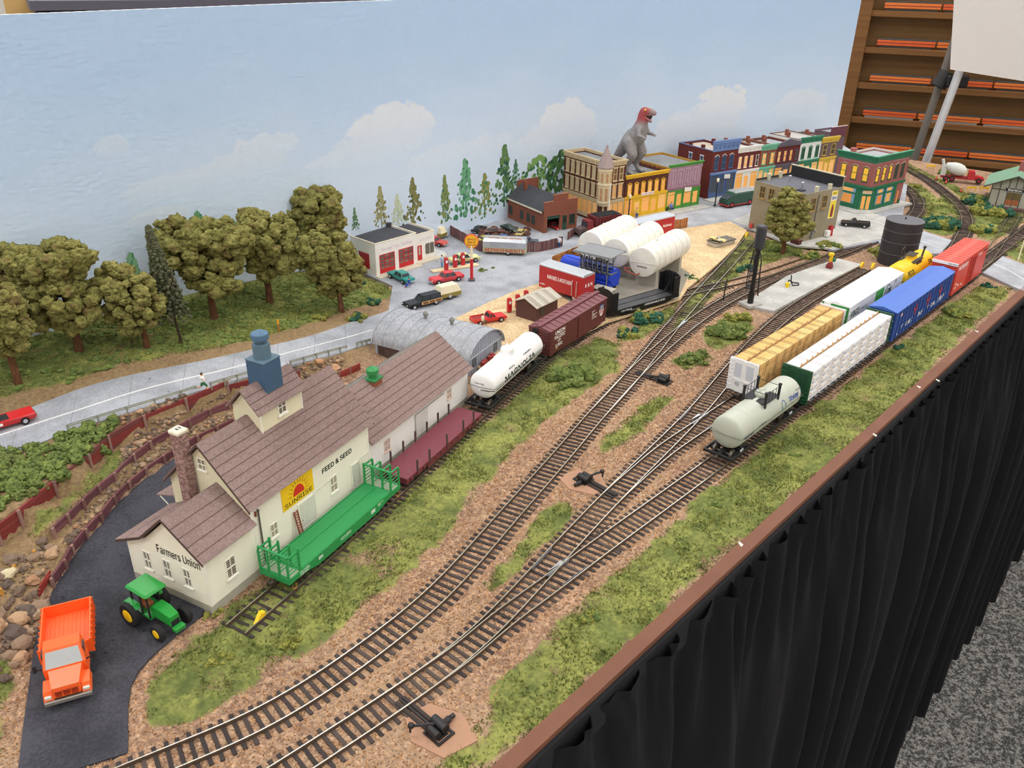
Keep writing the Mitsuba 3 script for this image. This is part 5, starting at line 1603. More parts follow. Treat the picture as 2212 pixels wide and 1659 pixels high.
def block(t, L, D, z0, h, wall, roof, para=.004, x0=0., y0=0., coping=None, th=.0016, name='walls'):
    """four walls with a parapet and a sunken roof; the face that the camera sees most is y=y0"""
    t.add(name, cat(B(x0, x0 + L, y0, y0 + th, z0, h), B(x0, x0 + L, y0 + D - th, y0 + D, z0, h), B(x0, x0 + th, y0 + th, y0 + D - th, z0, h), B(x0 + L - th, x0 + L, y0 + th, y0 + D - th, z0, h)), wall)
    t.add('roof' if name == 'walls' else name.replace('walls', 'roof'), B(x0 + th, x0 + L - th, y0 + th, y0 + D - th, h - para - .001, h - para), roof)
    if coping:
        e = .0006
        t.add('coping', cat(B(x0 - e, x0 + L + e, y0 - e, y0 + th, h, h + .001), B(x0 - e, x0 + L + e, y0 + D - th, y0 + D + e, h, h + .001), B(x0 - e, x0 + th, y0 + th, y0 + D - th, h, h + .001), B(x0 + L - th, x0 + L + e, y0 + th, y0 + D - th, h, h + .001)), coping)


def cornice(t, F, u0, u1, z0, z1, mat, out=.0030, brackets=0, name='cornice'):
    h = z1 - z0
    m = [F.box(u0 - out * .5, u1 + out * .5, z1 - h * .28, z1, -.0005, out), F.box(u0 - out * .2, u1 + out * .2, z0 + h * .45, z1 - h * .28, 0, out * .62), F.box(u0, u1, z0, z0 + h * .45, 0, out * .30)]
    for k in range(brackets):
        u = u0 + (u1 - u0) * (k + .5) / brackets
        m.append(F.box(u - .0006, u + .0006, z0 + h * .25, z1 - h * .28, out * .3, out * .85))
    t.add(name, cat(*m), mat)


def arched(F, u0, u1, z1, mat, t, h=.0022, k=None):
    uc, r = (u0 + u1) / 2, (u1 - u0) / 2 + .0006
    th = np.linspace(0, math.pi, 9)
    p = [(uc + r * math.cos(a), z1 + h * math.sin(a)) for a in th] + [(uc + (r + .0011) * math.cos(a), z1 - .0004 + (h + .0012) * math.sin(a)) for a in th[::-1]]
    t.add('window_hood', cat(F.poly(p, 0, .0012), F.box(uc - .0006, uc + .0006, z1 + h, z1 + h + .0020, 0, .0014)), mat)


def storefront(t, F, u0, u1, z0, z1, mat, bays, lit, seed=0):  # lit: pane colours, the warm ones imitating light from inside
    """bays: 'w' show window, 'd' door"""
    r = random.Random(seed)
    n = len(bays)
    w = (u1 - u0) / n
    t.add('storefront_frame', cat([F.box(u0 + k * w - .0008, u0 + k * w + .0008, z0, z1, 0, .0014) for k in range(n + 1)], [F.box(u0, u1, z1 - .0030, z1, 0, .0012)]), mat)
    for k, b in enumerate(bays):
        a, c = u0 + k * w + .0008, u0 + (k + 1) * w - .0008
        if b == 'w':
            t.add('kick_panel', F.box(a, c, z0, z0 + (z1 - z0) * .20, 0, .0009), mat)
            s = t.add('show_window', F.box(a + .0003, c - .0003, z0 + (z1 - z0) * .22, z1 - .0036, -.0002, .0003), r.choice(lit))
            t.add('transom', cat(F.box(a, c, z1 - .0090, z1 - .0083, 0, .0008), F.box(a, c, z0 + (z1 - z0) * .20, z0 + (z1 - z0) * .22, 0, .0010)), mat, sub=s)
        else:
            d = t.add('door', cat(F.box(a, c, z0, z1 - .0036, -.0003, .0002)), mat)
            t.add('door_pane', F.box(a + (c - a) * .2, c - (c - a) * .2, z0 + .006, z1 - .0095, .0002, .0004), r.choice(lit), sub=d)


# the white filling station
A = G(813.8, 596.7, .004)
t = Thing('filling_station', 'white flat-roofed filling station with two red garage doors', 'building', A * [1, 1, 0], 42)
SW = M('eeeae4', .6)
CRM = M('e6dcc4', .7)
block(t, .0825, .0900, .003, .0545, SW, TAR, .0022, coping=CRM)
block(t, .0440, .0820, .003, .0485, SW, TAR, .0022, x0=.0826, y0=.0060, coping=CRM, name='office_walls')
FG, FGO, FGL = W_R(0), W_R(.0060), W_F(0)
RDD = M('c3232a', .5)
for u0, u1 in ((.0072, .0370), (.0455, .0752)):
    d = t.add('garage_door', cat(FG.box(u0, u1, .0060, .0120, 0, .0006), [FG.box(u, u + .0010, .0060, .0355, 0, .0007) for u in np.linspace(u0, u1 - .001, 4)], [FG.box(u0, u1, z, z + .0009, 0, .0007) for z in np.linspace(.0120, .0346, 6)]), RDD)
    for i in range(3):
        for j in range(5):
            a, b = u0 + .001 + (u1 - u0 - .001) * i / 3, u0 + (u1 - u0 - .001) * (i + 1) / 3
            t.add('pane', FG.box(a, b, .0129 + j * .0045, .0129 + j * .0045 + .0036, 0, .0002), M(random.Random(i * 7 + j).choice(('6b5f58', '857566', '5d5551')), .3), sub=d)
t.add('side_door', FGL.box(-.0400, -.0155, .0115, .0355, 0, .0006), M('9c2022', .5))
t.add('side_door_rails', cat([FGL.box(-.0400, -.0155, z, z + .0006, .0006, .0009) for z in np.linspace(.013, .034, 6)], [FGL.box(u, u + .0006, .0115, .0355, .0006, .0009) for u in (-.034, -.028, -.022)]), M('b3292b', .5))
d = t.add('office_door', FGO.box(.0895, .0985, .0055, .0300, 0, .0007), RDD)
t.add('pane', FGO.box(.0912, .0955, .0150, .0285, .0007, .0009), M('b9a79c', .3), sub=d)
w = t.add('office_window', FGO.poly([(.1065, .0145), (.1085, .0125), (.1235, .0125), (.1250, .0145), (.1250, .0285), (.1235, .0302), (.1085, .0302), (.1065, .0285)], 0, .0005), M('6d6a60', .25))
t.add('window_trim', cat(FGO.box(.1150, .1156, .0125, .0302, .0005, .0008)), SW, sub=w)
t.add('lettering', FG.text('Service | Tires | Mufflers', .0052, .0120, .0405, fit=.062, d=.0001), M('cdb9c9', .7))
t.add('lettering', FGO.text('Gas & Snacks', .0042, .0950, .0370, fit=.026, d=.0001), M('d8cbd4', .7))
t.add('roof_tank', cat(cyl([.080, .062, .052], [.080, .062, .0585], .0045, 10)), M('3c3d42', .7))
t.add('apron', cat(B(-.004, .082, -.0150, -.0002, .003, .0052), B(.080, .1420, -.0080, .0058, .003, .0062)), M('c9c2ae', .85))
t.add('apron_curb', prism([(.126, -.002), (.146, -.002), (.152, .010), (.150, .034), (.1266, .034)], .003, .0066, 'z'), M('c6c6c4', .85))

# the brick garage
A = G(1174, 507.6, .001)
t = Thing('brick_garage', 'brown brick garage with stepped front gable, dark roof and open doorway', 'building', A * [1, 1, 0], 56.5)
FG = W_R(0)
L, D = .0735, .1270
front = [(0, 0), (0, .0585), (.0205, .0590), (.0205, .0708), (.0520, .0708), (.0520, .0590), (L, .0590), (L, 0)]
t.add('front_wall', FG.poly([(0, 0), (0, .0585), (.0205, .0585), (.0205, .0700), (.0520, .0700), (.0520, .0585), (L, .0585), (L, 0), (.0345, 0), (.0345, .0335), (.0075, .0335), (.0075, 0)], -.0025, 0), BRICK)
t.add('front_coping', cat(FG.box(-.0006, .0205, .0585, .0596, -.0030, .0006), FG.box(.0199, .0526, .0700, .0711, -.0030, .0006), FG.box(.0520, L + .0006, .0585, .0596, -.0030, .0006)), M('9a6450', .8))
t.add('brick_course', cat(FG.box(.001, L - .001, .0552, .0560, 0, .0004), FG.box(.021, .0515, .0668, .0676, 0, .0004)), M('8d5542', .85))
t.add('side_wall', cat(B(0, .0025, .0025, D, 0, .0430), B(L - .0025, L, .0025, D, 0, .0430), B(0, L, D - .0025, D, 0, .0700)), BRICK)
for x0, x1, fl in ((-.0030, L / 2, 0), (L + .0030, L / 2, 1)):
    t.add('roof', hull([(x, y, z + d) for y in (.0030, D - .0030) for x, z in ((x0, .0415), (x1, .0640)) for d in (0, .0012)]), TAR)
t.add('eave_board', B(-.0036, -.0028, .0030, D - .003, .0395, .0425), M('d8d2bf', .7))
t.add('roof_chimney', B(L / 2 - .014, L / 2 - .008, .096, .102, .055, .074), BRICK)
t.add('lintel', cat(FG.box(.0050, .0365, .0335, .0350, 0, .0010), FG.box(.0370, .0525, .0315, .0326, 0, .001), FG.box(.0555, .0685, .0315, .0326, 0, .001)), M('8d5542', .85))
t.add('rolled_door', FG.box(.0080, .0340, .0275, .0335, -.0020, -.0008), M('2f5145', .6))
d = t.add('entry_door', FG.box(.0410, .0500, .0015, .0305, 0, .0007), M('2c4a3d', .6))
t.add('pane', FG.box(.0425, .0485, .0170, .0285, .0007, .0009), DARKW, sub=d)
window(t, FG, .0570, .0675, .0150, .0300, M('2f4b40', .6), DARKW, nx=2, ny=3, bar=.0009)
FGL = W_F(0)
for y0, y1 in ((.1035, .1130), (.0668, .0750), (.0450, .0530), (.0295, .0375)):
    window(t, FGL, -y1, -y0, .0145, .0280, M('33483f', .6), DARKW, nx=2, ny=3, bar=.0007)
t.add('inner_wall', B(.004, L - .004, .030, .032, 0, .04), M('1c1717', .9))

# Main street: the brown corner building, the yellow and the pink store
S = G(1343.9, 473.6, .006)
SAZ = 54.7
TAN = M('c6b28d', .75)
TANP = M('bfae8a', .7)
t = Thing('corner_building', 'three-storey brown brick corner building with tan trim and a turret with pointed roof', 'building', S * [1, 1, 0], SAZ)
L, D, h = .0500, .1200, .1180
block(t, L, D, .004, h - .004, BROWN, GRAV, .0030, x0=-L)
FB, FL = W_R(0), W_F(-L)
cornice(t, FB, -L + .006, 0, .1090, .1185, TAN, .0030, 8)
cornice(t, FL, -D, -.006, .1090, .1185, TAN, .0030, 16)
t.add('roof_coping', cat(B(-L, 0, D - .002, D + .001, .113, .1185), B(-.002, .001, 0, D, .113, .1180)), TAN)
for F, a, b in ((FB, -L + .006, 0), (FL, -D, -.004)):
    t.add('belt_course', cat(F.box(a, b, .0430, .0470, 0, .0020), F.box(a, b, .0455, .0472, 0, .0028)), TAN)
for z0, z1 in ((.0810, .1035), (.0500, .0730)):
    for u0, u1 in ((-.0305, -.0215), (-.0160, -.0065)):
        window(t, FB, u0 + .0012, u1 - .0012, z0 + .002, z1, TAN, M('e8b06a', .5) if z0 < .06 else M('7d5b3e', .4), nx=1, ny=2, bar=.0014, d=.0010, head=True)
    for k in range(7):
        u = -D + .0080 + k * .0155
        window(t, FL, u, u + .0075, z0 + .002, z1, TAN, TANP, nx=1, ny=1, bar=.0012, d=.0010, head=True)
storefront(t, FB, -.0400, -.0006, .0060, .0430, TAN, 'www', GLOW_PAINT, 3)
storefront(t, FL, -D + .002, -.016, .0080, .0430, TAN, 'wwwwwww', GLOW_PAINT, 4)
tx, ty = -L + .0030, .0030
k = t.add('turret', lathe([(.0095, .0380), (.0125, .0440), (.0132, .0455), (.0122, .0470), (.0122, .0750), (.0134, .0765), (.0134, .0790), (.0122, .0805), (.0122, .1000), (.0136, .1020), (.0130, .1060), (.0140, .1085)], 8, (tx, ty, 0)), M('d3c29f', .7))
for j in range(8):
    a0, a1 = (j + .28) * math.pi / 4, (j + .72) * math.pi / 4
    for z0, z1 in ((.050, .0720), (.0830, .0985)):
        p0, p1 = np.array([tx + .01235 * math.cos(a0), ty + .01235 * math.sin(a0), 0]), np.array([tx + .01235 * math.cos(a1), ty + .01235 * math.sin(a1), 0])
        Ft = Face(p0, p1 - p0)
        w_ = np.linalg.norm(p1 - p0)
        t.add('turret_window', cat(Ft.box(0, w_, (z0 + z1) / 2 - .0004, (z0 + z1) / 2 + .0004, -.001, .0006), Ft.box(-.0005, 0, z0, z1, -.001, .0006), Ft.box(w_, w_ + .0005, z0, z1, -.001, .0006)), TAN, sub=k)
        t.add('pane', Ft.box(0, w_, z0, z1, -.001, .0003), M('b58a60', .4), sub=k)
t.add('turret_roof', lathe([(.0150, .1080), (.0156, .1092), (.0090, .1260), (.0022, .1420), (.0018, .1470), (.0004, .1480)], 8, (tx, ty, 0)), M('a08d8a', .6), sub=k)
t.add('corner_post', B(-L - .0010, -L + .0015, -.0010, .0015, .004, .040), TAN)
t.add('hanging_sign', B(-L - .0010, -L - .0002, -.0180, -.0155, .0330, .0800), M('ece9df', .6))

def store_roof(t, x0, x1, D, z, mat, pm):
    t.add('roof', B(x0 + .001, x1 - .001, .002, D - .002, z - .002, z), mat)
    t.add('parapet', cat(B(x0, x0 + .0015, .002, D, .004, z + .004), B(x1 - .0015, x1, .002, D, .004, z + .004), B(x0, x1, D - .0015, D, .004, z + .004)), pm)


YEL = M('e3b62a', .6)
t = Thing('yellow_store', 'two-storey store with bright yellow trim and arched window hoods under the dinosaur', 'building', S * [1, 1, 0], SAZ)
t.add('front_wall', FB.box(.0015, .1105, .004, .0840, -.0030, 0), BROWN)
store_roof(t, .0012, .1110, .115, .0790, GRAV, M('6b3a2e', .85))
t.add('party_wall_bricks', cat([B(.1085, .1115, y, y + .006, .0830, .0862) for y in np.arange(.01, .11, .013)]), M('7a4636', .85), kind='stuff')
cornice(t, FB, .0015, .1115, .0805, .0880, YEL, .0036, 18)
for k in range(6):
    u = .0085 + k * .0172
    window(t, FB, u, u + .0080, .0500, .0690, YEL, GLOW_PAINT[k % 3], nx=1, ny=2, bar=.0010, d=.0010)
    arched(FB, u, u + .0080, .0695, YEL, t)
t.add('belt_course', FB.box(.001, .1110, .0440, .0475, 0, .0022), YEL)
storefront(t, FB, .0020, .1100, .0060, .0440, YEL, 'wdwdw', GLOW_PAINT, 7)
s = t.add('store_sign', FB.box(.0420, .0740, .0455, .0510, .0024, .0032), M('efe9e4', .6))
t.add('sign_lettering', FB.text('AL\'S VIDEO CENTER', .0024, .0440, .0470, fit=.028, d=.0032, bold=True), M('b9566c', .6), sub=s)
PUR = M('a2808f', .75)
GRS = M('4c8f3a', .6)
t = Thing('pink_store', 'two-storey dusty pink store with green trim and green storefront', 'building', S * [1, 1, 0], SAZ)
t.add('front_wall', FB.box(.1116, .2025, .004, .0890, -.0030, 0), PUR)
store_roof(t, .1116, .2030, .115, .0855, GRAV, M('b98a35', .8))
cornice(t, FB, .1116, .2030, .0885, .0945, GRS, .0034, 0)
for k in range(4):
    u = .1205 + k * .0205
    t.add('wall_panel', FB.box(u - .0045, u + .0115, .0490, .0850, .0001, .0006), M('b190a0', .75))
    window(t, FB, u, u + .0070, .0560, .0800, PUR, M('7b7a3a', .4), nx=1, ny=2, bar=.0010, d=.0016)
t.add('belt_course', FB.box(.1116, .2030, .0445, .0470, 0, .0018), M('8a5f72', .7))
storefront(t, FB, .1125, .2022, .0060, .0445, GRS, 'wdwd', GLOW_PAINT, 9)
s = t.add('hanging_sign', hull([(x, y, z) for x, y in ((.1560, -.004), (.1700, -.009)) for z in (.0395, .0475)] + [(.1565, -.0046, .0395)]), M('eae6dd', .6))
t.add('sidewalk', B(-.050, .215, -.026, 0, .002, .0060), 'mat_concrete')
# the row beyond the side street
B1 = G(1527.8, 428.4, .006)
R_AZ = 57.0
BLT = M('6883b4', .6)
BLD = M('47618f', .6)
t = Thing('blue_trim_building', 'dark red brick building with pale blue cornice and storefront beside the side street', 'building', B1 * [1, 1, 0], R_AZ)
block(t, .0727, .100, .004, .1015, DKBR, M('b7aa9a', .85), .004)
FB = W_R(0)
cornice(t, FB, -.001, .0735, .1000, .1220, BLT, .0045, 6)
t.add('roof_edge', cat(B(-.0005, .0015, 0, .100, .1015, .1028), B(0, .0727, .0985, .1005, .1015, .1028)), BLT)
t.add('roof_chimney', cat(B(.001, .007, .030, .036, .098, .1085)), DKBR)
t.add('roof_chimney', cat(B(.001, .007, .066, .072, .098, .1085)), DKBR)
t.add('roof_chimney', cat(B(.060, .066, .060, .066, .098, .1100)), DKBR)
for k in range(3):
    u = .0085 + k * .0210
    window(t, FB, u, u + .0095, .0640, .0885, BLD, M('33415c', .4), nx=1, ny=2, bar=.0010)
    arched(FB, u, u + .0095, .0890, M('e9e6dc', .7), t, .0030)
FS = W_F(0)
for y0 in (.058, .025):
    window(t, FS, -y0 - .008, -y0, .0700, .0870, M('cfd0d6', .7), M('3a4d6d', .4), nx=1, ny=2, bar=.0010, head=True)
t.add('belt_course', FB.box(-.001, .073, .0535, .0580, 0, .0034), BLT)
storefront(t, FB, .001, .0718, .0060, .0535, BLD, 'wdw', [M('47505e', .4), M('6b625a', .4)], 2)
s = t.add('hanging_sign', hull([(x, y, z) for x, y in ((.0350, -.006), (.0480, -.010)) for z in (.0440, .0530)] + [(.0352, -.0064, .0440)]), M('e3e1da', .6))
for nm, lb, u0, u1, hh, wall, trim, wins, lit in (
        ('white_trim_building', 'red brick building with white cornice, white storefront and glow-painted windows beside the blue trimmed one', .0729, .1412, .1030, DKBR, 'e3e0da', 4, True),
        ('green_trim_building', 'narrow brick building with pale green cornice in the row of shops', .1414, .1908, .1010, BRICK, '6fb294', 2, True),
        ('gabled_building', 'dark red brick building with a low dark gable in the row of shops', .1910, .2655, .0985, DKBR, '5b5661', 4, True),
        ('white_green_building', 'white building with dark green cornice and arched green windows in the row', .2657, .3345, .1050, None, '2f7a5c', 3, False),
        ('yellow_trim_building', 'grey brown building with yellow cornice at the far end of the row', .3347, .3930, .0990, 'g', 'd2b03f', 2, False)):
    t = Thing(nm, lb, 'building', B1 * [1, 1, 0], R_AZ)
    wm = M('e2e1dc', .75) if wall is None else M('6d5b5c', .8) if wall == 'g' else wall
    block(t, u1 - u0, .090, .004, hh - .006, wm, M('b9b4ae' if nm[0] != 'g' else '9ea3a8', .85), .004, x0=u0)
    TR = M(trim, .6)
    if nm == 'gabled_building':
        t.add('gable', FB.poly([(u0, hh - .007), (u1, hh - .007), (u1, hh - .001), ((u0 + u1) / 2, hh + .008), (u0, hh - .001)], -.001, .0025), TR)
    else:
        cornice(t, FB, u0, u1, hh - .0125, hh, TR, .0036, 5)
    t.add('roof_coping', cat(B(u0, u0 + .002, .002, .09, hh - .0065, hh - .0048), B(u1 - .002, u1, .002, .09, hh - .0065, hh - .0048), B(u0, u1, .088, .0905, hh - .0065, hh - .0048)), M('8d6f62' if wall not in (None, 'g') else '6f5a55', .8))
    for q_, (cx, cy) in enumerate(((u0 + .010, .045), (u0 + .034, .070))):
        t.add('roof_chimney', B(cx, cx + .006, cy, cy + .006, hh - .012, hh + .003), BRICK)
    t.add('roof_box', B(u0 + .02, u0 + .034, .025, .036, hh - .0115, hh - .008), M('a7a8aa', .7))
    for k in range(wins):
        w = (u1 - u0) / wins
        u = u0 + (k + .32) * w
        lm = GLOW_PAINT[k % 3] if lit and k < 3 else M('4a4038', .4) if wall is not None else M('28483a', .5)  # lit rows get the warm pane colour in place of emission
        window(t, FB, u, u + w * .40, .0600, .0815, TR if wall is None or wall == 'g' else M('e4dcd2', .7) if nm[0] == 'w' else TR, lm, nx=1, ny=2, bar=.0010, sill=True)
        if wall is None:
            arched(FB, u, u + w * .40, .0820, TR, t, .0025)
    t.add('belt_course', FB.box(u0, u1, .0505, .0545, 0, .0028), TR)
    storefront(t, FB, u0 + .001, u1 - .001, .0060, .0505, TR, 'wdw', GLOW_PAINT, 20 + wins)
t = Thing('rear_building', 'plum coloured false front rising behind the far end of the shop row', 'building', B1 * [1, 1, 0], R_AZ)
block(t, .060, .040, .004, .1010, M('6b5560', .8), M('8f9296', .8), .004, x0=.3945, y0=.030)
t.add('false_front', B(.4000, .4525, .0280, .0300, .090, .1110), M('6d3f4c', .7))
t.add('front_battens', cat([B(x, x + .0008, .0272, .0280, .090, .1105) for x in np.arange(.4010, .4520, .0042)]), M('7c4c59', .7))
t.add('front_cap', B(.3990, .4535, .0272, .0305, .1110, .1122), M('cdbfc0', .7))
sd = Thing('street_slab', 'pale sidewalk along the row of shops', None, kind='structure', m=mat4(B1 * [1, 1, 0], R_AZ))
sd.add('paving', B(-.012, .46, -.026, 0, .002, .0060), 'mat_concrete')
sd.add('lane_mark', cat(*[B(x, x + .018, -.0655, -.0640, .0039, .00425) for x in (-.02, .01, .04, .07, .10)]), WHITE)

# the olive grey building by the tracks
A = G(1724.8, 524, .0048)
OL, OLC = noisy('olive', '8d836f', '9c927d', 300), M('c9c3a9', .7)
t = Thing('olive_building', 'plain olive grey two-storey building with flat roof and a yellow cola sign', 'building', A * [1, 1, 0], 55.2)
L, D, h = .0990, .1140, .0905
block(t, L, D, .0046, h, OL, M('5f6068', .8), .0022, coping=None)
t.add('false_front', B(L - .0016, L + .0004, 0, D, .0046, .1080), OL)
t.add('front_back', B(L - .0022, L - .0016, .001, D - .001, h - .002, .1070), M('27282b', .8))
t.add('front_cap', B(L - .0028, L + .0010, -.0010, D + .001, .1080, .1094), OLC)
t.add('rear_parapet', cat(B(.0016, L - .003, D - .0016, D - .0006, h - .002, h + .003)), M('2b2c30', .8))
for x, y in ((.026, .0005), (.062, .0005), (.030, .1085), (.062, .1085)):
    t.add('roof_chimney', cat(B(x, x + .0055, y, y + .005, h - .003, h + .0080), B(x - .0006, x + .0061, y - .0006, y + .0056, h + .0080, h + .0090)), OLC)
for x, y in ((.035, .038), (.058, .084)):
    k = t.add('roof_vent', cyl([x, y, h - .002], [x, y, h + .0065], .0016, 12), M('b9bcc0', .3, .8))
    t.add('vent_cap', lathe([(.0028, h + .006), (.0030, h + .008), (.0004, h + .0092)], 14, (x, y, 0)), M('d9dade', .3, .6), sub=k)
t.add('roof_hatch', cat(B(.012, .0245, .0210, .0330, h - .0024, h - .0008), B(.0125, .024, .0215, .0325, h - .0008, h - .0004)), M('2a2b2f', .6))
FO, FOL = W_R(0), W_F(0)
for F, ws in ((FO, ((.0160, .0262, .0595, .0800), (.0470, .0572, .0605, .0805))), (FOL, ((-.0985, -.0885, .0640, .0830), (-.0784, -.0684, .0640, .0830), (-.0580, -.0480, .0640, .0830)))):
    for u0, u1, z0, z1 in ws:
        window(t, F, u0, u1, z0, z1, M('a0834a', .6), M('4b4436', .3), nx=2, ny=2, bar=.0012, d=.0012, sill=True)
        t.add('window_sill', F.box(u0 - .003, u1 + .003, z0 - .0042, z0 - .0025, 0, .0020), OL)
k = t.add('drain_pipe', tube([FO.P(np.array(q)) for q in ([.0365, .0845, .0016], [.0335, .0850, .0016], [.0330, .0800, .0012], [.0330, .0210, .0012])], .0007, 6), M('6d6a5e', .6))
t.add('meter', cat(FO.box(.0305, .0365, .0130, .0200, 0, .0030, .0006), cyl(FO.P(np.array([.036, .0205, .0030])), FO.P(np.array([.036, .0225, .0048])), .0018, 10), FO.box(.0290, .0350, .0080, .0135, 0, .0026, .0004)), M('8d8f90', .4, .6), sub=k)
s = t.add('cola_sign', FO.box(.0690, .0860, .0370, .0865, .0004, .0010), M('efe9e2', .5), label='tall yellow and white sign with a red bottle')
t.add('sign_panel', cat(FO.box(.0698, .0852, .0380, .0690, .0010, .0012), FO.box(.0698, .0852, .0790, .0858, .0010, .0012)), M('f0da3e', .5), sub=s)
t.add('bottle', FO.poly([(.0742, .0400), (.0808, .0400), (.0812, .0530), (.0800, .0570), (.0788, .0625), (.0762, .0625), (.0750, .0570), (.0738, .0530)], .0012, .0014), M('8f3436', .5), sub=s)
t.add('sign_lettering', FO.text('COLA', .0052, .0712, .0715, fit=.0125, d=.0012, bold=True), M('3a4a8d', .5), sub=s)
t.add('sign_lettering', FO.text('ENJOY', .0034, .0720, .0808, fit=.0110, d=.0012, bold=True), M('6d6a2a', .5), sub=s)
k = Thing('vending_machine', 'red and white vending machines against the olive grey wall', 'vending machine', t.W((.0790, -.0060, .0048)), 55.2)
k.add('red_cabinet', B(0, .0075, 0, .0055, 0, .0185, .0004), M('b3282c', .4))
k2 = Thing('ice_chest', 'low white chest beside the red vending machine', 'ice chest', t.W((.0680, -.0075, .0048)), 55.2)
k2.add('cabinet', B(0, .0100, 0, .0070, .0004, .0115, .0005), M('ecebe8', .4))
k2.add('base', B(.0003, .0097, .0003, .0067, 0, .0006), M('3b3c3e', .6))
k3 = Thing('ice_chest', 'small white chest on the far side of the red vending machine', 'ice chest', t.W((.0875, -.0050, .0048)), 55.2)
k3.add('cabinet', B(0, .0055, 0, .0048, 0, .0110, .0005), M('ecebe8', .4))
d = Thing('dumpster', 'dark maroon bin behind the tree at the olive building', 'bin', t.W((-.0130, .0070, .0018)), 55.2 + 90)
d.add('body', hull([(x, y, z) for x, y, z in ((0, 0, 0), (.016, 0, 0), (.016, .008, 0), (0, .008, 0), (-.001, -.001, .010), (.017, -.001, .010), (.017, .009, .010), (-.001, .009, .010))]), M('5b2a2c', .6))
d.add('lid', B(-.001, .017, -.001, .009, .0101, .0108), M('6d3a3a', .6))
d = Thing('barrel', 'small red barrel and rags at the far corner of the olive building', 'barrel', t.W((-.0040, .1050, .0048)), 0)
d.add('body', lathe([(.0030, 0), (.0034, .004), (.0030, .0085), (.0004, .0086)], 14), M('c8504c', .5), 40)

# the green trimmed corner store
A = G(1876.2, 454.3, .006)
t = Thing('green_corner_store', 'brick corner store with dark green cornice and storefront and windows painted a glowing yellow', 'building', A * [1, 1, 0], 52.5)
GR = M('1f6b4c', .5)
PB = noisy('brickpink', '8f5450', 'a06660', 700)
x0, x1, y0, y1 = -.0135, .1100, -.0015, .0790
t.add('upper_walls', cat(B(x0, x1, y0, y0 + .002, .0520, .1010), B(x0, x0 + .002, y0, y1, .0520, .1010), B(x1 - .002, x1, y0, y1, .006, .1010), B(x0, x1, y1 - .002, y1, .006, .1010)), PB)
t.add('roof', B(x0, x1, y0, y1, .0965, .0985), M('9a9aa0', .8))
t.add('roof_edge', cat(B(x1 - .002, x1, y0, y1, .1, .1045), B(x0, x1, y1 - .002, y1, .1, .1045)), M('cfc4bd', .7))
t.add('roof_chimney', cat(B(.010, .018, .062, .070, .098, .112), B(.009, .019, .061, .071, .112, .1155)), M('b06a66', .7))
FR_, FL_ = W_R(y0), W_F(x0, y0)
cornice(t, FR_, x0, x1 + .003, .1000, .1125, GR, .0036, 0)
cornice(t, FL_, -(y1 - y0) - .002, 0, .1000, .1125, GR, .0036, 0)
t.add('cornice_cap', cat(FR_.box(x0 - .004, x1 + .005, .1122, .1130, -.001, .0044), FL_.box(-(y1 - y0) - .004, .004, .1122, .1130, -.001, .0044)), M('4f9a78', .5))
for k in range(5):
    u = x0 + .0105 + k * .0225
    window(t, FR_, u, u + .0095, .0630, .0880, M('35513f', .5), GLOW_PAINT_Y if k < 3 else M('3d3a30', .4), nx=1, ny=2, bar=.0010, sill=True)
    arched(FR_, u - .0008, u + .0103, .0880, M('c9b49f', .7), t, .0028)
for k in range(3):
    u = -(y1 - y0) + .0105 + k * .0245
    window(t, FL_, u, u + .0100, .0630, .0880, M('35513f', .5), GLOW_PAINT_Y, nx=1, ny=2, bar=.0010, sill=True)
    arched(FL_, u - .0008, u + .0108, .0880, M('c9b49f', .7), t, .0028)
t.add('belt_course', cat(FR_.box(x0 - .001, x1, .0495, .0535, -.002, .0026), FL_.box(-(y1 - y0), .001, .0495, .0535, -.002, .0026)), GR)
lo = cat(FR_.box(.0080, .0860, .0060, .0500, -.0010, 0), FR_.box(.0860, x1, .0060, .0500, -.001, 0))
t.add('storefront_wall', FR_.box(.0060, .0860, .0060, .0500, -.0010, 0), GR)
t.add('brick_end', FR_.box(.0860, x1, .0060, .0500, -.0010, 0), PB)
t.add('side_wall', FL_.box(-(y1 - y0), -.0200, .0060, .0500, -.0010, 0), GR)
cf = Face([x0, y0 + .0195, 0], [.0195, -.0195, 0])
t.add('corner_entry', cf.box(0, .0276, .0060, .0500, -.001, 0), GR)
PNS = [M('f0a04c', .5), M('ec8f4a', .5), M('e9b46a', .5)]
for F, u0, u1, pc in ((FR_, .0125, .0390, 1), (FR_, .0450, .0720, 2), (FL_, -.0640, -.0290, 0)):
    k = t.add('show_window', F.box(u0, u1, .0150, .0340, 0, .0004), M('6f97b4', .4))
    t.add('window_poster', F.poly([(u0 + (u1 - u0) * .18, .0155), (u0 + (u1 - u0) * .82, .0155), (u0 + (u1 - u0) * .80, .0330), (u0 + (u1 - u0) * .25, .0330)], .0004, .0006), PNS[pc], sub=k)
    t.add('transom', cat(F.box(u0, u1, .0375, .0450, 0, .0004)), M('7f9fc0', .4), sub=k)
    t.add('transom_glow_paint', cat(F.box(u0 + .006, u1 - .006, .0380, .0445, .0004, .0006)), GLOW_PAINT[1], sub=k)  # warm light painted as a patch on the blue transom
    t.add('window_frame', cat(F.box(u0 - .001, u1 + .001, .0342, .0372, 0, .0010), F.box(u0 - .0016, u0, .012, .046, 0, .001), F.box(u1, u1 + .0016, .012, .046, 0, .001), F.box(u0 - .002, u1 + .002, .0115, .0150, 0, .0014)), GR, sub=k)
k = t.add('entry_door', cf.box(.0055, .0125, .0070, .0330, 0, .0005), GLOW_PAINT[2])
t.add('entry_door_leaf', cf.box(.0150, .0220, .0070, .0330, 0, .0005), GLOW_PAINT[2], sub=k)
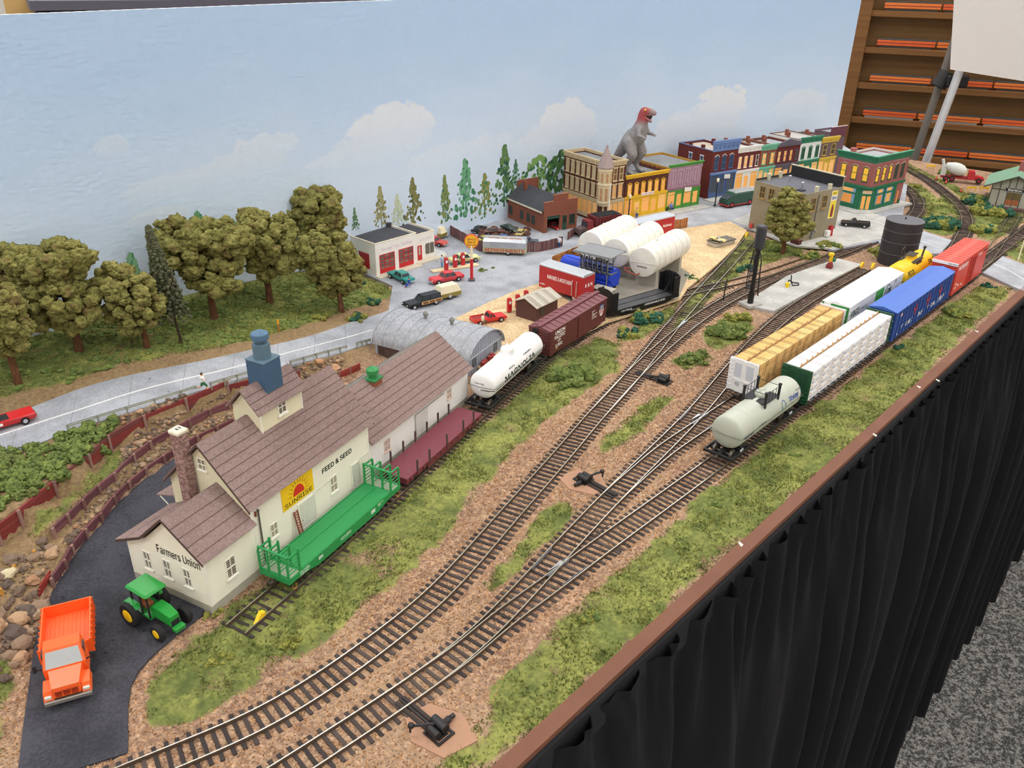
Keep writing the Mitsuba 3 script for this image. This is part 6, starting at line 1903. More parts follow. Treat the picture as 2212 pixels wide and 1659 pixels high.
t.add('door_transom', cf.box(.0050, .0225, .0375, .0440, 0, .0005), M('f0cfa5', .6), sub=k)
t.add('side_door', FR_.box(.0920, .0970, .0080, .0330, 0, .0005), M('e0954c', .5))
t.add('fire_hydrant', B(.1005, .1040, -.0040, -.0015, .006, .014), GR)
cw = Thing('corner_sidewalk', 'pale sidewalk slab round the green corner store', None, kind='structure', m=mat4(A * [1, 1, 0], 52.5))
cw.add('slab', prism([(-.004, -.018), (.128, -.020), (.130, .090), (-.040, .090), (-.040, .004)], .002, .0060, 'z'), 'mat_concrete')

# the depot at the right edge
A = G(2131, 443, .002)
t = Thing('depot', 'small grey depot with green gabled roof and dark timber trim at the right edge', 'building', A * [1, 1, 0], 122)
DG, DT = M('a7a698', .75), M('4a4540', .7)
DL, DD, De, Dr = .085, .110, .0470, .0680
t.add('walls', prism([(0, .003), (0, De), (DL / 2, Dr - .003), (DL, De), (DL, .003)], 0, DD, 'y'), DG)
FD = W_R(0)
t.add('timber_frame', cat([FD.box(u, u + .0016, .003, De + (Dr - De) * (1 - abs(u / DL * 2 - 1)) - .003, 0, .0008) for u in (0, .015, .030, .042, .055, .069, DL - .0016)], FD.box(0, DL, .0365, .0382, 0, .0009)), DT)
t.add('platform', B(-.012, DL + .060, -.012, DD, .0015, .0045), M('6b4a48', .8))
for a, b in (((-.014, De - .006), (DL / 2, Dr)), ((DL + .014, De - .006), (DL / 2, Dr))):
    t.add('roof', hull([(x, y, z + d) for y in (-.010, DD + .010) for x, z in (a, b) for d in (0, .0016)]), M('6f9079', .75))
t.add('roof_edge', cat([hull([(x, y, z + d) for y in (-.0112, -.0098) for x, z in (a, b) for d in (-.0012, .0012)]) for a, b in (((-.014, De - .006), (DL / 2, Dr)), ((DL + .014, De - .006), (DL / 2, Dr)))]), DT)
w = t.add('end_window', FD.box(.0300, .0545, .0080, .0330, 0, .0005), M('6a5a36', .4))
t.add('window_blinds', cat([FD.box(.0305 + k * .0050, .0345 + k * .0050, .0085, .0190, .0005, .0008) for k in range(5)]), M('b5663f', .6), sub=w)
s = t.add('station_sign', FD.box(.0250, .0600, .0345, .0430, .0010, .0018), M('1f2023', .5))
t.add('sign_border', cat(FD.box(.0255, .0595, .0350, .0354, .0018, .0020), FD.box(.0255, .0595, .0421, .0425, .0018, .0020), FD.box(.0255, .0259, .035, .0425, .0018, .0020), FD.box(.0591, .0595, .035, .0425, .0018, .0020)), LW, sub=s)
t.add('sign_lettering', FD.text('Bartion', .0040, .0300, .0370, fit=.0250, d=.0018, bold=True), LW, sub=s)
t.add('chimney', B(DL / 2 - .005, DL / 2 + .005, .050, .060, Dr - .012, Dr + .020), M('9c5a56', .8))

# white storage tanks and the loading rack
TW = noisy('tankwhite', 'e3dfd2', 'efece4', 200, .45)
TAZ = 34.5
for i, (p, lb) in enumerate((((1388, 567), 'white ribbed storage tank nearest the black flatcar, the lowest of three'), ((1330, 547), 'middle one of three white ribbed storage tanks'), ((1274, 531), 'white ribbed storage tank beside the dark red coal truck, farthest back of three'))):
    q = G(*p, .0440)
    t = Thing('storage_tank', lb, 'storage tank', (q[0], q[1], 0), TAZ, None)
    r, Lk, zc = .0222, .1230, .0440
    t.add('shell', lathe([(.0004, -.0022), (r * .6, -.0016), (r * .985, 0), (r, .0006)] + [(r, Lk - .001), (r * .985, Lk), (r * .7, Lk + .004), (.0004, Lk + .006)], 32, (0, 0, zc), 'x'), TW, 30)
    for x in np.linspace(.012, Lk - .012, 6):
        t.add('band', lathe([(r + .0001, x - .0005), (r + .0005, x - .0003), (r + .0005, x + .0003), (r + .0001, x + .0005)], 32, (0, 0, zc), 'x'), M('d8d3c5', .5), 40)
    t.add('end_seam', cyl([-.0022, -r, zc + .0012], [-.0022, r, zc - .0012], .0005, 6), M('d0ccbf', .5))
    t.add('end_plate', txt('NO SMOKING', .0018, [-.0025, .0075, zc - .0070], [0, -1, 0], [0, 0, 1], True), M('3a3a3a', .6)) if i == 0 else None
    t.add('hatch', cat(cyl([Lk * .35, 0, zc + r - .001], [Lk * .35, 0, zc + r + .0035], .0028, 12), cyl([Lk * .75, 0, zc + r - .001], [Lk * .75, 0, zc + r + .0022], .0018, 10)), TW)
    for x in (.020, Lk - .020):
        t.add('cradle', cat(prism([(-.0165, .004), (.0165, .004), (.0165, zc - .012), (.010, zc - .0165), (0, zc - .0188), (-.010, zc - .0165), (-.0165, zc - .012)], x - .004, x + .004, 'x')), M('a9a498', .85))
    if i == 0:
        t.add('outlet_pipe', tube([[-.003, .002, .0270], [-.012, .004, .0270], [-.014, .020, .0310], [-.008, .026, .0330], [-.003, .018, .0320]], .0012, 8), M('9a4a3e', .5))
slab('tank_yard', poly([(1215, 640), (1300, 560), (1380, 590), (1440, 560), (1490, 590), (1465, 645), (1330, 680), (1290, 690)], .005), .0051, M('8b857a', .9), 'grimy concrete under the storage tanks')
q0, q1 = G(1240, 541, .062), G(1318, 559, .062)
RAZ = AZ(q0, q1)
Lr = np.linalg.norm((q1 - q0)[:2])
t = Thing('loading_rack', 'grey steel tank truck loading rack with flat canopy and black hoses', 'loading rack', (q0[0], q0[1], 0), RAZ)
SG = M('8f9295', .45, .4)
t.add('canopy', B(-.001, Lr + .002, -.001, .042, .0615, .0632, .0004), M('85878a', .55))
t.add('canopy_edge', cat(B(-.0015, Lr + .0025, -.0016, -.0008, .0605, .0636), B(-.0015, Lr + .0025, .0418, .0426, .0605, .0636)), SG)
for x in (.010, Lr / 2, Lr - .010):
    t.add('leg', cat(cyl([x, .012, .005], [x, .014, .0612], .0010, 8), cyl([x, .030, .005], [x, .028, .0612], .0010, 8)), SG)
    t.add('bracket', cat(cyl([x, .012, .046], [x, -.004, .0600], .0007, 6), cyl([x, .030, .046], [x, .042, .0600], .0007, 6)), SG)
t.add('walk_platform', cat(B(.002, Lr - .002, .011, .031, .0330, .0345), [cyl([a, y, .0400], [b, y, .0400], .0005, 5) for y in (.011, .031) for a, b in ((.002, Lr - .002),)]), M('6f7275', .6))
for k, x in enumerate(np.linspace(.008, Lr - .010, 6)):
    t.add('hose', tube([[x, .012, .052], [x + .003, .004, .056], [x + .006, -.003, .050], [x + .008, -.004, .041], [x + .009, .001, .0365]], .0009, 6), M('202022', .6))
    t.add('loading_arm', tube([[x, .014, .036], [x, .012, .0530], [x + .001, .004, .0550]], .0007, 6), M('b9bcc0', .4, .5))
t.add('pipes', cat([cyl([.004, y, z], [Lr - .004, y, z], .0009, 6) for y, z in ((.015, .038), (.019, .041), (.023, .038), (.017, .048))]), M('3a3b3e', .5))
t.add('lower_platform', cat(B(Lr - .020, Lr + .012, -.014, .004, .0170, .0185), [cyl([x, y, .005], [x, y, .0170], .0008, 6) for x in (Lr - .018, Lr + .010) for y in (-.012, .002)]), M('b3afa3', .8))

# the brown shed behind the boxcar
A = G(1157, 697, .004)
t = Thing('brown_shed', 'small brown shed with weathered grey board roof behind the brown boxcar', 'shed', A * [1, 1, 0], 38)
t.add('walls', prism([(0, .003), (0, .0270), (.0170, .0345), (.0340, .0270), (.0340, .003)], 0, .050, 'x'), M('5b3c38', .8))
for a, b in (((-.0045, .0255), (.0170, .0352)), ((.0385, .0255), (.0170, .0352))):
    for k in range(10):
        x = -.004 + k * .0058
        t.add('roof_board', hull([(x + dx, y, z + d) for dx in (.0001, .0056) for y, z in (a, b) for d in (0, .0009 + .0002 * (k % 3))]), M(('b5afa1', 'a59e90', 'c0baad')[k % 3], .85))
t.add('window', W_R(0).box(.010, .018, .012, .021, 0, .0006), DARKW)

# the black oil tank and the sand tower
q = G(1934, 567, .0)
q[2] = 0
t = Thing('oil_tank', 'tall black cylindrical oil tank with three hoops behind the yellow tank car', 'oil tank', q, 0)
TK = M('2f2f33', .55)
r, h = .0290, HT((1934, 567), (1950, 473))
t.add('shell', lathe([(r, 0), (r, h * .97), (r + .0003, h * .98)], 40), TK, 30)
t.add('lid', lathe([(r + .0006, h * .975), (r + .0006, h * .985), (.0004, h)], 40), M('5c5d63', .5), 40)
t.add('lid_knob', cyl([0, 0, h - .001], [0, 0, h + .003], .0012, 8), TK)
for z in (.27, .53, .77):
    t.add('hoop', lathe([(r + .0001, h * z - .0005), (r + .0007, h * z - .0003), (r + .0007, h * z + .0003), (r + .0001, h * z + .0005)], 40), M('5d5d61', .5), 40)
q = G(1620, 657, .004)
t = Thing('sand_tower', 'tall black sand tower with cylinder head, ladder and pipes beside the concrete strip', 'sand tower', (q[0], q[1], 0), 60)
hs = HT((1620, 657), (1648, 483))
K = M('1e1e20', .5)
t.add('footing', B(-.011, .013, -.011, .013, .001, .0060, .0005), M('a7a5a0', .85))
t.add('column', cat(cyl([0, 0, .006], [0, 0, hs * .73], .0030, 14), cyl([0, 0, .006], [0, 0, .022], .0042, 14)), K, 40)
t.add('sand_drum', lathe([(.0028, hs * .70), (.0070, hs * .735), (.0072, hs * .74), (.0072, hs * .985), (.0068, hs), (.0004, hs + .0005)], 24), M('34343a', .5), 40)
t.add('drum_lid', lathe([(.0074, hs * .982), (.0074, hs * .992), (.0004, hs + .0012)], 24), M('4f5058', .5), 40)
t.add('ladder', cat([cyl([x, .0075, .025], [x, .0075, hs * .84], .0004, 5) for x in (-.002, .002)], [cyl([-.002, .0075, z], [.002, .0075, z], .0003, 4) for z in np.arange(.027, hs * .83, .0035)]), K)
t.add('sand_pipe', tube([[0, -.002, hs * .72], [-.002, -.010, hs * .62], [-.004, -.013, hs * .45], [-.003, -.0135, .030], [-.002, -.014, .022]], .0009, 7), K)
t.add('sand_pipe', tube([[0, .002, hs * .72], [.004, .008, hs * .60], [.010, .014, hs * .48], [.016, .024, hs * .34], [.017, .026, .012]], .0008, 7), M('55565a', .5))
t.add('sand_pipe', tube([[-.004, .003, hs * .70], [-.007, .006, hs * .5], [-.007, .006, .026]], .0007, 6), K)
t.add('clamp', cat([B(-.008, .005, -.001, .008, z, z + .0012) for z in (.028, hs * .45, hs * .60)]), K)
q2 = G(1562, 652, 0)
p2 = Thing('hose_post', 'thin bent black pole standing beside the main track left of the sand tower', 'post', q2 * [1, 1, 0], 60)
p2.add('pole', tube([[0, 0, 0], [0, 0, .012], [.0005, 0, .028], [.0025, 0, .034]], .0009, 7), K)
p2.add('foot', B(-.0014, .0014, -.0014, .0014, 0, .0012), M('d8d2c8', .6))
# ------------------------------------------------------------------ retaining walls, guardrails, fences
PC = {1: ('7b2e2b', '833634', '74413f'), 2: ('71464d', '7a4c52', '684046'), 3: ('6f4248', '75484d', '663b40')}
for n, lb in ((1, 'upper retaining wall of red brown planks just below the road'), (2, 'middle retaining wall of mauve planks between the two rock terraces'), (3, 'lowest retaining wall of mauve planks along the asphalt yard')):
    p, zb, zt = TIER[n]
    t = Thing('retaining_wall', lb, 'retaining wall')
    rr = random.Random(n)
    np_ = 4 if n == 1 else 3
    for k in range(len(p) - 1):
        a, b = p[k], p[k + 1]
        d = (b - a) / np.linalg.norm(b - a)
        nn = np.array([-d[1], d[0]])
        fade = 1.0 if not (n == 1 and k >= 8) else .75
        for i in range(np_):
            z0, z1 = zb * fade + (zt - zb) * i / np_ - (.002 if i == 0 else 0), zb * fade + (zt - zb) * (i + 1) / np_
            o = rr.uniform(-.0002, .0002)
            t.add('plank', hull([(*(q + nn * (w + o)), z) for q in (a, b) for w in (-.0011, .0009) for z in (z0 + .00015, z1 - .00010)]), M(rr.choice(PC[n]), .75))
        q = a - nn * .0016
        t.add('post', hull([(*(q + d * x + nn * y), z) for x in (-.0013, .0013) for y in (-.0010, .0010) for z in (zb - .004, zt + .0006)]), M(rr.choice(('8a6a60', '7d5b55', '94746a')), .8))
t = Thing('broken_fence', 'broken piece of red fence stuck in the rubble by the dump truck yard', 'fence')
for i in range(3):
    a, b = on(86 + i * 3, 1290 - i * 2), on(107 + i * 3, 1256 - i * 2)
    t.add('plank', hull([q + [0, 0, z] + np.array([.0005 * s, .0003 * s, 0]) for q in (a, b) for z in (.0008 + .003 * i, .0032 + .003 * i) for s in (-1, 1)]), M('8c2f28', .7))
t = Thing('broken_fence', 'short red plank fence end on the slope behind the mill wing', 'fence')
for (a, b) in (((733, 812), (757, 802)), ((757, 802), (778, 792))):
    A_, B_ = G(*a, .006), G(*b, .006)
    for i in range(2):
        t.add('plank', hull([q + [.0004 * s, -.0006 * s, z] for q in (A_, B_) for z in (-.004 + .0045 * i, .0003 + .0045 * i) for s in (-1, 1)]), M(('83302a', '8f3a32')[i], .75))
    t.add('post', cyl(A_ - [0, 0, .004], A_ + [0, 0, .0062], .0011, 6), M('8a6a60', .8))


def guardrail(lb, pts):
    t = Thing('guardrail', lb, 'guardrail')
    c = spline([G(x, y, z) for x, y, z in pts], n=24)
    d = np.gradient(c, axis=0)
    d /= np.linalg.norm(d, axis=1, keepdims=True)
    n = np.column_stack([-d[:, 1], d[:, 0], d[:, 0] * 0])
    prof = [(0, .0036), (.0007, .0041), (.0007, .0048), (0, .0053), (.0007, .0058), (.0007, .0065), (0, .0070), (-.0003, .0070), (.0003, .0062), (-.0003, .0053), (.0003, .0045), (-.0003, .0036)]
    t.add('rail', loft([np.array([q + m * a + [0, 0, z] for a, z in prof]) for q, m in zip(c, n)]), M('a3a79f', .5, .2))
    for k in range(0, 24, 5 if len(pts) > 2 else 8):
        t.add('post', hull([c[k] - n[k] * .0008 + d[k] * x + n[k] * y + [0, 0, z] for x in (-.0006, .0006) for y in (-.0006, .0006) for z in (-.002, .0073)]), M('8f9488', .6))
    for k in (0, 23):
        t.add('end_cap', cyl(c[k] + [0, 0, .0034], c[k] + [0, 0, .0072], .0011, 8), M('a3a79f', .5, .2))


guardrail('long grey guardrail along the lower road edge above the bush bank', [(148, 931, .040), (253, 898, .040), (340, 872, .040), (424, 846, .0385)])
guardrail('grey guardrail beside the jogger running toward the mill roof', [(456, 838, .0378), (500, 825, .0365), (531, 816, .035), (580, 803, .0315)])
guardrail('grey guardrail behind the cupola above the rock slope', [(628, 791, .0285), (690, 773, .023), (749, 757, .016)])
guardrail('short grey guardrail end next to the quonset hut', [(771, 750, .0135), (800, 742, .009)])


def fence(lb, pts, h, w, cols, z=.003, rails=0, postm=None, lean=.0004, seed=0, slat='plank', gap=.0002, posts=()):
    t = Thing('board_fence', lb, 'fence')
    rr = random.Random(seed)
    P = [G(x, y, z) for x, y in pts]
    for a, b in zip(P[:-1], P[1:]):
        L = np.linalg.norm(b - a)
        d = (b - a) / L
        n = np.array([-d[1], d[0], 0])
        m = max(1, int(L / w))
        for k in range(m):
            q0, q1 = a + d * (L * k / m + gap), a + d * (L * (k + 1) / m - gap)
            hh = h + rr.uniform(-lean, lean)
            o = n * rr.uniform(0, .0002)
            t.add(slat, hull([q + o + n * s * .0004 + [0, 0, zz] for q in (q0, q1) for s in (-1, 1) for zz in (-.001, hh)]), M(rr.choice(cols), .85))
        for i in range(rails):
            zz = h * (.25 + .5 * i)
            t.add('rail', hull([q + n * s + [0, 0, e] for q in (a, b) for s in (-.0012, -.0003) for e in (zz - .0006, zz + .0006)]), postm)
    for (x, y) in posts:
        q = G(x, y, z)
        t.add('post', hull([q + [x_, y_, e] for x_ in (-.0008, .0008) for y_ in (-.0008, .0008) for e in (-.001, h + .0012)]), postm)
    return t


PUR_ = ('6b4a4a', '745353', '7d5b58', '624242')
fence('weathered brown plank fence running from the filling station to the lunch trailer and garage', [(905, 478), (928, 484), (1000, 524), (1036, 544), (1062, 548)], .0185, .0042, PUR_, seed=1)
fence('weathered brown plank fence curving from the silver trailer to the leaning man', [(1126, 545), (1160, 546), (1186, 541), (1215, 533)], .0180, .0040, PUR_, seed=2)
fence('tall mauve board fence at the back of the junkyard below the painted trees', [(938, 502), (1000, 482), (1050, 470), (1096, 459)], .0250, .0048, ('7c6a72', '857379', '8d7b80'), seed=3, rails=2, postm=M('a69aa0', .8), posts=[(955, 497), (1000, 483), (1045, 471)])
ORG = ('b5763a', 'a9692f', 'c28446', '9c5f2c')
fence('orange wooden fence behind the red trailer and the loading rack', [(1192, 580), (1240, 560), (1262, 552)], .0200, .0042, ORG, seed=4, rails=2, postm=M('8d5a2c', .8))
fence('short orange picket fence at the end of the red semi trailer', [(1452, 498), (1484, 492)], .0185, .0050, ORG, seed=5, rails=2, postm=M('a5672f', .8), gap=.0006, lean=.0012)
fence('low brown fence beside the dark red coal truck', [(1226, 520), (1243, 507)], .0150, .0040, PUR_, seed=6)

# ------------------------------------------------------------------ rocks
rng = np.random.default_rng(21)
ROCKV = []
for k in range(8):
    v, f = lump(rng, (0, 0, 0), (1, rng.uniform(.7, 1.0), rng.uniform(.55, .8)), 1, .55, 1.4)
    ROCKV.append(shared((v, f)))
ROCKM = [M(c, .9) for c in ('8b7460', '6f5d4f', 'a38a70', '7d6a5b', '5d5048', 'b08f70', 'a07a5c')]


def scatter(polyg, n, seed):
    r = np.random.default_rng(seed)
    x0, y0, x1, y1 = polyg.bounds
    out = []
    while len(out) < n:
        q = np.column_stack([r.uniform(x0, x1, 4 * n), r.uniform(y0, y1, 4 * n)])
        out += [tuple(p) for p in q[contains_xy(polyg, q[:, 0], q[:, 1])]]
    return np.array(out[:n])


def opoly(px):
    return Polygon([tuple(on(x, y)[:2]) for x, y in px]).buffer(0)


ZONES = [
    ('tan rock on the terrace between the upper and middle retaining walls', 'rocks on the upper terrace', [(262, 975), (318, 936), (405, 898), (495, 860), (500, 868), (408, 906), (322, 955), (283, 985), (255, 1010)], 75, (.0016, .0034)),
    ('brown rock on the terrace between the middle and lowest retaining walls', 'rocks on the lower terrace', [(128, 1180), (181, 1106), (249, 1046), (326, 977), (410, 928), (498, 888), (503, 905), (425, 943), (350, 985), (276, 1041), (214, 1109), (150, 1180)], 95, (.0014, .0032)),
    ('rock in the rubble between guardrail and upper retaining wall', 'rocks beside the guardrail', [(255, 905), (300, 888), (400, 855), (395, 862), (312, 895), (262, 925)], 24, (.0018, .0042)),
    ('rock on the bare slope behind the cupola below the guardrail', 'rocks behind the cupola', [(640, 792), (700, 778), (738, 772), (745, 790), (730, 808), (660, 830), (640, 820)], 36, (.0016, .0036)),
    ('large brown boulder piled in the lower left corner beside the orange dump truck', 'boulders in the lower left corner', [(-15, 1320), (20, 1290), (75, 1280), (95, 1330), (70, 1385), (45, 1440), (25, 1470), (-15, 1480)], 36, (.0035, .0085)),
    ('rock in the rubble at the left edge below the bush bank', 'rocks at the left edge', [(-10, 1260), (20, 1215), (90, 1165), (125, 1180), (105, 1250), (60, 1275), (0, 1290)], 30, (.0016, .0060))]
_stones = []
for zi, (lb, gp, px, n, (r0, r1)) in enumerate(ZONES):
    pg = opoly(px)
    r = np.random.default_rng(50 + zi)
    for k, (x, y) in enumerate(scatter(pg, n, 70 + zi)):
        s = r0 + (r1 - r0) * r.random() ** 1.8
        m = mat4((x, y, float(hz(x, y)) + s * .35), rz=r.uniform(0, 360))
        m[:3, :3] *= s
        t = Thing('rock', lb, 'rock', group=gp, m=m)
        t.add(None, ROCKV[r.integers(8)], ROCKM[r.integers(7)])
    for x, y in scatter(pg, int(n * 3.5), 90 + zi):
        s = r0 * r.uniform(.35, .8)
        v, f = ico(1)
        v = v * (s * r.uniform(.7, 1.2, 3)) * (1 + r.uniform(-.25, .25, (len(v), 1)))
        _stones.append((v + [x, y, float(hz(x, y)) + s * .3], f))
single('rubble', cat(*_stones), ROCKM[1], 'loose small stones between the rocks on the terraces', 'rubble', kind='stuff')
for q_, (x, y, s, lb) in enumerate(((690, 785, .0052, 'orange tan boulder on the slope behind the cupola'), (724, 798, .0056, 'pale orange boulder beside the red fence end'), (22, 1245, .0060, 'pale cream rock at the left edge above the boulders'))):
    q = on(x, y)
    m = mat4((q[0], q[1], q[2] + s * .4), rz=40 * q_)
    m[:3, :3] *= s
    t = Thing('rock', lb, 'rock', m=m)
    t.add(None, ROCKV[q_], M(('b08560', 'bb9270', 'cbbf9c')[q_], .9))
for x, y, az, lb in ((305 / 3.95, 800 + 1590 / 3.95, 20, 'short orange wooden stake in the rubble nearest the lowest wall'), (121 / 3.61, 1200 + 125 / 3.61, 30, 'short orange wooden stake at the left edge among the rocks'), (18 / 3.61, 1200 + 310 / 3.61, 15, 'short orange wooden stake at the left frame edge')):
    q = on(x, y)
    t = Thing('stake', lb, 'stake', q, az)
    t.add('peg', hull([(a, b, c) for a in (-.0012, .0012) for b in (-.0009, .0009) for c in (-.002, .0062)]), M('c08a3c', .8))

# ------------------------------------------------------------------ trees
def f_leaf(c0, c1, c2, brown):
    a, b, c, d = lin(c0), lin(c1), lin(c2), lin(brown)

    def f(p, n, uv):
        t = .5 * noise(p.x * 260, p.y * 260, p.z * 260) + .5 * noise(p.x * 900, p.y * 900, p.z * 900)
        o = mix(mix(a, b, smoothstep(.15, .6, t)), mi.Color3f(*c), smoothstep(.55, .95, t))
        return mix(o, mi.Color3f(*d), smoothstep(.62, .8, fbm(p.x * 90, p.y * 90, p.z * 90, 2)) * .6)
    return f


BUMPL = lambda p, n, uv: noise(p.x * 1100, p.y * 1100, p.z * 1100) + .7 * noise(p.x * 500, p.y * 500, p.z * 500)
PM('leaf_olive', f_leaf('55532a', '88844a', 'b3aa68', '7a6242'), .95, BUMPL, .0012)
PM('leaf_pine', f_leaf('3a3d2c', '5f624a', '858566', '6f6352'), .95, BUMPL, .0010)
PM('bush_green', f_leaf('44552f', '6f7f42', '96a056', '6f7044'), .95, BUMPL, .0012)
PM('bush_yellow', f_leaf('5f6330', '8f8f45', 'b3ac5e', '7d7a44'), .95, BUMPL, .0012)
PM('bush_teal', f_leaf('1f4038', '35614c', '4f7d5c', '3a5a44'), .95, BUMPL, .0012)
PM('bark', lambda p, n, uv: mix(lin('4a3022'), lin('7a5238'), noise(p.x * 900, p.y * 900, p.z * 160)), .95)


def crown(rng, lobes, n, size, k=2):
    """clumps of foliage over the surface of ellipsoid lobes (x,y,z,rx,ry,rz)"""
    out = []
    L = np.array(lobes, float)
    w = (L[:, 3] * L[:, 5]) ** .9
    for (x, y, z, rx, ry, rz), m in zip(L, np.maximum(6, (n * w / w.sum()).astype(int))):
        d = rng.normal(size=(m, 3))
        d /= np.linalg.norm(d, axis=1, keepdims=True)
        rad = rng.uniform(.62, 1.0, (m, 1))
        for q in d * rad * [rx, ry, rz] + [x, y, z]:
            s = size * rng.uniform(.65, 1.25)
            out.append(lump(rng, q, (s, s, s * .85), k, .62, 2.6))
    return cat(*out)


def tree(label, base, top, lobes, seed, n=170, clump=None, group=None):
    """lobes in pixels of the photograph: (cx, cy, rx, ry)"""
    rng = np.random.default_rng(seed)
    q = on(*base)
    h = HT(base, (0, top), q[2])
    pxm = np.linalg.norm(q - [0, 0, H]) / FPX                      # metres per pixel there
    t = Thing('tree', label, 'tree', q, 90, group)                  # local x to the right in the photograph
    LB = []
    for cx, cy, rx, ry in lobes:
        z = HT(base, (0, cy), q[2])
        LB.append(((cx - base[0]) * pxm + z * .0, rng.uniform(-.15, .15) * rx * pxm, z, rx * pxm, rx * pxm * .85, ry * pxm * 1.08))
    zb = min(l[2] - l[5] for l in LB)
    t.add('crown', crown(rng, LB, n, clump or .0072 * (h / .11)), 'mat_leaf_olive', True)
    zt = max(zb + .002, .018)
    r0 = .0038 * (h / .11)
    t.add('trunk', tube([[0, 0, -.003], [.0003, 0, zt * .45], [-.0004, .0003, zt]], [r0 * 1.25, r0, r0 * .85], 9), 'mat_bark', True)
    for k in range(7):
        a = k * .9 + rng.uniform(0, .5)
        l = LB[k % len(LB)]
        e = np.array([l[0] + math.cos(a) * l[3] * .55, l[1] + math.sin(a) * l[4] * .55, l[2] - l[5] * .25])
        s = np.array([0, 0, zt * .85])
        t.add('branch', tube([s, s + (e - s) * .5 + [math.cos(a) * .002, math.sin(a) * .002, .002], e], [r0 * .40, r0 * .3, r0 * .15], 6), M('9a7750', .9) if k % 2 else 'mat_bark', True)
    return t


tree('round olive tree cut by the left frame edge', (40, 830), 622, [(34, 690, 52, 62)], 1, 200)
tree('broad two-layered olive tree, second from the left frame edge', (172, 758), 526, [(160, 648, 78, 48), (95, 572, 55, 28), (165, 570, 62, 34), (200, 548, 26, 22)], 2, 260)
tree('small round olive tree left of the dark conifer', (318, 752), 575, [(310, 648, 58, 58), (288, 606, 34, 30)], 3, 190)
tree('largest spreading olive tree right of the dark conifer', (463, 690), 478, [(450, 545, 88, 48), (420, 510, 50, 34), (500, 520, 52, 36), (478, 590, 55, 34)], 4, 280)
tree('olive tree partly hidden behind the largest one', (583, 655), 460, [(585, 515, 66, 48), (600, 560, 50, 34)], 5, 220)
tree('tall narrow olive tree standing against the backdrop left of the filling station', (690, 590), 409, [(690, 450, 56, 40), (702, 500, 46, 36), (715, 475, 36, 30)], 6, 200)
tree('olive tree nearest the filling station with low crown', (737, 674), 500, [(712, 545, 58, 42), (735, 590, 50, 48)], 7, 240)
tree('olive tree in the corner of the junkyard fence', (959, 490), 382, [(950, 425, 40, 30), (960, 450, 28, 24), (930, 410, 22, 16)], 8, 150)
tree('olive tree in front of the olive grey building', (1690, 548), 413, [(1692, 452, 40, 36), (1700, 485, 38, 30), (1672, 475, 26, 24)], 9, 190)
q = on(393, 742)
h = HT((393, 742), (358, 492), q[2])
t = Thing('conifer', 'leaning grey green conifer between two olive trees', 'tree', q, 90)
rng = np.random.default_rng(77)
tl = -.013
t.add('trunk', tube([[0, 0, -.002], [tl * .5, 0, h * .5], [tl, 0, h]], [.0016, .0011, .0003], 7), M('3f2f25', .9), True)
for k in range(34):
    z = h * (.30 + .70 * (k / 33) ** .85)
    w = .0215 * (1 - (z / h - .26) / .78) + .0008
    bits = []
    for a in np.arange(0, 6.28, 6.28 / 9) + rng.uniform(0, 1):
        c, s = math.cos(a), math.sin(a)
        ln = w * rng.uniform(.75, 1.15)
        for j in range(3):
            f = (j + .6) / 3
            p = np.array([tl * z / h + c * ln * f, s * ln * f, z - ln * .42 * f])
            bits.append(lump(rng, p, (.0022 * (1.2 - .5 * f) + .0004,) * 3, 1, .7, 3.0))
    t.add('needle_whorl', cat(*bits), 'mat_leaf_pine', True)


# ------------------------------------------------------------------ shrubs, turf, stones
def shrub(lb, px, w, mats, seed, n=9, hgt=.6, size=None):
    rng = np.random.default_rng(seed)
    q = on(*px)
    pxm = np.linalg.norm(q - [0, 0, H]) / FPX
    t = Thing('shrub', lb, 'shrub', q, 90)
    for mi_, m in enumerate(mats):
        b = []
        for k in range(n):
            d = rng.uniform(-1, 1, 2) * w * pxm / 2
            s = (size or w * pxm * .16) * rng.uniform(.6, 1.2)
            b.append(lump(rng, (d[0], d[1] * .8, s * hgt), (s, s, s * .9), 2, .75, 2.8))
        t.add('foliage' if mi_ == 0 else 'tips', cat(*b), m, True)
    return t


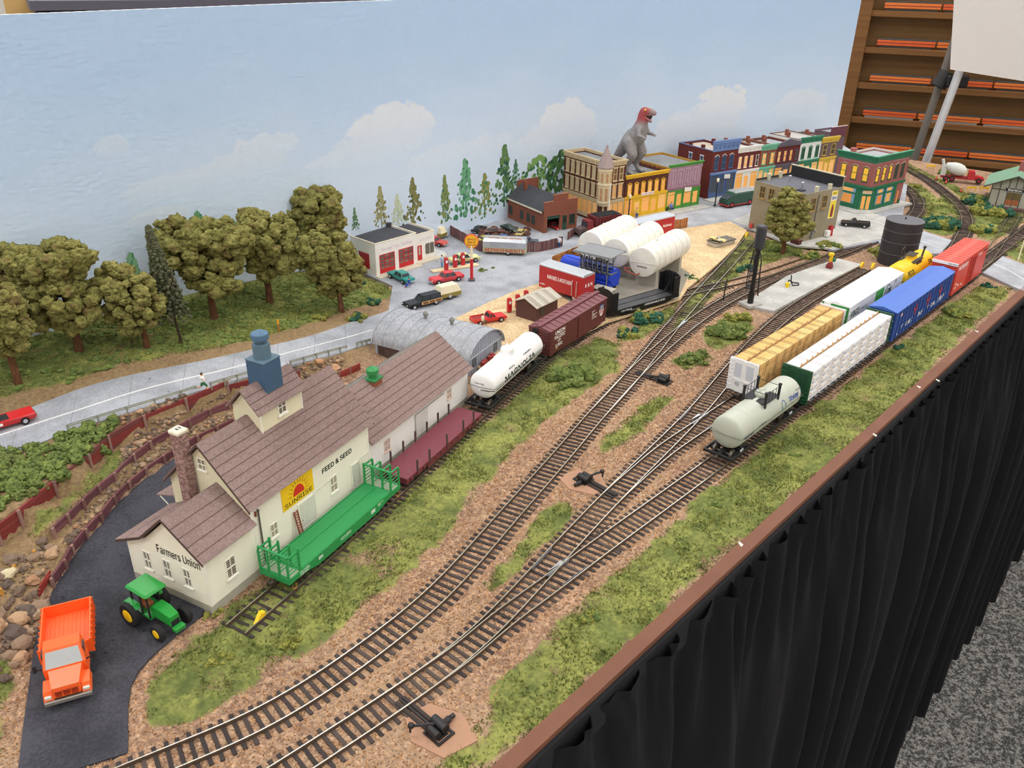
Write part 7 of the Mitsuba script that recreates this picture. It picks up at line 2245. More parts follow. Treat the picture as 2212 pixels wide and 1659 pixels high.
BG, BY, BT_ = 'mat_bush_green', 'mat_bush_yellow', 'mat_bush_teal'
for i, (lb, px, w, mats, n) in enumerate((
        ('yellow green shrub at the front corner of the Farmers Union annex', (463, 1330), 30, (BY,), 8), ('yellow green shrub in the grass near the lower left track', (472, 1428), 44, (BY,), 9), ('pale shrub in the grass above the main track', (628, 1388), 40, (BY,), 9),
        ('teal and yellow flower bed along the siding in front of the black flatcar', (1395, 692), 62, (BT_, BY), 14), ('teal flower bed by the end of the brown boxcar', (1352, 722), 46, (BT_, BY), 10),
        ('bright green clump on the grass left of the main track', (1235, 822), 90, (BG,), 18), ('dark green clump between main and yard track', (1490, 778), 60, (BG,), 14), ('green shrub left of the sand tower', (1568, 722), 70, (BG,), 16), ('yellow green shrub just above the green one by the sand tower', (1595, 690), 46, (BY,), 10),
        ('teal shrub on the front grass strip by the blue boxcar', (1940, 742 + 10), 22, (BT_,), 6), ('yellow green shrub on the front grass strip near the blue boxcar', (2066, 680), 42, (BY, BG), 9), ('dark green shrub at the corner of the right road', (2133, 620), 24, (BT_,), 8),
        ('small dark shrub on the front strip beside the grey tank car', (1720, 985), 22, (BG,), 6), ('dark green tuft at the front near the turnout', (1545, 1095), 26, (BG,), 8), ('small green tuft low on the front grass strip', (1270, 1335), 40, (BG, BY), 9),
        ('green and yellow shrubs between the two curving tracks', (2030, 490), 60, (BT_, BY), 14), ('long shrub bed beside the outer curve left of the depot', (2135, 462), 52, (BT_, BY), 14), ('upper shrub bed between depot and curving track', (2112, 440), 50, (BT_, BY), 12), ('green shrubs at the inside of the far right tracks', (2118, 500), 40, (BT_, BY), 10),
        ('row of low bushes along the main track below the olive building, left part', (1745, 555), 40, (BY, BG), 9), ('row of low bushes along the main track below the olive building, right part', (1790, 535), 40, (BG, BY), 9), ('dark shrub at the foot of the tree by the olive building', (1668, 540), 34, (BG,), 9),
        ('teal weeds beside the stub siding', (1612, 583), 36, (BT_,), 9), ('green weeds at the end of the black flatcar', (1490, 605), 30, (BT_, BG), 9), ('green weeds behind the yellow tank car', (1895, 545), 26, (BY,), 7),
        ('low hedge strip on the forecourt island, right part', (1050, 588), 32, (BG,), 8), ('low hedge strip on the forecourt island, left part', (998, 617), 20, (BG,), 6), ('dark bush against the filling station side wall', (775, 615), 26, (BT_,), 8), ('dark bush by the driveway corner on the hill', (800, 655), 34, (BT_, BG), 9),
        ('yellow green bush beside the road left of the quonset hut', (770, 690), 40, (BY, BT_), 10), ('low yellow bush beside the orange road marker', (685, 690), 34, (BY,), 8), ('mossy clump beside the bed of the orange dump truck', (97, 1330), 22, (BG,), 7), ('green bush under the mixer truck barrier', (2050, 378), 34, (BY, BG), 8), ('small dark bush at the end of the sand lot', (1600, 486), 12, (BG,), 5), ('dark weeds in the junkyard corner', (985, 490), 24, (BT_,), 7),
        ('green weeds on the inside of the near curve', (1975, 405), 26, (BY,), 7), ('green tuft between the rails in front of the mill', (557, 1322), 24, (BG,), 6))):
    shrub(lb, px, w, mats, 300 + i, n)
# the overgrown bank at the upper left
rng = np.random.default_rng(5)
b = []
for x, y in scatter(opoly([(-20, 985), (76, 968), (150, 938), (215, 912), (255, 905), (262, 950), (230, 985), (150, 1035), (90, 1085), (-20, 1110)]), 190, 3):
    s = rng.uniform(.0030, .0058)
    b.append(lump(rng, (x, y, float(hz(x, y)) + s * .4), (s, s, s * .8), 2, .8, 2.8))
single('hedge', cat(*b), 'mat_bush_green', 'wide overgrown green bush covering the bank above the retaining wall at the left', 'bush', smooth=True)
b = []
for px, n, s0 in (([(-60, 810), (60, 850), (200, 810), (340, 765), (480, 745), (560, 730), (700, 690), (800, 650), (780, 600), (640, 600), (420, 650), (228, 700), (60, 740), (-60, 760)], 900, .0026),):
    for x, y in scatter(opoly(px), n, 8):
        s = s0 * rng.uniform(.4, 1.2)
        b.append(lump(rng, (x, y, float(hz(x, y)) + s * .1), (s * 1.5, s * 1.5, s * .6), 1, .8, 2.8))
single('hill_moss', cat(*b), 'mat_bush_green', 'low clumps of green growth on the wooded hill beyond the road', 'ground cover', smooth=True, kind='stuff')


def tufts(name, lb, polys, dens, seed, cols, h0, h1):
    r = np.random.default_rng(seed)
    V, F, k = [], [], 0
    pts = np.vstack([scatter(g, max(3, int(g.area * dens)), seed + i) for i, g in enumerate(polys) if g.area > 1e-5])
    keep = meshkit.fbm(np.column_stack([pts * 45, np.full(len(pts), 4.)]), 3) + r.uniform(-.12, .12, len(pts)) > .42
    pts = pts[keep]
    z = hz(pts[:, 0], pts[:, 1])
    n = len(pts)
    for j in range(3):
        a = r.uniform(0, 6.28, n)
        w, h = r.uniform(.0003, .0006, n), r.uniform(h0, h1, n)
        lx, ly = r.normal(0, .0009, n), r.normal(0, .0009, n)
        c, s = np.cos(a) * w, np.sin(a) * w
        V.append(np.stack([np.column_stack([pts[:, 0] - c, pts[:, 1] - s, z]), np.column_stack([pts[:, 0] + c, pts[:, 1] + s, z]), np.column_stack([pts[:, 0] + lx, pts[:, 1] + ly, z + h])], 1).reshape(-1, 3))
    V = np.vstack(V)
    single(name, (V, np.arange(len(V)).reshape(-1, 3)), cols, lb, 'grass', kind='stuff')


PM('blades', f_leaf('565f2c', '868a45', 'aaa860', '8f8456'), .95)
PM('blades_dark', f_leaf('44532d', '66733c', '87884c', '6f6a44'), .95)
tufts('grass', 'short yellow green grass growing on the turf strips', GRASS, 190000, 11, 'mat_blades', .0010, .0026)
tufts('dark_grass', 'darker short grass between the yellow green blades', GRASS, 110000, 12, 'mat_blades_dark', .0010, .0030)
r = np.random.default_rng(31)
pts = np.column_stack([r.uniform(-.22, .75, 60000), r.uniform(.03, .34, 60000)])
xy = np.array(uv2xy(pts[:, 0], pts[:, 1])) if False else EO + pts[:, :1] * EU + pts[:, 1:] * EN
ok = ~inside(GRASS + [ASPHALT, STREET, SAND, PADP], xy) & (np.abs(xy[:, 0]) < .6)
xy = xy[ok][:34000]
z = hz(xy[:, 0], xy[:, 1])
s = r.uniform(.00030, .00070, len(xy))
tet = np.array([[1, 1, 1], [1, -1, -1], [-1, 1, -1], [-1, -1, 1.]])
tf_ = np.array([[0, 1, 2], [0, 3, 1], [0, 2, 3], [1, 3, 2]])
an = r.uniform(0, 6.28, len(xy))
R_ = np.stack([np.stack([np.cos(an), -np.sin(an), an * 0], -1), np.stack([np.sin(an), np.cos(an), an * 0], -1), np.stack([an * 0, an * 0, an * 0 + 1], -1)], 1)
V = np.einsum('nij,kj->nki', R_, tet) * s[:, None, None] + np.column_stack([xy, z + s * .4])[:, None, :]
PM('grains', lambda p, n, uv: mix(lin('7d5638'), lin('d3a87c'), cell_rand(p.x * 800, p.y * 800, 1.0)), .9)
single('ballast', (V.reshape(-1, 3), (tf_[None] + 4 * np.arange(len(xy))[:, None, None]).reshape(-1, 3)), 'mat_grains', 'loose brown ballast grains around the near tracks', 'ballast', kind='stuff')
# ------------------------------------------------------------------ vehicles
TYRE, HUB, CHR, GLS = M('1c1c1e', .8), M('cfd2d6', .3, .8), M('c9ccd2', .25, .9), M('3b4248', .1, spec=.7)


def wheels(t, xs, y, r, hub=HUB, w=.0028):
    for x in xs:
        for s in (-1, 1):
            k = t.add('wheel', mv(lathe([(r * .5, -w / 2), (r * .92, -w / 2), (r, -w * .3), (r, w * .3), (r * .92, w / 2), (r * .5, w / 2)], 18, axis='y'), x, s * y, r), TYRE, 40)
            t.add('hubcap', mv(lathe([(.0002, s * w * .4), (r * .58, s * w * .44), (r * .5, s * w * .58), (.0002, s * w * .62)], 14, axis='y'), x, s * y, r), hub, 40, sub=k)


def auto(label, px, az, L, colr, roof=None, z=.0042, kind='sedan', name='car', open_=False):
    t = Thing(name, label, 'car' if name != 'pickup_truck' else 'truck', G(*px, z), az)
    b, rf = M(colr, .3, coat=.4), M(roof or colr, .3, coat=.4)
    h, w = L / 2, L * .165
    t.add('body', cat(HP([(-h, w * .85, L * .09), (-h * .98, w, L * .15), (-h * .97, w * .9, L * .175), (h, w * .82, L * .09), (h * .98, w * .95, L * .135), (h * .9, w * .88, L * .165), (-h * .9, w * .8, L * .06), (h * .9, w * .8, L * .06), (0, w, L * .165)])), b, 30)
    x0, x1 = {'sedan': (-.27, .16), 'wagon': (-.46, .12), 'pickup': (-.06, .17), 'roadster': (-.1, .1)}[kind]
    if not open_:
        top = L * .275
        cab = [(x0 * L, w * .86, L * .16), (x1 * L, w * .86, L * .16), ((x0 + .07) * L if kind != 'wagon' else x0 * L, w * .68, top), ((x1 - .09) * L, w * .68, top), ((x0 + x1) / 2 * L, w * .66, top + L * .012)]
        t.add('windows', HP([(x, ww * 1.0, zz) for x, ww, zz in cab[:4]]), GLS, label='dark window band')
        t.add('roof', HP([(cab[2][0] - .001, w * .71, top - L * .02), (cab[3][0] + .001, w * .71, top - L * .02), (cab[2][0], w * .66, top + L * .010), (cab[3][0], w * .66, top + L * .010)]), rf, 30)
        for s in (-1, 1):
            for xa, xb in ((cab[0][0], cab[2][0]), (cab[1][0], cab[3][0]), ((x0 + x1) / 2 * L,) * 2):
                t.add('pillar', cyl([xa, s * w * .87, L * .16], [xb, s * w * .70, top], L * .011, 6), rf)
    else:
        t.add('cockpit', B(-.1 * L, .08 * L, -w * .7, w * .7, L * .150, L * .1725), M('2a2527', .7))
        t.add('windshield', hull([(x * L, s * w * .75, zz * L) for x, zz in ((.09, .165), (.05, .225)) for s in (-1, 1)] + [(.095 * L, 0, .165 * L)]), M('b9c4cc', .1))
        t.add('side_flash', cat([B(.02 * L, .36 * L, s * w * 1.0 - .0002, s * w * 1.0 + .0002, L * .10, L * .145) for s in (-1, 1)]), M('f0efec', .4))
    if kind == 'pickup':
        t.add('cargo_bed', B(-.46 * L, -.09 * L, -w * .78, w * .78, L * .160, L * .178), M('33251f' if colr < '30' else '8f2a26', .7))
        t.add('bed_side', cat([B(-.48 * L, -.08 * L, s * w * .88 - .0006, s * w * .88 + .0006, L * .15, L * .195) for s in (-1, 1)], B(-.49 * L, -.475 * L, -w * .88, w * .88, L * .15, L * .195)), b)
    t.add('bumper', B(h * .98, h * 1.03, -w * .9, w * .9, L * .075, L * .105, .0003), CHR)
    t.add('bumper', B(-h * 1.03, -h * .98, -w * .9, w * .9, L * .075, L * .105, .0003), CHR)
    for s in (-1, 1):
        t.add('headlight', ball((h * .985, s * w * .66, L * .135), L * .016, 1), M('f4f0e2', .2))
    wheels(t, (-.31 * L, .31 * L), w * .88, L * .068)
    return t


auto('red open sports car with white side flash cut by the left frame edge', (8, 922), 228, .056, 'c92a2c', z=.0402, kind='roadster', name='convertible', open_=True)
t = auto('black wagon with pale wood sides towing the cream trailer', (912, 660), 232, .057, '1b1c20', kind='wagon', name='station_wagon')
w = .057 * .165
for s in (-1, 1):
    k = t.add('wood_side', B(-.027, .006, s * w - .0005, s * w + .0005, .0050, .0092), M('c9a262', .5))
    t.add('wood_panel', cat([B(x, x + .0085, s * (w + .0005) - .0002, s * (w + .0005) + .0002, .0058, .0085) for x in (-.0255, -.0150, -.0045)]), M('6b3f26', .5), sub=k)
auto('teal coupe parked nose-in at the garage doors of the filling station', (866, 605), 318, .052, '2f8f88')
auto('bright red sedan beside the pumps on the forecourt', (964, 608), 238, .054, 'd23a42')
auto('pale yellow car behind the red pumps', (1003, 566), 62, .052, 'd9d79a')
auto('red sedan behind the filling station office', (938, 528), 120, .050, 'c8453f')
auto('red pickup truck with a man in its bed on the sandy lot', (1055, 695), 63, .050, 'd0302c', kind='pickup', name='pickup_truck', z=.0048)
auto('black pickup truck beside the olive grey building', (1846, 489), 288, .052, '17181a', kind='pickup', name='pickup_truck', z=.0050)
auto('red car with chrome bumper inside the brick garage doorway', (1194, 494), 147, .046, 'b82c2c', z=.001)


def boxy(name, label, cat_, px, az, L, W, z, parts, wh, r=.0048, hub=HUB):
    t = Thing(name, label, cat_, G(*px, z), az)
    for nm, m, mt, *sm in parts:
        t.add(nm, m, mt, sm[0] if sm else False)
    wheels(t, wh, W * .86, r, hub)
    return t


CRMV, OLV = M('e9dfbf', .4), M('8a7a35', .4)
trail = lambda L, w: [('lower_body', HP([(-L, w, .004), (L, w, .004), (-L * 1.02, w, .010), (L * 1.02, w, .010)]), OLV, 30), ('upper_body', HP([(-L * 1.02, w, .010), (L * 1.02, w, .010), (-L * .75, w * .8, .0205), (L * .75, w * .8, .0205)]), CRMV, 30), ('window', B(-.003, .006, -w - .0003, -w * .93, .0118, .0160), GLS), ('hitch', cyl([L, 0, .004], [L + .008, 0, .004], .0007, 6), TYRE)]
boxy('caravan', 'small cream and olive travel trailer hitched to the black wagon', 'trailer', (966, 643), 232, .040, .0085, .0042, trail(.0185, .0088), (0,))
boxy('caravan', 'small cream and olive travel trailer half hidden behind the filling station', 'trailer', (942, 512), 120, .040, .0085, .0042, trail(.0175, .0085), (0,))
L, w = .0360, .0120
t = boxy('lunch_trailer', 'silver trailer lettered REFRESHMENTS standing by the plank fence', 'trailer', (1091, 547), 96, .072, w, .0042, [
    ('lower_body', B(-L, L, -w, w, .0040, .0125, .0012), M('b7b08c', .5)), ('upper_body', HP([(-L, w, .0125), (L, w, .0125), (-L, w, .022), (L, w, .022), (-L * .96, w * .7, .0275), (L * .96, w * .7, .0275)]), M('b9bdc2', .3, .5), 30), ('serving_hatch', B(-.024, .020, -w - .0007, -w, .0145, .0225, .0002), M('aeb3b9', .3, .5)), ('roof_board', B(-.030, .030, -w * .72, -w * .66, .0270, .0305), M('e3e0d6', .5))], (.006,))
t.add('lettering', txt('REFRESHMENTS', .0055, [-.033, -w - .0001, .0055], [1, 0, 0], [0, 0, 1], True, fit=.066), M('a8322a', .5))
t.add('roof_lettering', txt('COFFEE-TEA-SNACKS', .0022, [-.028, -w * .725, .0275], [1, 0, 0], [0, 0, 1], True, fit=.056), M('a03a34', .5))
q0, q1 = G(1163.7, 618, .012), G(1257, 648, .012)
az = AZ(q0, q1)
L = np.linalg.norm(q1 - q0) / 2
m = (q0 + q1) / 2
RDT = M('b32a2e', .4)


def semi(label, m, az, L, w, col, roofc, words, h=.043):
    t = Thing('semi_trailer', label, 'trailer', (m[0], m[1], .0046), az)
    t.m[:2, 3] += t.m[:2, 1] * w
    t.add('box', B(-L, L, -w, w, .0075, h - .003, .0003), col)
    t.add('roof', HP([(-L, w, h - .004), (L, w, h - .004), (-L, w * .75, h), (L, w * .75, h), (-L, w * .97, h - .0015), (L, w * .97, h - .0015)]), roofc, 30)
    for s, hh, x, z, f in words:
        t.add('lettering', txt(s, hh, [x, -w - .0001, z], [1, 0, 0], [0, 0, 1], True, fit=f), LW)
    t.add('landing_leg', cat([cyl([-L * .45, s * w * .7, 0], [-L * .45, s * w * .7, .0080], .0009, 6) for s in (-1, 1)]), TYRE)
    wheels(t, (L * .62, L * .82), w * .85, .0055)
    return t


t = semi('red semi trailer with silver roof lettered KARABEE & NORTHERN behind the brown shed', m, az, L, .0140, RDT, M('c3c7cd', .35, .3), (('KARABEE & NORTHERN', .0055, -L * .62, .0240, L * 1.15), ('41880', .0022, -L * .95, .0120, None)))
t.add('end_lettering', txt('K & N', .0050, [L + .0001, -.009, .024], [0, 1, 0], [0, 0, 1], True), LW)
t.add('door_bars', cat([tube([[L * .55 + x, -.0155, .010], [L * .55 + x, -.0155, .030], [L * .55 + x, -.0142, .032]], .0006, 6) for x in (0, .008)]), M('c9c9c9', .4, .5))
t = semi('red semi trailer with grey roof parked beyond the white storage tanks', G(1412, 520, .006), 52, .050, .0130, RDT, M('b9bfca', .5), (('Railway', .0045, .020, .022, None),), .040)
q = G(1278, 617, .005)
t = Thing('tank_trailer', 'bright blue road tank trailer between the red trailer and the loading rack', 'trailer', (q[0], q[1], .0050), az)
BLU2 = M('1f45c9', .35, coat=.3)
t.add('tank', mv(lathe([(.0003, -.048), (.0125, -.0475), (.0132, -.046), (.0132, .046), (.0125, .0475), (.0003, .048)], 26, axis='x'), -.010, .006, .0215), BLU2, 35)
t.add('skirt', B(-.056, .036, -.0070, .0190, .0060, .0140, .0006), BLU2)
t.add('walkway', B(-.050, .030, .001, .011, .0338, .0350), M('2f57d6', .5))
wheels(t, (.016, .030), .012, .0055)

# orange dump truck
q0, q1 = G(150, 1502, .006), G(150, 1330, .014)
t = Thing('dump_truck', 'orange dump truck parked at the left of the asphalt yard', 'truck', ((q0[0] + q1[0]) / 2, (q0[1] + q1[1]) / 2, .0012), AZ(q1, q0))
OR_ = M('ee6326', .35, coat=.3)
L = np.linalg.norm((q1 - q0)[:2]) / 2 + .003
w = .0148
bx = .006
t.add('chassis', B(-L, L * .95, -.006, .006, .006, .0095), TYRE)
t.add('bed_floor', B(-L, bx, -w, w, .0110, .0125), M('e8683a', .5))
t.add('bed_boards', cat([B(-L + .001, bx - .001, y, y + .0022, .0125, .0130) for y in np.arange(-w + .001, w - .002, .0027)]), M('e6652f', .5), kind='stuff')
for nm, b in (('bed_side', B(-L, bx, -w - .001, -w, .0105, .0225)), ('bed_side', B(-L, bx, w, w + .001, .0105, .0225)), ('tailgate', B(-L - .001, -L, -w - .001, w + .001, .0105, .0225)), ('headboard', B(bx - .001, bx, -w, w, .0110, .0215))):
    t.add(nm, b, OR_)
t.add('bed_rib', cat([B(x, x + .0009, s * (w + .0014) - .0006, s * (w + .0014) + .0006, .0105, .0226) for x in np.linspace(-L, bx - .001, 8) for s in (-1, 1)]), OR_, kind='stuff')
cw = .0128
t.add('cab', HP([(bx + .001, cw, .008), (bx + .017, cw, .008), (bx + .001, cw, .020), (bx + .018, cw, .0205), (bx + .002, cw * .86, .0315), (bx + .0115, cw * .86, .0315)]), OR_, 25)
t.add('windshield', hull([(bx + x, s * cw * f, z) for x, f, z in ((.0183, .86, .0208), (.0124, .76, .0300), (.0175, .86, .0205), (.0116, .76, .0297)) for s in (-1, 1)]), M('aab0b2', .1, spec=.8))
t.add('side_window', cat([B(bx + .005, bx + .012, s * cw * .955 - .0006, s * cw * .955 + .0004, .0215, .0275) for s in (-1, 1)]), GLS)
t.add('hood', HP([(bx + .017, cw * .80, .0200), (L, cw * .62, .0165), (bx + .017, cw * .80, .009), (L + .001, cw * .62, .009)]), OR_, 25)
for s in (-1, 1):
    t.add('fender', HP([(L - .014, .0030, .008), (L + .0005, .0030, .0070), (L - .012, .0026, .0145), (L - .002, .0026, .0135)]) if False else mv(HP([(L - .014, .0030, .008), (L + .0005, .0030, .0070), (L - .012, .0026, .0145), (L - .002, .0026, .0135)]), 0, s * .0112, 0), OR_, 25)
    t.add('headlight', B(L - .001, L + .0008, s * .0112 - .0020, s * .0112 + .0020, .0090, .0112, .0003), M('d9d6cc', .2))
t.add('grille', cat([B(L + .0004, L + .0014, y, y + .0040, z, z + .0006) for y in (-.0068, -.0020, .0028) for z in np.arange(.0098, .0150, .0013)]), M('a63a17', .6), kind='stuff')
t.add('bumper', B(L, L + .0022, -.0140, .0140, .0045, .0078, .0005), M('a8a29a', .3, .6))
t.add('mirror', cat([cyl([bx + .015, s * cw, .019], [bx + .016, s * (cw + .0045), .021], .0005, 5) for s in (-1, 1)] + [B(bx + .0155, bx + .017, s * (cw + .0045) - .001, s * (cw + .0045) + .001, .0195, .0245) for s in (-1, 1)]), TYRE)
wheels(t, (-L * .72, -L * .38), w * .85, .0062)
wheels(t, (L - .008,), w * .78, .0060)

# green tractor
q = G(345, 1345, 0)
t = Thing('tractor', 'green farm tractor with yellow wheels by the Farmers Union wall', 'tractor', (q[0], q[1], .0012), 122)
GRT, YW = M('25923a', .3, coat=.4), M('efc417', .4)
t.add('hood', HP([(.002, .0046, .010), (.021, .0042, .009), (.002, .0046, .0190), (.021, .0036, .0165), (.012, .0044, .0190)]), GRT, 30)
t.add('grille', B(.0195, .0215, -.0034, .0034, .0085, .0130, .0004), TYRE)
t.add('front_weight', B(.0215, .0265, -.0042, .0042, .0050, .0088, .0006), GRT)
t.add('cab_floor', B(-.018, .003, -.0075, .0075, .0085, .0105), GRT)
t.add('seat', cat(B(-.013, -.007, -.0035, .0035, .0105, .0140, .0006), B(-.0145, -.0125, -.0035, .0035, .012, .0200, .0005)), M('a5603f', .7))
t.add('cab_post', cat([cyl([x, s * .0072, .010], [x * .95, s * .0070, .0290], .0008, 6) for x in (-.0165, -.006, .0025) for s in (-1, 1)]), TYRE)
t.add('cab_roof', B(-.0195, .0050, -.0092, .0092, .0285, .0318, .0016), GRT)
for s in (-1, 1):
    t.add('rear_fender', mv(HP([(-.022, .0022, .0165), (-.006, .0022, .0165), (-.019, .0022, .0195), (-.009, .0022, .0195)]), 0, s * .0095, 0), GRT, 30)
wheels(t, (-.0135,), .0125, .0098, YW, .0050)
wheels(t, (.0160,), .0115, .0066, YW, .0042)

# dark red coal truck, delivery van, cement mixer
q = G(1288, 505, .004)
t = Thing('coal_truck', 'dark red coal truck loaded with black coal behind the white tanks', 'truck', (q[0], q[1], .0042), 240)
MR = M('6b2a2c', .6)
t.add('bed', hull([(x, y, z) for x, y, z in ((-.040, -.012, .012), (.010, -.012, .012), (.010, .012, .012), (-.040, .012, .012), (-.044, -.0145, .034), (.012, -.0145, .034), (.012, .0145, .034), (-.044, .0145, .034))]), MR)
t.add('coal', cat(*[lump(np.random.default_rng(4 + i), (x, y, .0340), (.0042, .0042, .0022), 1, .6) for i, (x, y) in enumerate([(x, y) for x in np.arange(-.038, .010, .006) for y in (-.009, -.003, .003, .009)])]), M('242427', .9), kind='stuff')
t.add('bed_rib', cat([B(x, x + .001, s * .0140 - .001, s * .0140 + .001, .013, .0335) for x in np.arange(-.038, .010, .006) for s in (-1, 1)]), MR, kind='stuff')
t.add('cab', HP([(.013, .011, .008), (.028, .011, .008), (.014, .0095, .028), (.025, .0095, .028)]), M('7d3032', .5), 25)
t.add('windshield', B(.0262, .0275, -.008, .008, .0180, .0255), GLS)
t.add('hood', HP([(.027, .009, .007), (.043, .008, .007), (.027, .009, .0175), (.042, .007, .0150)]), M('5d4a4a', .6), 25)
wheels(t, (-.030, -.018, .034), .0115, .0062)
q = G(1590, 443, .004)
t = Thing('delivery_van', 'dark green delivery van with red wheels on the town street', 'van', (q[0], q[1], .0042), 238)
GV = M('244a3a', .35, coat=.3)
t.add('body', HP([(-.038, .0125, .005), (.036, .0125, .005), (-.038, .0125, .026), (.022, .0125, .026), (.038, .011, .014), (-.037, .0105, .0290), (.019, .0105, .0290)]), GV, 25)
t.add('roof', HP([(-.037, .0112, .0285), (.019, .0112, .0285), (-.036, .009, .0315), (.016, .009, .0315)]), M('a9aeb0', .4, .3), 25)
t.add('windshield', hull([(x, s * f, z) for x, f, z in ((.0250, .0105, .0245), (.0365, .0100, .0165), (.0255, .0105, .0250), (.0370, .0100, .0170)) for s in (-1, 1)]), GLS)
t.add('fender_band', B(-.039, .039, -.0132, .0132, .0040, .0062, .0004), M('a83236', .5))
wheels(t, (-.024, .025), .0118, .0062, M('c8323a', .5))
q = G(2076, 392, .003)
t = Thing('cement_mixer_truck', 'red cement mixer truck with pale grey drum by the construction barriers', 'truck', (q[0], q[1], .003), 112)
t.add('chassis', B(-.045, .044, -.009, .009, .007, .011), M('8f2429', .5))
t.add('cab', HP([(.010, .011, .008), (.026, .011, .008), (.011, .0095, .026), (.023, .0095, .026)]), RDT, 25)
t.add('windshield', B(.0240, .0255, -.008, .008, .017, .0235), M('c9cfd2', .2))
t.add('hood', HP([(.025, .009, .007), (.043, .0075, .007), (.025, .009, .0165), (.042, .007, .0140)]), RDT, 25)
v, f = lathe([(.0004, -.026), (.006, -.026), (.0125, -.010), (.0140, .000), (.0125, .010), (.008, .018), (.0004, .0185)], 24, axis='x')
t.add('mixer_drum', mv(rot((v, f), 16, 'y'), -.014, 0, .0265), M('cfd1cc', .5), 35)
t.add('chute', cat(cyl([-.042, 0, .030], [-.048, 0, .046], .0034, 10), B(-.046, -.036, -.004, .004, .010, .031)), M('c9ccca', .5))
wheels(t, (-.034, -.021, .034), .0105, .0060, M('8f2429', .5))

# pumps, sign, barriers, lamps
for i, (p, lb) in enumerate((((1100, 673), 'left'), ((1118, 665), 'middle'), ((1136, 656), 'right'), ((964, 583), 'left'), ((983, 577), 'middle'), ((1000, 572), 'right'))):
    z = .0062
    t = Thing('gas_pump', f'{lb} red gas pump of the three on the ' + ('sandy lot island' if i < 3 else 'filling station island'), 'gas pump', G(*p, z), 62)
    t.add('cabinet', B(-.0030, .0030, -.0026, .0026, 0, .0185, .0006), M('c4252b', .35))
    t.add('dial', B(-.0017, .0017, -.0029, -.0025, .0118, .0160), M('f0eee8', .4))
    t.add('cap', B(-.0026, .0026, -.0022, .0022, .0183, .0200, .0005), M('b52228', .4))
    if i in (1, 4):
        s = Thing('pump_island', 'narrow cream island under the three red pumps of the ' + ('sandy lot' if i < 3 else 'filling station'), 'pump island', G(*p, z), 62)
        s.add('slab', B(-.040, .040, -.006, .006, -.0022, -.0001, .0006), M('d9c9a0', .8))
q = G(1019, 606, .0042)
h = HT((1019, 606), (1017, 507), .0042)
t = Thing('station_sign', 'tall red and cream sign post with round yellow sign on the forecourt island', 'sign', q, 90)
t.add('base', B(-.005, .005, -.004, .004, 0, .003, .0006), M('5d5e63', .8))
t.add('post', cyl([0, 0, .003], [0, 0, h * .48], .0024, 12), M('c9262c', .4))
t.add('upper_post', cyl([0, 0, h * .48], [0, 0, h * .78], .0021, 12), M('efe2c4', .5))
k = t.add('disc', mv(lathe([(.0004, -.0016), (.0098, -.0016), (.0102, 0), (.0098, .0016), (.0004, .0016)], 28, axis='y'), 0, 0, h - .0100), M('f0b52c', .4), 30)
t.add('rim', mv(lathe([(.0100, -.0012), (.0107, -.0012), (.0107, .0024), (.0100, .0024)], 28, axis='y'), 0, 0, h - .0100), M('d8452f', .5), sub=k)
for i, s in enumerate(("Jerry's", 'Gas &', 'Snacks')):
    t.add('sign_lettering', txt(s, .0030, [0, -.00165, h - .0080 - i * .0044], [1, 0, 0], [0, 0, 1], True, center=True), M('8d3a1f', .5), sub=k)
for p, tp_, lb in (((1357, 474), (1362, 420), 'black street lamp with cream globe painted as lit in front of the yellow store'), ((1544, 445), (1550, 385), 'black street lamp with cream globe painted as lit in front of the blue trimmed building')):
    h = HT(p, tp_, .006)
    t = Thing('street_lamp', lb, 'street lamp', G(*p, .006), 0)
    t.add('pole', lathe([(.0028, 0), (.0028, .002), (.0012, .005), (.0009, h * .84), (.0018, h * .86)], 10), K)
    t.add('globe', ball((0, 0, h * .93), (.0028, .0028, .0045), 2), M('fff3cf', .3), True)  # bright cream colour imitates a burning lamp, no emission
for i, p in enumerate(((1905 / 1, 376), (2022, 392), (2078, 412))):
    p = ((2022, 388), (2043, 396), (2076, 414))[i]
    t = Thing('traffic_cone', ('left', 'middle', 'right')[i] + ' small orange cone beside the cement mixer', 'cone', G(*p, .002), 0)
    t.add('cone', lathe([(.0030, .0006), (.0004, .0085)], 10), M('d2542f', .5))
    t.add('foot', B(-.0035, .0035, -.0035, .0035, 0, .0008), TYRE)
for p, lb in (((2098, 412), 'yellow striped barrier left of the depot in front of the mixer truck'), ((2125, 412), 'yellow striped barrier closest to the depot wall'), ((2010, 364), 'yellow barrier at the far edge of the layout near the metal poles')):
    t = Thing('barrier', lb, 'barrier', G(*p, .002), 100)
    t.add('board', B(-.010, .010, -.0005, .0005, .0050, .0085), M('f0c21a', .5))
    t.add('leg', cat([cyl([x, y, 0], [x, 0, .0085], .0005, 5) for x in (-.008, .008) for y in (-.003, .003)]), M('e0b41a', .5))
q = G(1792, 575, .004)
t = Thing('fuel_crane', 'yellow fuelling crane with red pump on the concrete strip', 'fuel crane', q, E_AZ)
t.add('mast', cat(B(-.0022, .0022, -.0022, .0022, 0, .020, .0004), B(-.006, .0030, -.0035, .0035, .0185, .0225, .0005)), M('edc21c', .5))
t.add('pump', cat(B(-.014, -.006, -.008, .001, 0, .0065, .0006), cyl([-.013, -.003, .007], [-.004, -.003, .007], .0028, 10)), M('7d2a2c', .6))
t.add('reel', ball((.006, -.003, .010), (.0035, .003, .0035), 2), M('2f6b4a', .6), True)
q = G(1700, 620, .004)
t = Thing('fuel_bucket', 'yellow bucket with black hose loop on the concrete strip', 'bucket', q, E_AZ)
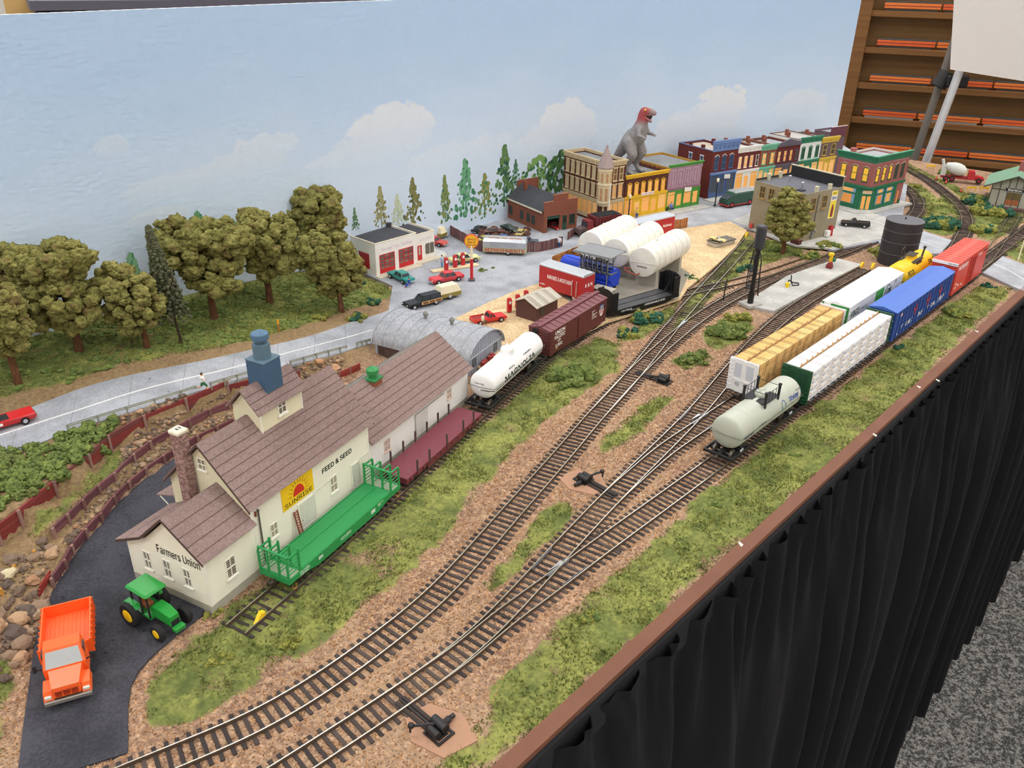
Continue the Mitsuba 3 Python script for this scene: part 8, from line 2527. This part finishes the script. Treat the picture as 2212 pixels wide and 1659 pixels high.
t.add('can', lathe([(.0030, 0), (.0032, .0070), (.0004, .0072)], 14), M('e8c71f', .5), 40)
t.add('hose', tube([[0, 0, .006], [.010, .003, .008], [.020, .001, .002], [.026, -.006, .001], [.018, -.010, .001], [.010, -.004, .001], [.011, 0, .006], [.011, .001, .016]], .0008, 7), TYRE)
q = on(603, 718)
t = Thing('road_marker', 'small orange marker post at the road edge on the wooded hill', 'marker', q, 60)
t.add('post', B(-.0007, .0007, -.0007, .0007, -.001, .012), M('b5702f', .7))
t.add('head', B(-.0012, .0012, -.0010, .0010, .011, .017, .0003), M('e0a02c', .6))
# yellow quarter-loaded car on the stone dock, junkyard heap
q = G(1552, 527, .006)
t = Thing('loading_dock', 'weathered grey timber and stone dock at the end of the stub siding', 'dock', (q[0], q[1], .0046), 55)
t.add('stone_base', B(-.018, .030, -.011, .011, 0, .0075, .001), M('b9b4a8', .9))
for i in range(6):
    t.add('deck_plank', B(-.019, .031, -.012 + i * .0040, -.0084 + i * .0040, .0076, .0090), M(('6f6a60', '7d776c')[i % 2], .9))
t = auto('pale yellow open jeep standing on the stone dock', (1550, 521), 130, .030, 'd9cb86', z=.0138, kind='roadster', name='jeep', open_=True)
for i, (p, c, a, lb) in enumerate((((1035, 500), '1f2023', 30, 'black wrecked car lying on its side in the junkyard'), ((1068, 505), '6b4038', 80, 'rust brown wreck in the middle of the junkyard'), ((1100, 498), '3a4a42', 140, 'dark green wreck by the garage wall in the junkyard'), ((1125, 508), 'c9b26a', 20, 'tan wrecked truck nearest the garage in the junkyard'), ((1090, 520), '4a5f8f', 110, 'blue wreck behind the silver trailer in the junkyard'), ((1050, 522), 'b8a85a', 60, 'yellow wreck behind the junkyard fence'), ((1140, 525), '55606a', 95, 'grey wreck by the curved junkyard fence'))):
    t = auto(lb, p, a, .038, c, z=.004 + .003 * (i % 3), kind='sedan', name='wrecked_car')
single('junk_scrap', cat(*[lump(np.random.default_rng(i), G(1040 + 14 * (i % 8), 498 + 5 * (i % 5), .004) + [0, 0, .003], (.007, .006, .005), 1, .7) for i in range(22)]), M('5d4138', .9), 'rusty scrap heaped between the junkyard wrecks', 'scrap', kind='stuff')


# ------------------------------------------------------------------ figures and the dinosaur
def bones(J, links, edge, it=8):
    parts = []
    for a, b in links:
        pts = []
        for n in (a, b):
            x, y, z, r = J[n]
            pts.append(ico(1)[0] * r + [x, y, z])
        parts.append(m3.Manifold.hull_points(np.vstack(pts).astype(np.float32)))
    mm = m3.Manifold.batch_boolean(parts, m3.OpType.Add).refine_to_length(edge).to_mesh()
    tr = trimesh.Trimesh(mm.vert_properties[:, :3], mm.tri_verts)
    trimesh.smoothing.filter_taubin(tr, iterations=it)
    return tm(tr)


def person(label, p, z, az, shirt, trousers, pose='stand', hair='3a2a20', hs=1.0):
    t = Thing('person', label, 'person', G(*p, z), az)
    s = .0200 * hs
    hip = .48 if pose != 'sit' else .22
    kx = {'stand': (0, 0), 'run': (.16, -.10), 'sit': (.22, .22)}[pose]
    fz = {'stand': ((0, 0), (0, 0)), 'run': ((.12, .06), (-.28, .16)), 'sit': ((.24, 0), (.24, 0))}[pose]
    J = {'hip': (0, 0, hip, .085), 'ch': (0, 0, hip + .26, .10), 'nk': (0, 0, hip + .36, .045), 'hd': (.015, 0, hip + .455, .068), 'ns': (.078, 0, hip + .445, .014)}
    for i, sd in enumerate((-1, 1)):
        n = 'ab'[i]
        J['h' + n] = (0, sd * .055, hip - .02, .070)
        J['k' + n] = (kx[i], sd * .06, hip - .23 if pose != 'sit' else hip + .0, .050)
        J['f' + n] = (fz[i][0], sd * .06, .03 + fz[i][1], .035)
        J['t' + n] = (fz[i][0] + .08, sd * .06, .022 + fz[i][1], .024)
        J['s' + n] = (0, sd * .125, hip + .30, .048)
        J['e' + n] = (-.02 if pose != 'run' else sd * -.10, sd * .16, hip + .13, .036)
        J['w' + n] = (.06 if pose != 'run' else .05 + sd * -.04, sd * .15, hip + .01 if pose != 'run' else hip + .18, .026)
        J['g' + n] = (.085 if pose != 'run' else .10 + sd * -.04, sd * .145, hip - .04 if pose != 'run' else hip + .21, .022)
    J = {k: tuple(np.array(v) * s) for k, v in J.items()}
    lk = [('hip', 'ch'), ('ch', 'nk'), ('nk', 'hd'), ('hd', 'ns')] + [(a + n, b + n) for n in 'ab' for a, b in (('h', 'k'), ('k', 'f'), ('f', 't'), ('s', 'e'), ('e', 'w'), ('w', 'g'))] + [('hip', 'h' + n) for n in 'ab'] + [('ch', 's' + n) for n in 'ab']
    t.add('body', bones(J, lk, .0009, 4), M('d9a98a', .6), True)
    big = {k: (v[0], v[1], v[2], v[3] * 1.13) for k, v in J.items()}
    t.add('shirt', bones(big, [('hip', 'ch')] + [('ch', 's' + n) for n in 'ab'] + [('s' + n, 'e' + n) for n in 'ab'], .0009, 3), M(shirt, .8), True)
    t.add('trousers', bones(big, [('hip', 'h' + n) for n in 'ab'] + [('h' + n, 'k' + n) for n in 'ab'] + ([('k' + n, 'f' + n) for n in 'ab'] if pose != 'run' else []), .0009, 3), M(trousers, .8), True)
    x, y, zz, r = J['hd']
    t.add('hair', ball((x - r * .18, y, zz + r * .22), (r * 1.0, r * 1.02, r * .92), 2), M(hair, .8), True)
    return t


person('jogger in white top and green shorts running on the road', (441, 843), .0385, 60, 'f0efec', '2f6b4a', 'run')
person('man in pale shirt and brown trousers standing in the bed of the red pickup', (1043, 700), .0130, 100, 'e6ddc8', '5d4632', 'sit')
person('attendant in light blue clothes behind the left filling station pump', (955, 577), .0044, 120, 'a9c4e6', '6f9fd6')
person('man in white shirt and blue trousers leaning on the plank fence end', (1208, 535), .0044, 200, 'dfe3ee', '2f4a7d')
person('mechanic in blue overalls behind the teal coupe', (884, 620), .0044, 250, '2f4fa8', '2f4fa8', 'sit')
person('walker in blue on the sidewalk before the yellow store', (1375, 471), .006, 180, 'e3c94a', '3a54a0')
person('person in blue sitting on the bench before the pink store', (1449, 453), .0090, 170, '6f86cf', '3f4f8f', 'sit')
bn = Thing('bench', 'dark wooden bench in front of the pink store', 'bench', G(1446, 454, .006), 55)
bn.add('seat', B(-.010, .010, -.002, .003, .0045, .0055), M('5d2f28', .7))
bn.add('back', B(-.010, .010, .003, .0038, .0060, .0105), M('5d2f28', .7))
bn.add('legs', cat(*[B(x, x + .001, -.002, .003, 0, .0045) for x in (-.009, .008)]), TYRE)

q = G(1366, 372, .0805)
hD = HT((1366, 372), (1372, 227), .0805)
t = Thing('dinosaur', 'large grey toy tyrannosaur with red head and open jaws standing on the yellow store roof', 'dinosaur', q, 128)
J = {'hip': (-.05, 0, .50, .145), 'bel': (.03, 0, .56, .150), 'ch': (.08, 0, .68, .115), 'n1': (.10, 0, .78, .085), 'n2': (.10, 0, .86, .075), 'sk': (.12, 0, .915, .070), 'sn': (.25, 0, .925, .045), 'sn2': (.29, 0, .915, .036), 'jw': (.13, 0, .850, .042), 'jw2': (.24, 0, .795, .026),
     't1': (-.18, 0, .36, .095), 't2': (-.30, 0, .20, .060), 't3': (-.44, .04, .09, .034), 't4': (-.58, .10, .06, .012)}
for n, s in (('a', -1), ('b', 1)):
    J.update({'h' + n: (-.03, s * .11, .46, .105), 'k' + n: (.06, s * .14, .30, .075), 'm' + n: (-.03, s * .14, .12, .042), 'f' + n: (.01, s * .14, .03, .034), 'sh' + n: (.10, s * .10, .68, .045), 'el' + n: (.14, s * .15, .59, .030), 'wr' + n: (.22, s * .15, .58, .020), 'c1' + n: (.26, s * .16, .565, .010), 'c2' + n: (.255, s * .135, .56, .010)})
    for i, o in enumerate((-.045, 0, .045)):
        J[f'z{i}{n}'] = (.11, s * .14 + o, .015, .014)
J = {k: tuple(np.array(v) * hD) for k, v in J.items()}
lk = [('hip', 'bel'), ('bel', 'ch'), ('ch', 'n1'), ('n1', 'n2'), ('n2', 'sk'), ('sk', 'sn'), ('sn', 'sn2'), ('n2', 'jw'), ('jw', 'jw2'), ('hip', 't1'), ('t1', 't2'), ('t2', 't3'), ('t3', 't4')]
for n in 'ab':
    lk += [('hip', 'h' + n), ('h' + n, 'k' + n), ('k' + n, 'm' + n), ('m' + n, 'f' + n), ('ch', 'sh' + n), ('sh' + n, 'el' + n), ('el' + n, 'wr' + n), ('wr' + n, 'c1' + n), ('wr' + n, 'c2' + n)] + [('f' + n, f'z{i}{n}') for i in range(3)]
v, f = bones(J, lk, .0022, 6)
n3 = meshkit.fbm(v * 300, 3)[:, None]
red = np.clip((v[:, 2:3] / hD - .72 + .10 * (n3 - .5)) / .10, 0, 1) * np.clip((.27 * hD - v[:, :1]) / (.06 * hD), .25, 1)
colv = np.array(lin('8b8788')) * (.75 + .5 * n3) * (1 - red) + np.array(lin('a04448')) * (.8 + .4 * n3) * red
scene['mat_vertex'] = {'type': 'twosided', 'bsdf': {'type': 'principled', 'base_color': {'type': 'mesh_attribute', 'name': 'vertex_color'}, 'roughness': .55}}
t.add('body', (v, f), 'mat_vertex', True, color=colv)
for s in (-1, 1):
    t.add('eye', ball((.165 * hD, s * .060 * hD, .955 * hD), .016 * hD, 2), M('e8c832', .3), True)
t.add('mouth', hull([(x * hD, s * y * hD, z * hD) for x, y, z in ((.15, .040, .868), (.265, .020, .885), (.235, .016, .815), (.15, .03, .86)) for s in (-1, 1)]), M('3a1518', .6))
t.add('teeth', cat([cyl([x * hD, s * y * hD, z * hD], [x * hD, s * y * hD, (z - d) * hD], .006 * hD, 5, 0) for x, y in ((.18, .045), (.21, .042), (.24, .036), (.27, .026)) for s in (-1, 1) for z, d in ((.892, .022), (.812 + (.24 - x) * .5, -.020))]), M('f0eada', .4), kind='stuff')

# ------------------------------------------------------------------ the display case, the poles and the far table
d0 = ray(1822, 160)
p0 = d0 * (2.62 / d0[1])
CAZ = 112.0
t = Thing('display_case', 'tall brown wooden display case with shelves of model trains behind the layout', 'display case', (p0[0], p0[1], 0), CAZ)
PM('casewood', lambda p, n, uv: mix(lin('6b4526'), lin('8a6238'), fbm(p.x * 6, p.y * 6, p.z * 130, 3)), .6)
PM('caseback', lambda p, n, uv: mix(lin('7d5c36'), lin('96744a'), fbm(p.x * 5, p.y * 5, p.z * 160, 3)), .6)
t.add('back_panel', B(.0, 1.9, .050, .062, -.95, .75), 'mat_caseback')
t.add('side_post', B(-.005, .045, -.02, .062, -.95, .75), 'mat_casewood')
TRC = {0: M('d9622b', .45), 1: M('e07a35', .45)}
Fz = Face([0, 0, 0], [1, 0, 0])
nshelf = 0
for i, z in enumerate(np.arange(-.36, .62, .098)):
    t.add('shelf', B(.045, 1.9, -.012, .050, z - .016, z, .001), 'mat_casewood')
    x, k = .075, 0
    while x < 1.15:
        Lc = (.155, .148, .165)[(i + k) % 3]
        c = Thing('model_train_car', ('lowest', 'second', 'third', 'fourth', 'fifth', 'sixth', 'seventh', 'eighth', 'ninth', 'tenth')[i] + ' shelf orange passenger car, number ' + ('one', 'two', 'three', 'four', 'five', 'six', 'seven', 'eight')[k] + ' from the wooden post', 'model train', (p0[0], p0[1], 0), CAZ)
        c.add('body', B(x, x + Lc, .004, .024, z + .006, z + .021, .001), TRC[(i + k) % 2])
        c.add('roof', B(x, x + Lc, .006, .022, z + .021, z + .0255, .001), M('4a4a4c', .6))
        c.add('stripe', B(x, x + Lc, .0034, .0042, z + .0125, z + .0145), M('8f2a22', .5))
        c.add('running_gear', B(x + .006, x + Lc - .006, .006, .022, z, z + .006), M('8d8c8a' if i == 4 else '3a332e', .5))
        x += Lc + .005
        k += 1
qb, qt = ray(2062, 178), ray(2212, 178)
pc = G(2062, 178, .20)
b0, b1 = bdpt([0], 0, 0), 0
m_ = lambda px, py, y: ray(px, py) * (y / ray(px, py)[1]) + [0, 0, H]
single('white_board', hull([m_(x, y, 2.18 + o) for x, y in ((2064, -60), (2052, 150), (2215, 176), (2290, 188), (2320, -60)) for o in (0, .006)]), M('d9d4d1', .8), 'blank white board hanging in front of the display case at the upper right', 'board', kind=None)
a, b = m_(1992, 372, 2.22), m_(2152, -60, 2.22)
t = Thing('easel', 'pair of metal tubes with black clamp leaning beyond the layout end', 'tube stand')
a2 = a + (a - b) * .9
t.add('aluminium_tube', cyl(a2, b, .0105, 20), M('dfe1e6', .3, .6), 40)
c1, c0 = m_(2112, -60, 2.30), m_(1965, 372, 2.30)
t.add('grey_tube', cyl(c0 + (c0 - c1) * .9, c1, .0100, 20), M('7a746e', .5, .3), 40)
k = m_(2040, 172, 2.27)
t.add('clamp', cat(cyl(k - [.012, .0, .018], k + [.004, 0, .018], .0200, 16), B(k[0] - .005, k[0] + .05, k[1] - .03, k[1] + .02, k[2] - .016, k[2] + .014, .004)), M('1f1f21', .5))
q = m_(60, 30, 2.3)
t = Thing('far_table', 'distant dark skirted table with goods behind the backdrop at the upper left', 'table', (q[0], q[1], -.98), 60)
t.add('skirt', B(.02, 1.2, -.3, .3, 0, 1.30, .01), M('3a3642', .9))
t.add('top', B(.0, 1.22, -.32, .32, 1.30, 1.32), M('5d5a66', .8))
c = Thing('cardboard_box', 'open tan cardboard box beyond the backdrop at the upper left corner', 'box', m_(42, 22, 2.2) - [0, 0, .03], 60)
c.add('carton', cat(B(-.03, .03, -.03, -.026, 0, .06), B(-.03, .03, .026, .03, 0, .06), B(-.03, -.026, -.03, .03, 0, .06), B(.026, .03, -.03, .03, 0, .06), B(-.03, .03, -.03, .03, -.45, .002)), M('c9a468', .8))
mk = Thing('marker_pole', 'thin cream marker pole by the road at the right frame edge', 'pole', G(2198, 566, .002), 0)
mk.add('rod', cyl([0, 0, 0], [0, 0, HT((2198, 566), (2212, 520))], .0011, 8), M('e8ddb8', .6))
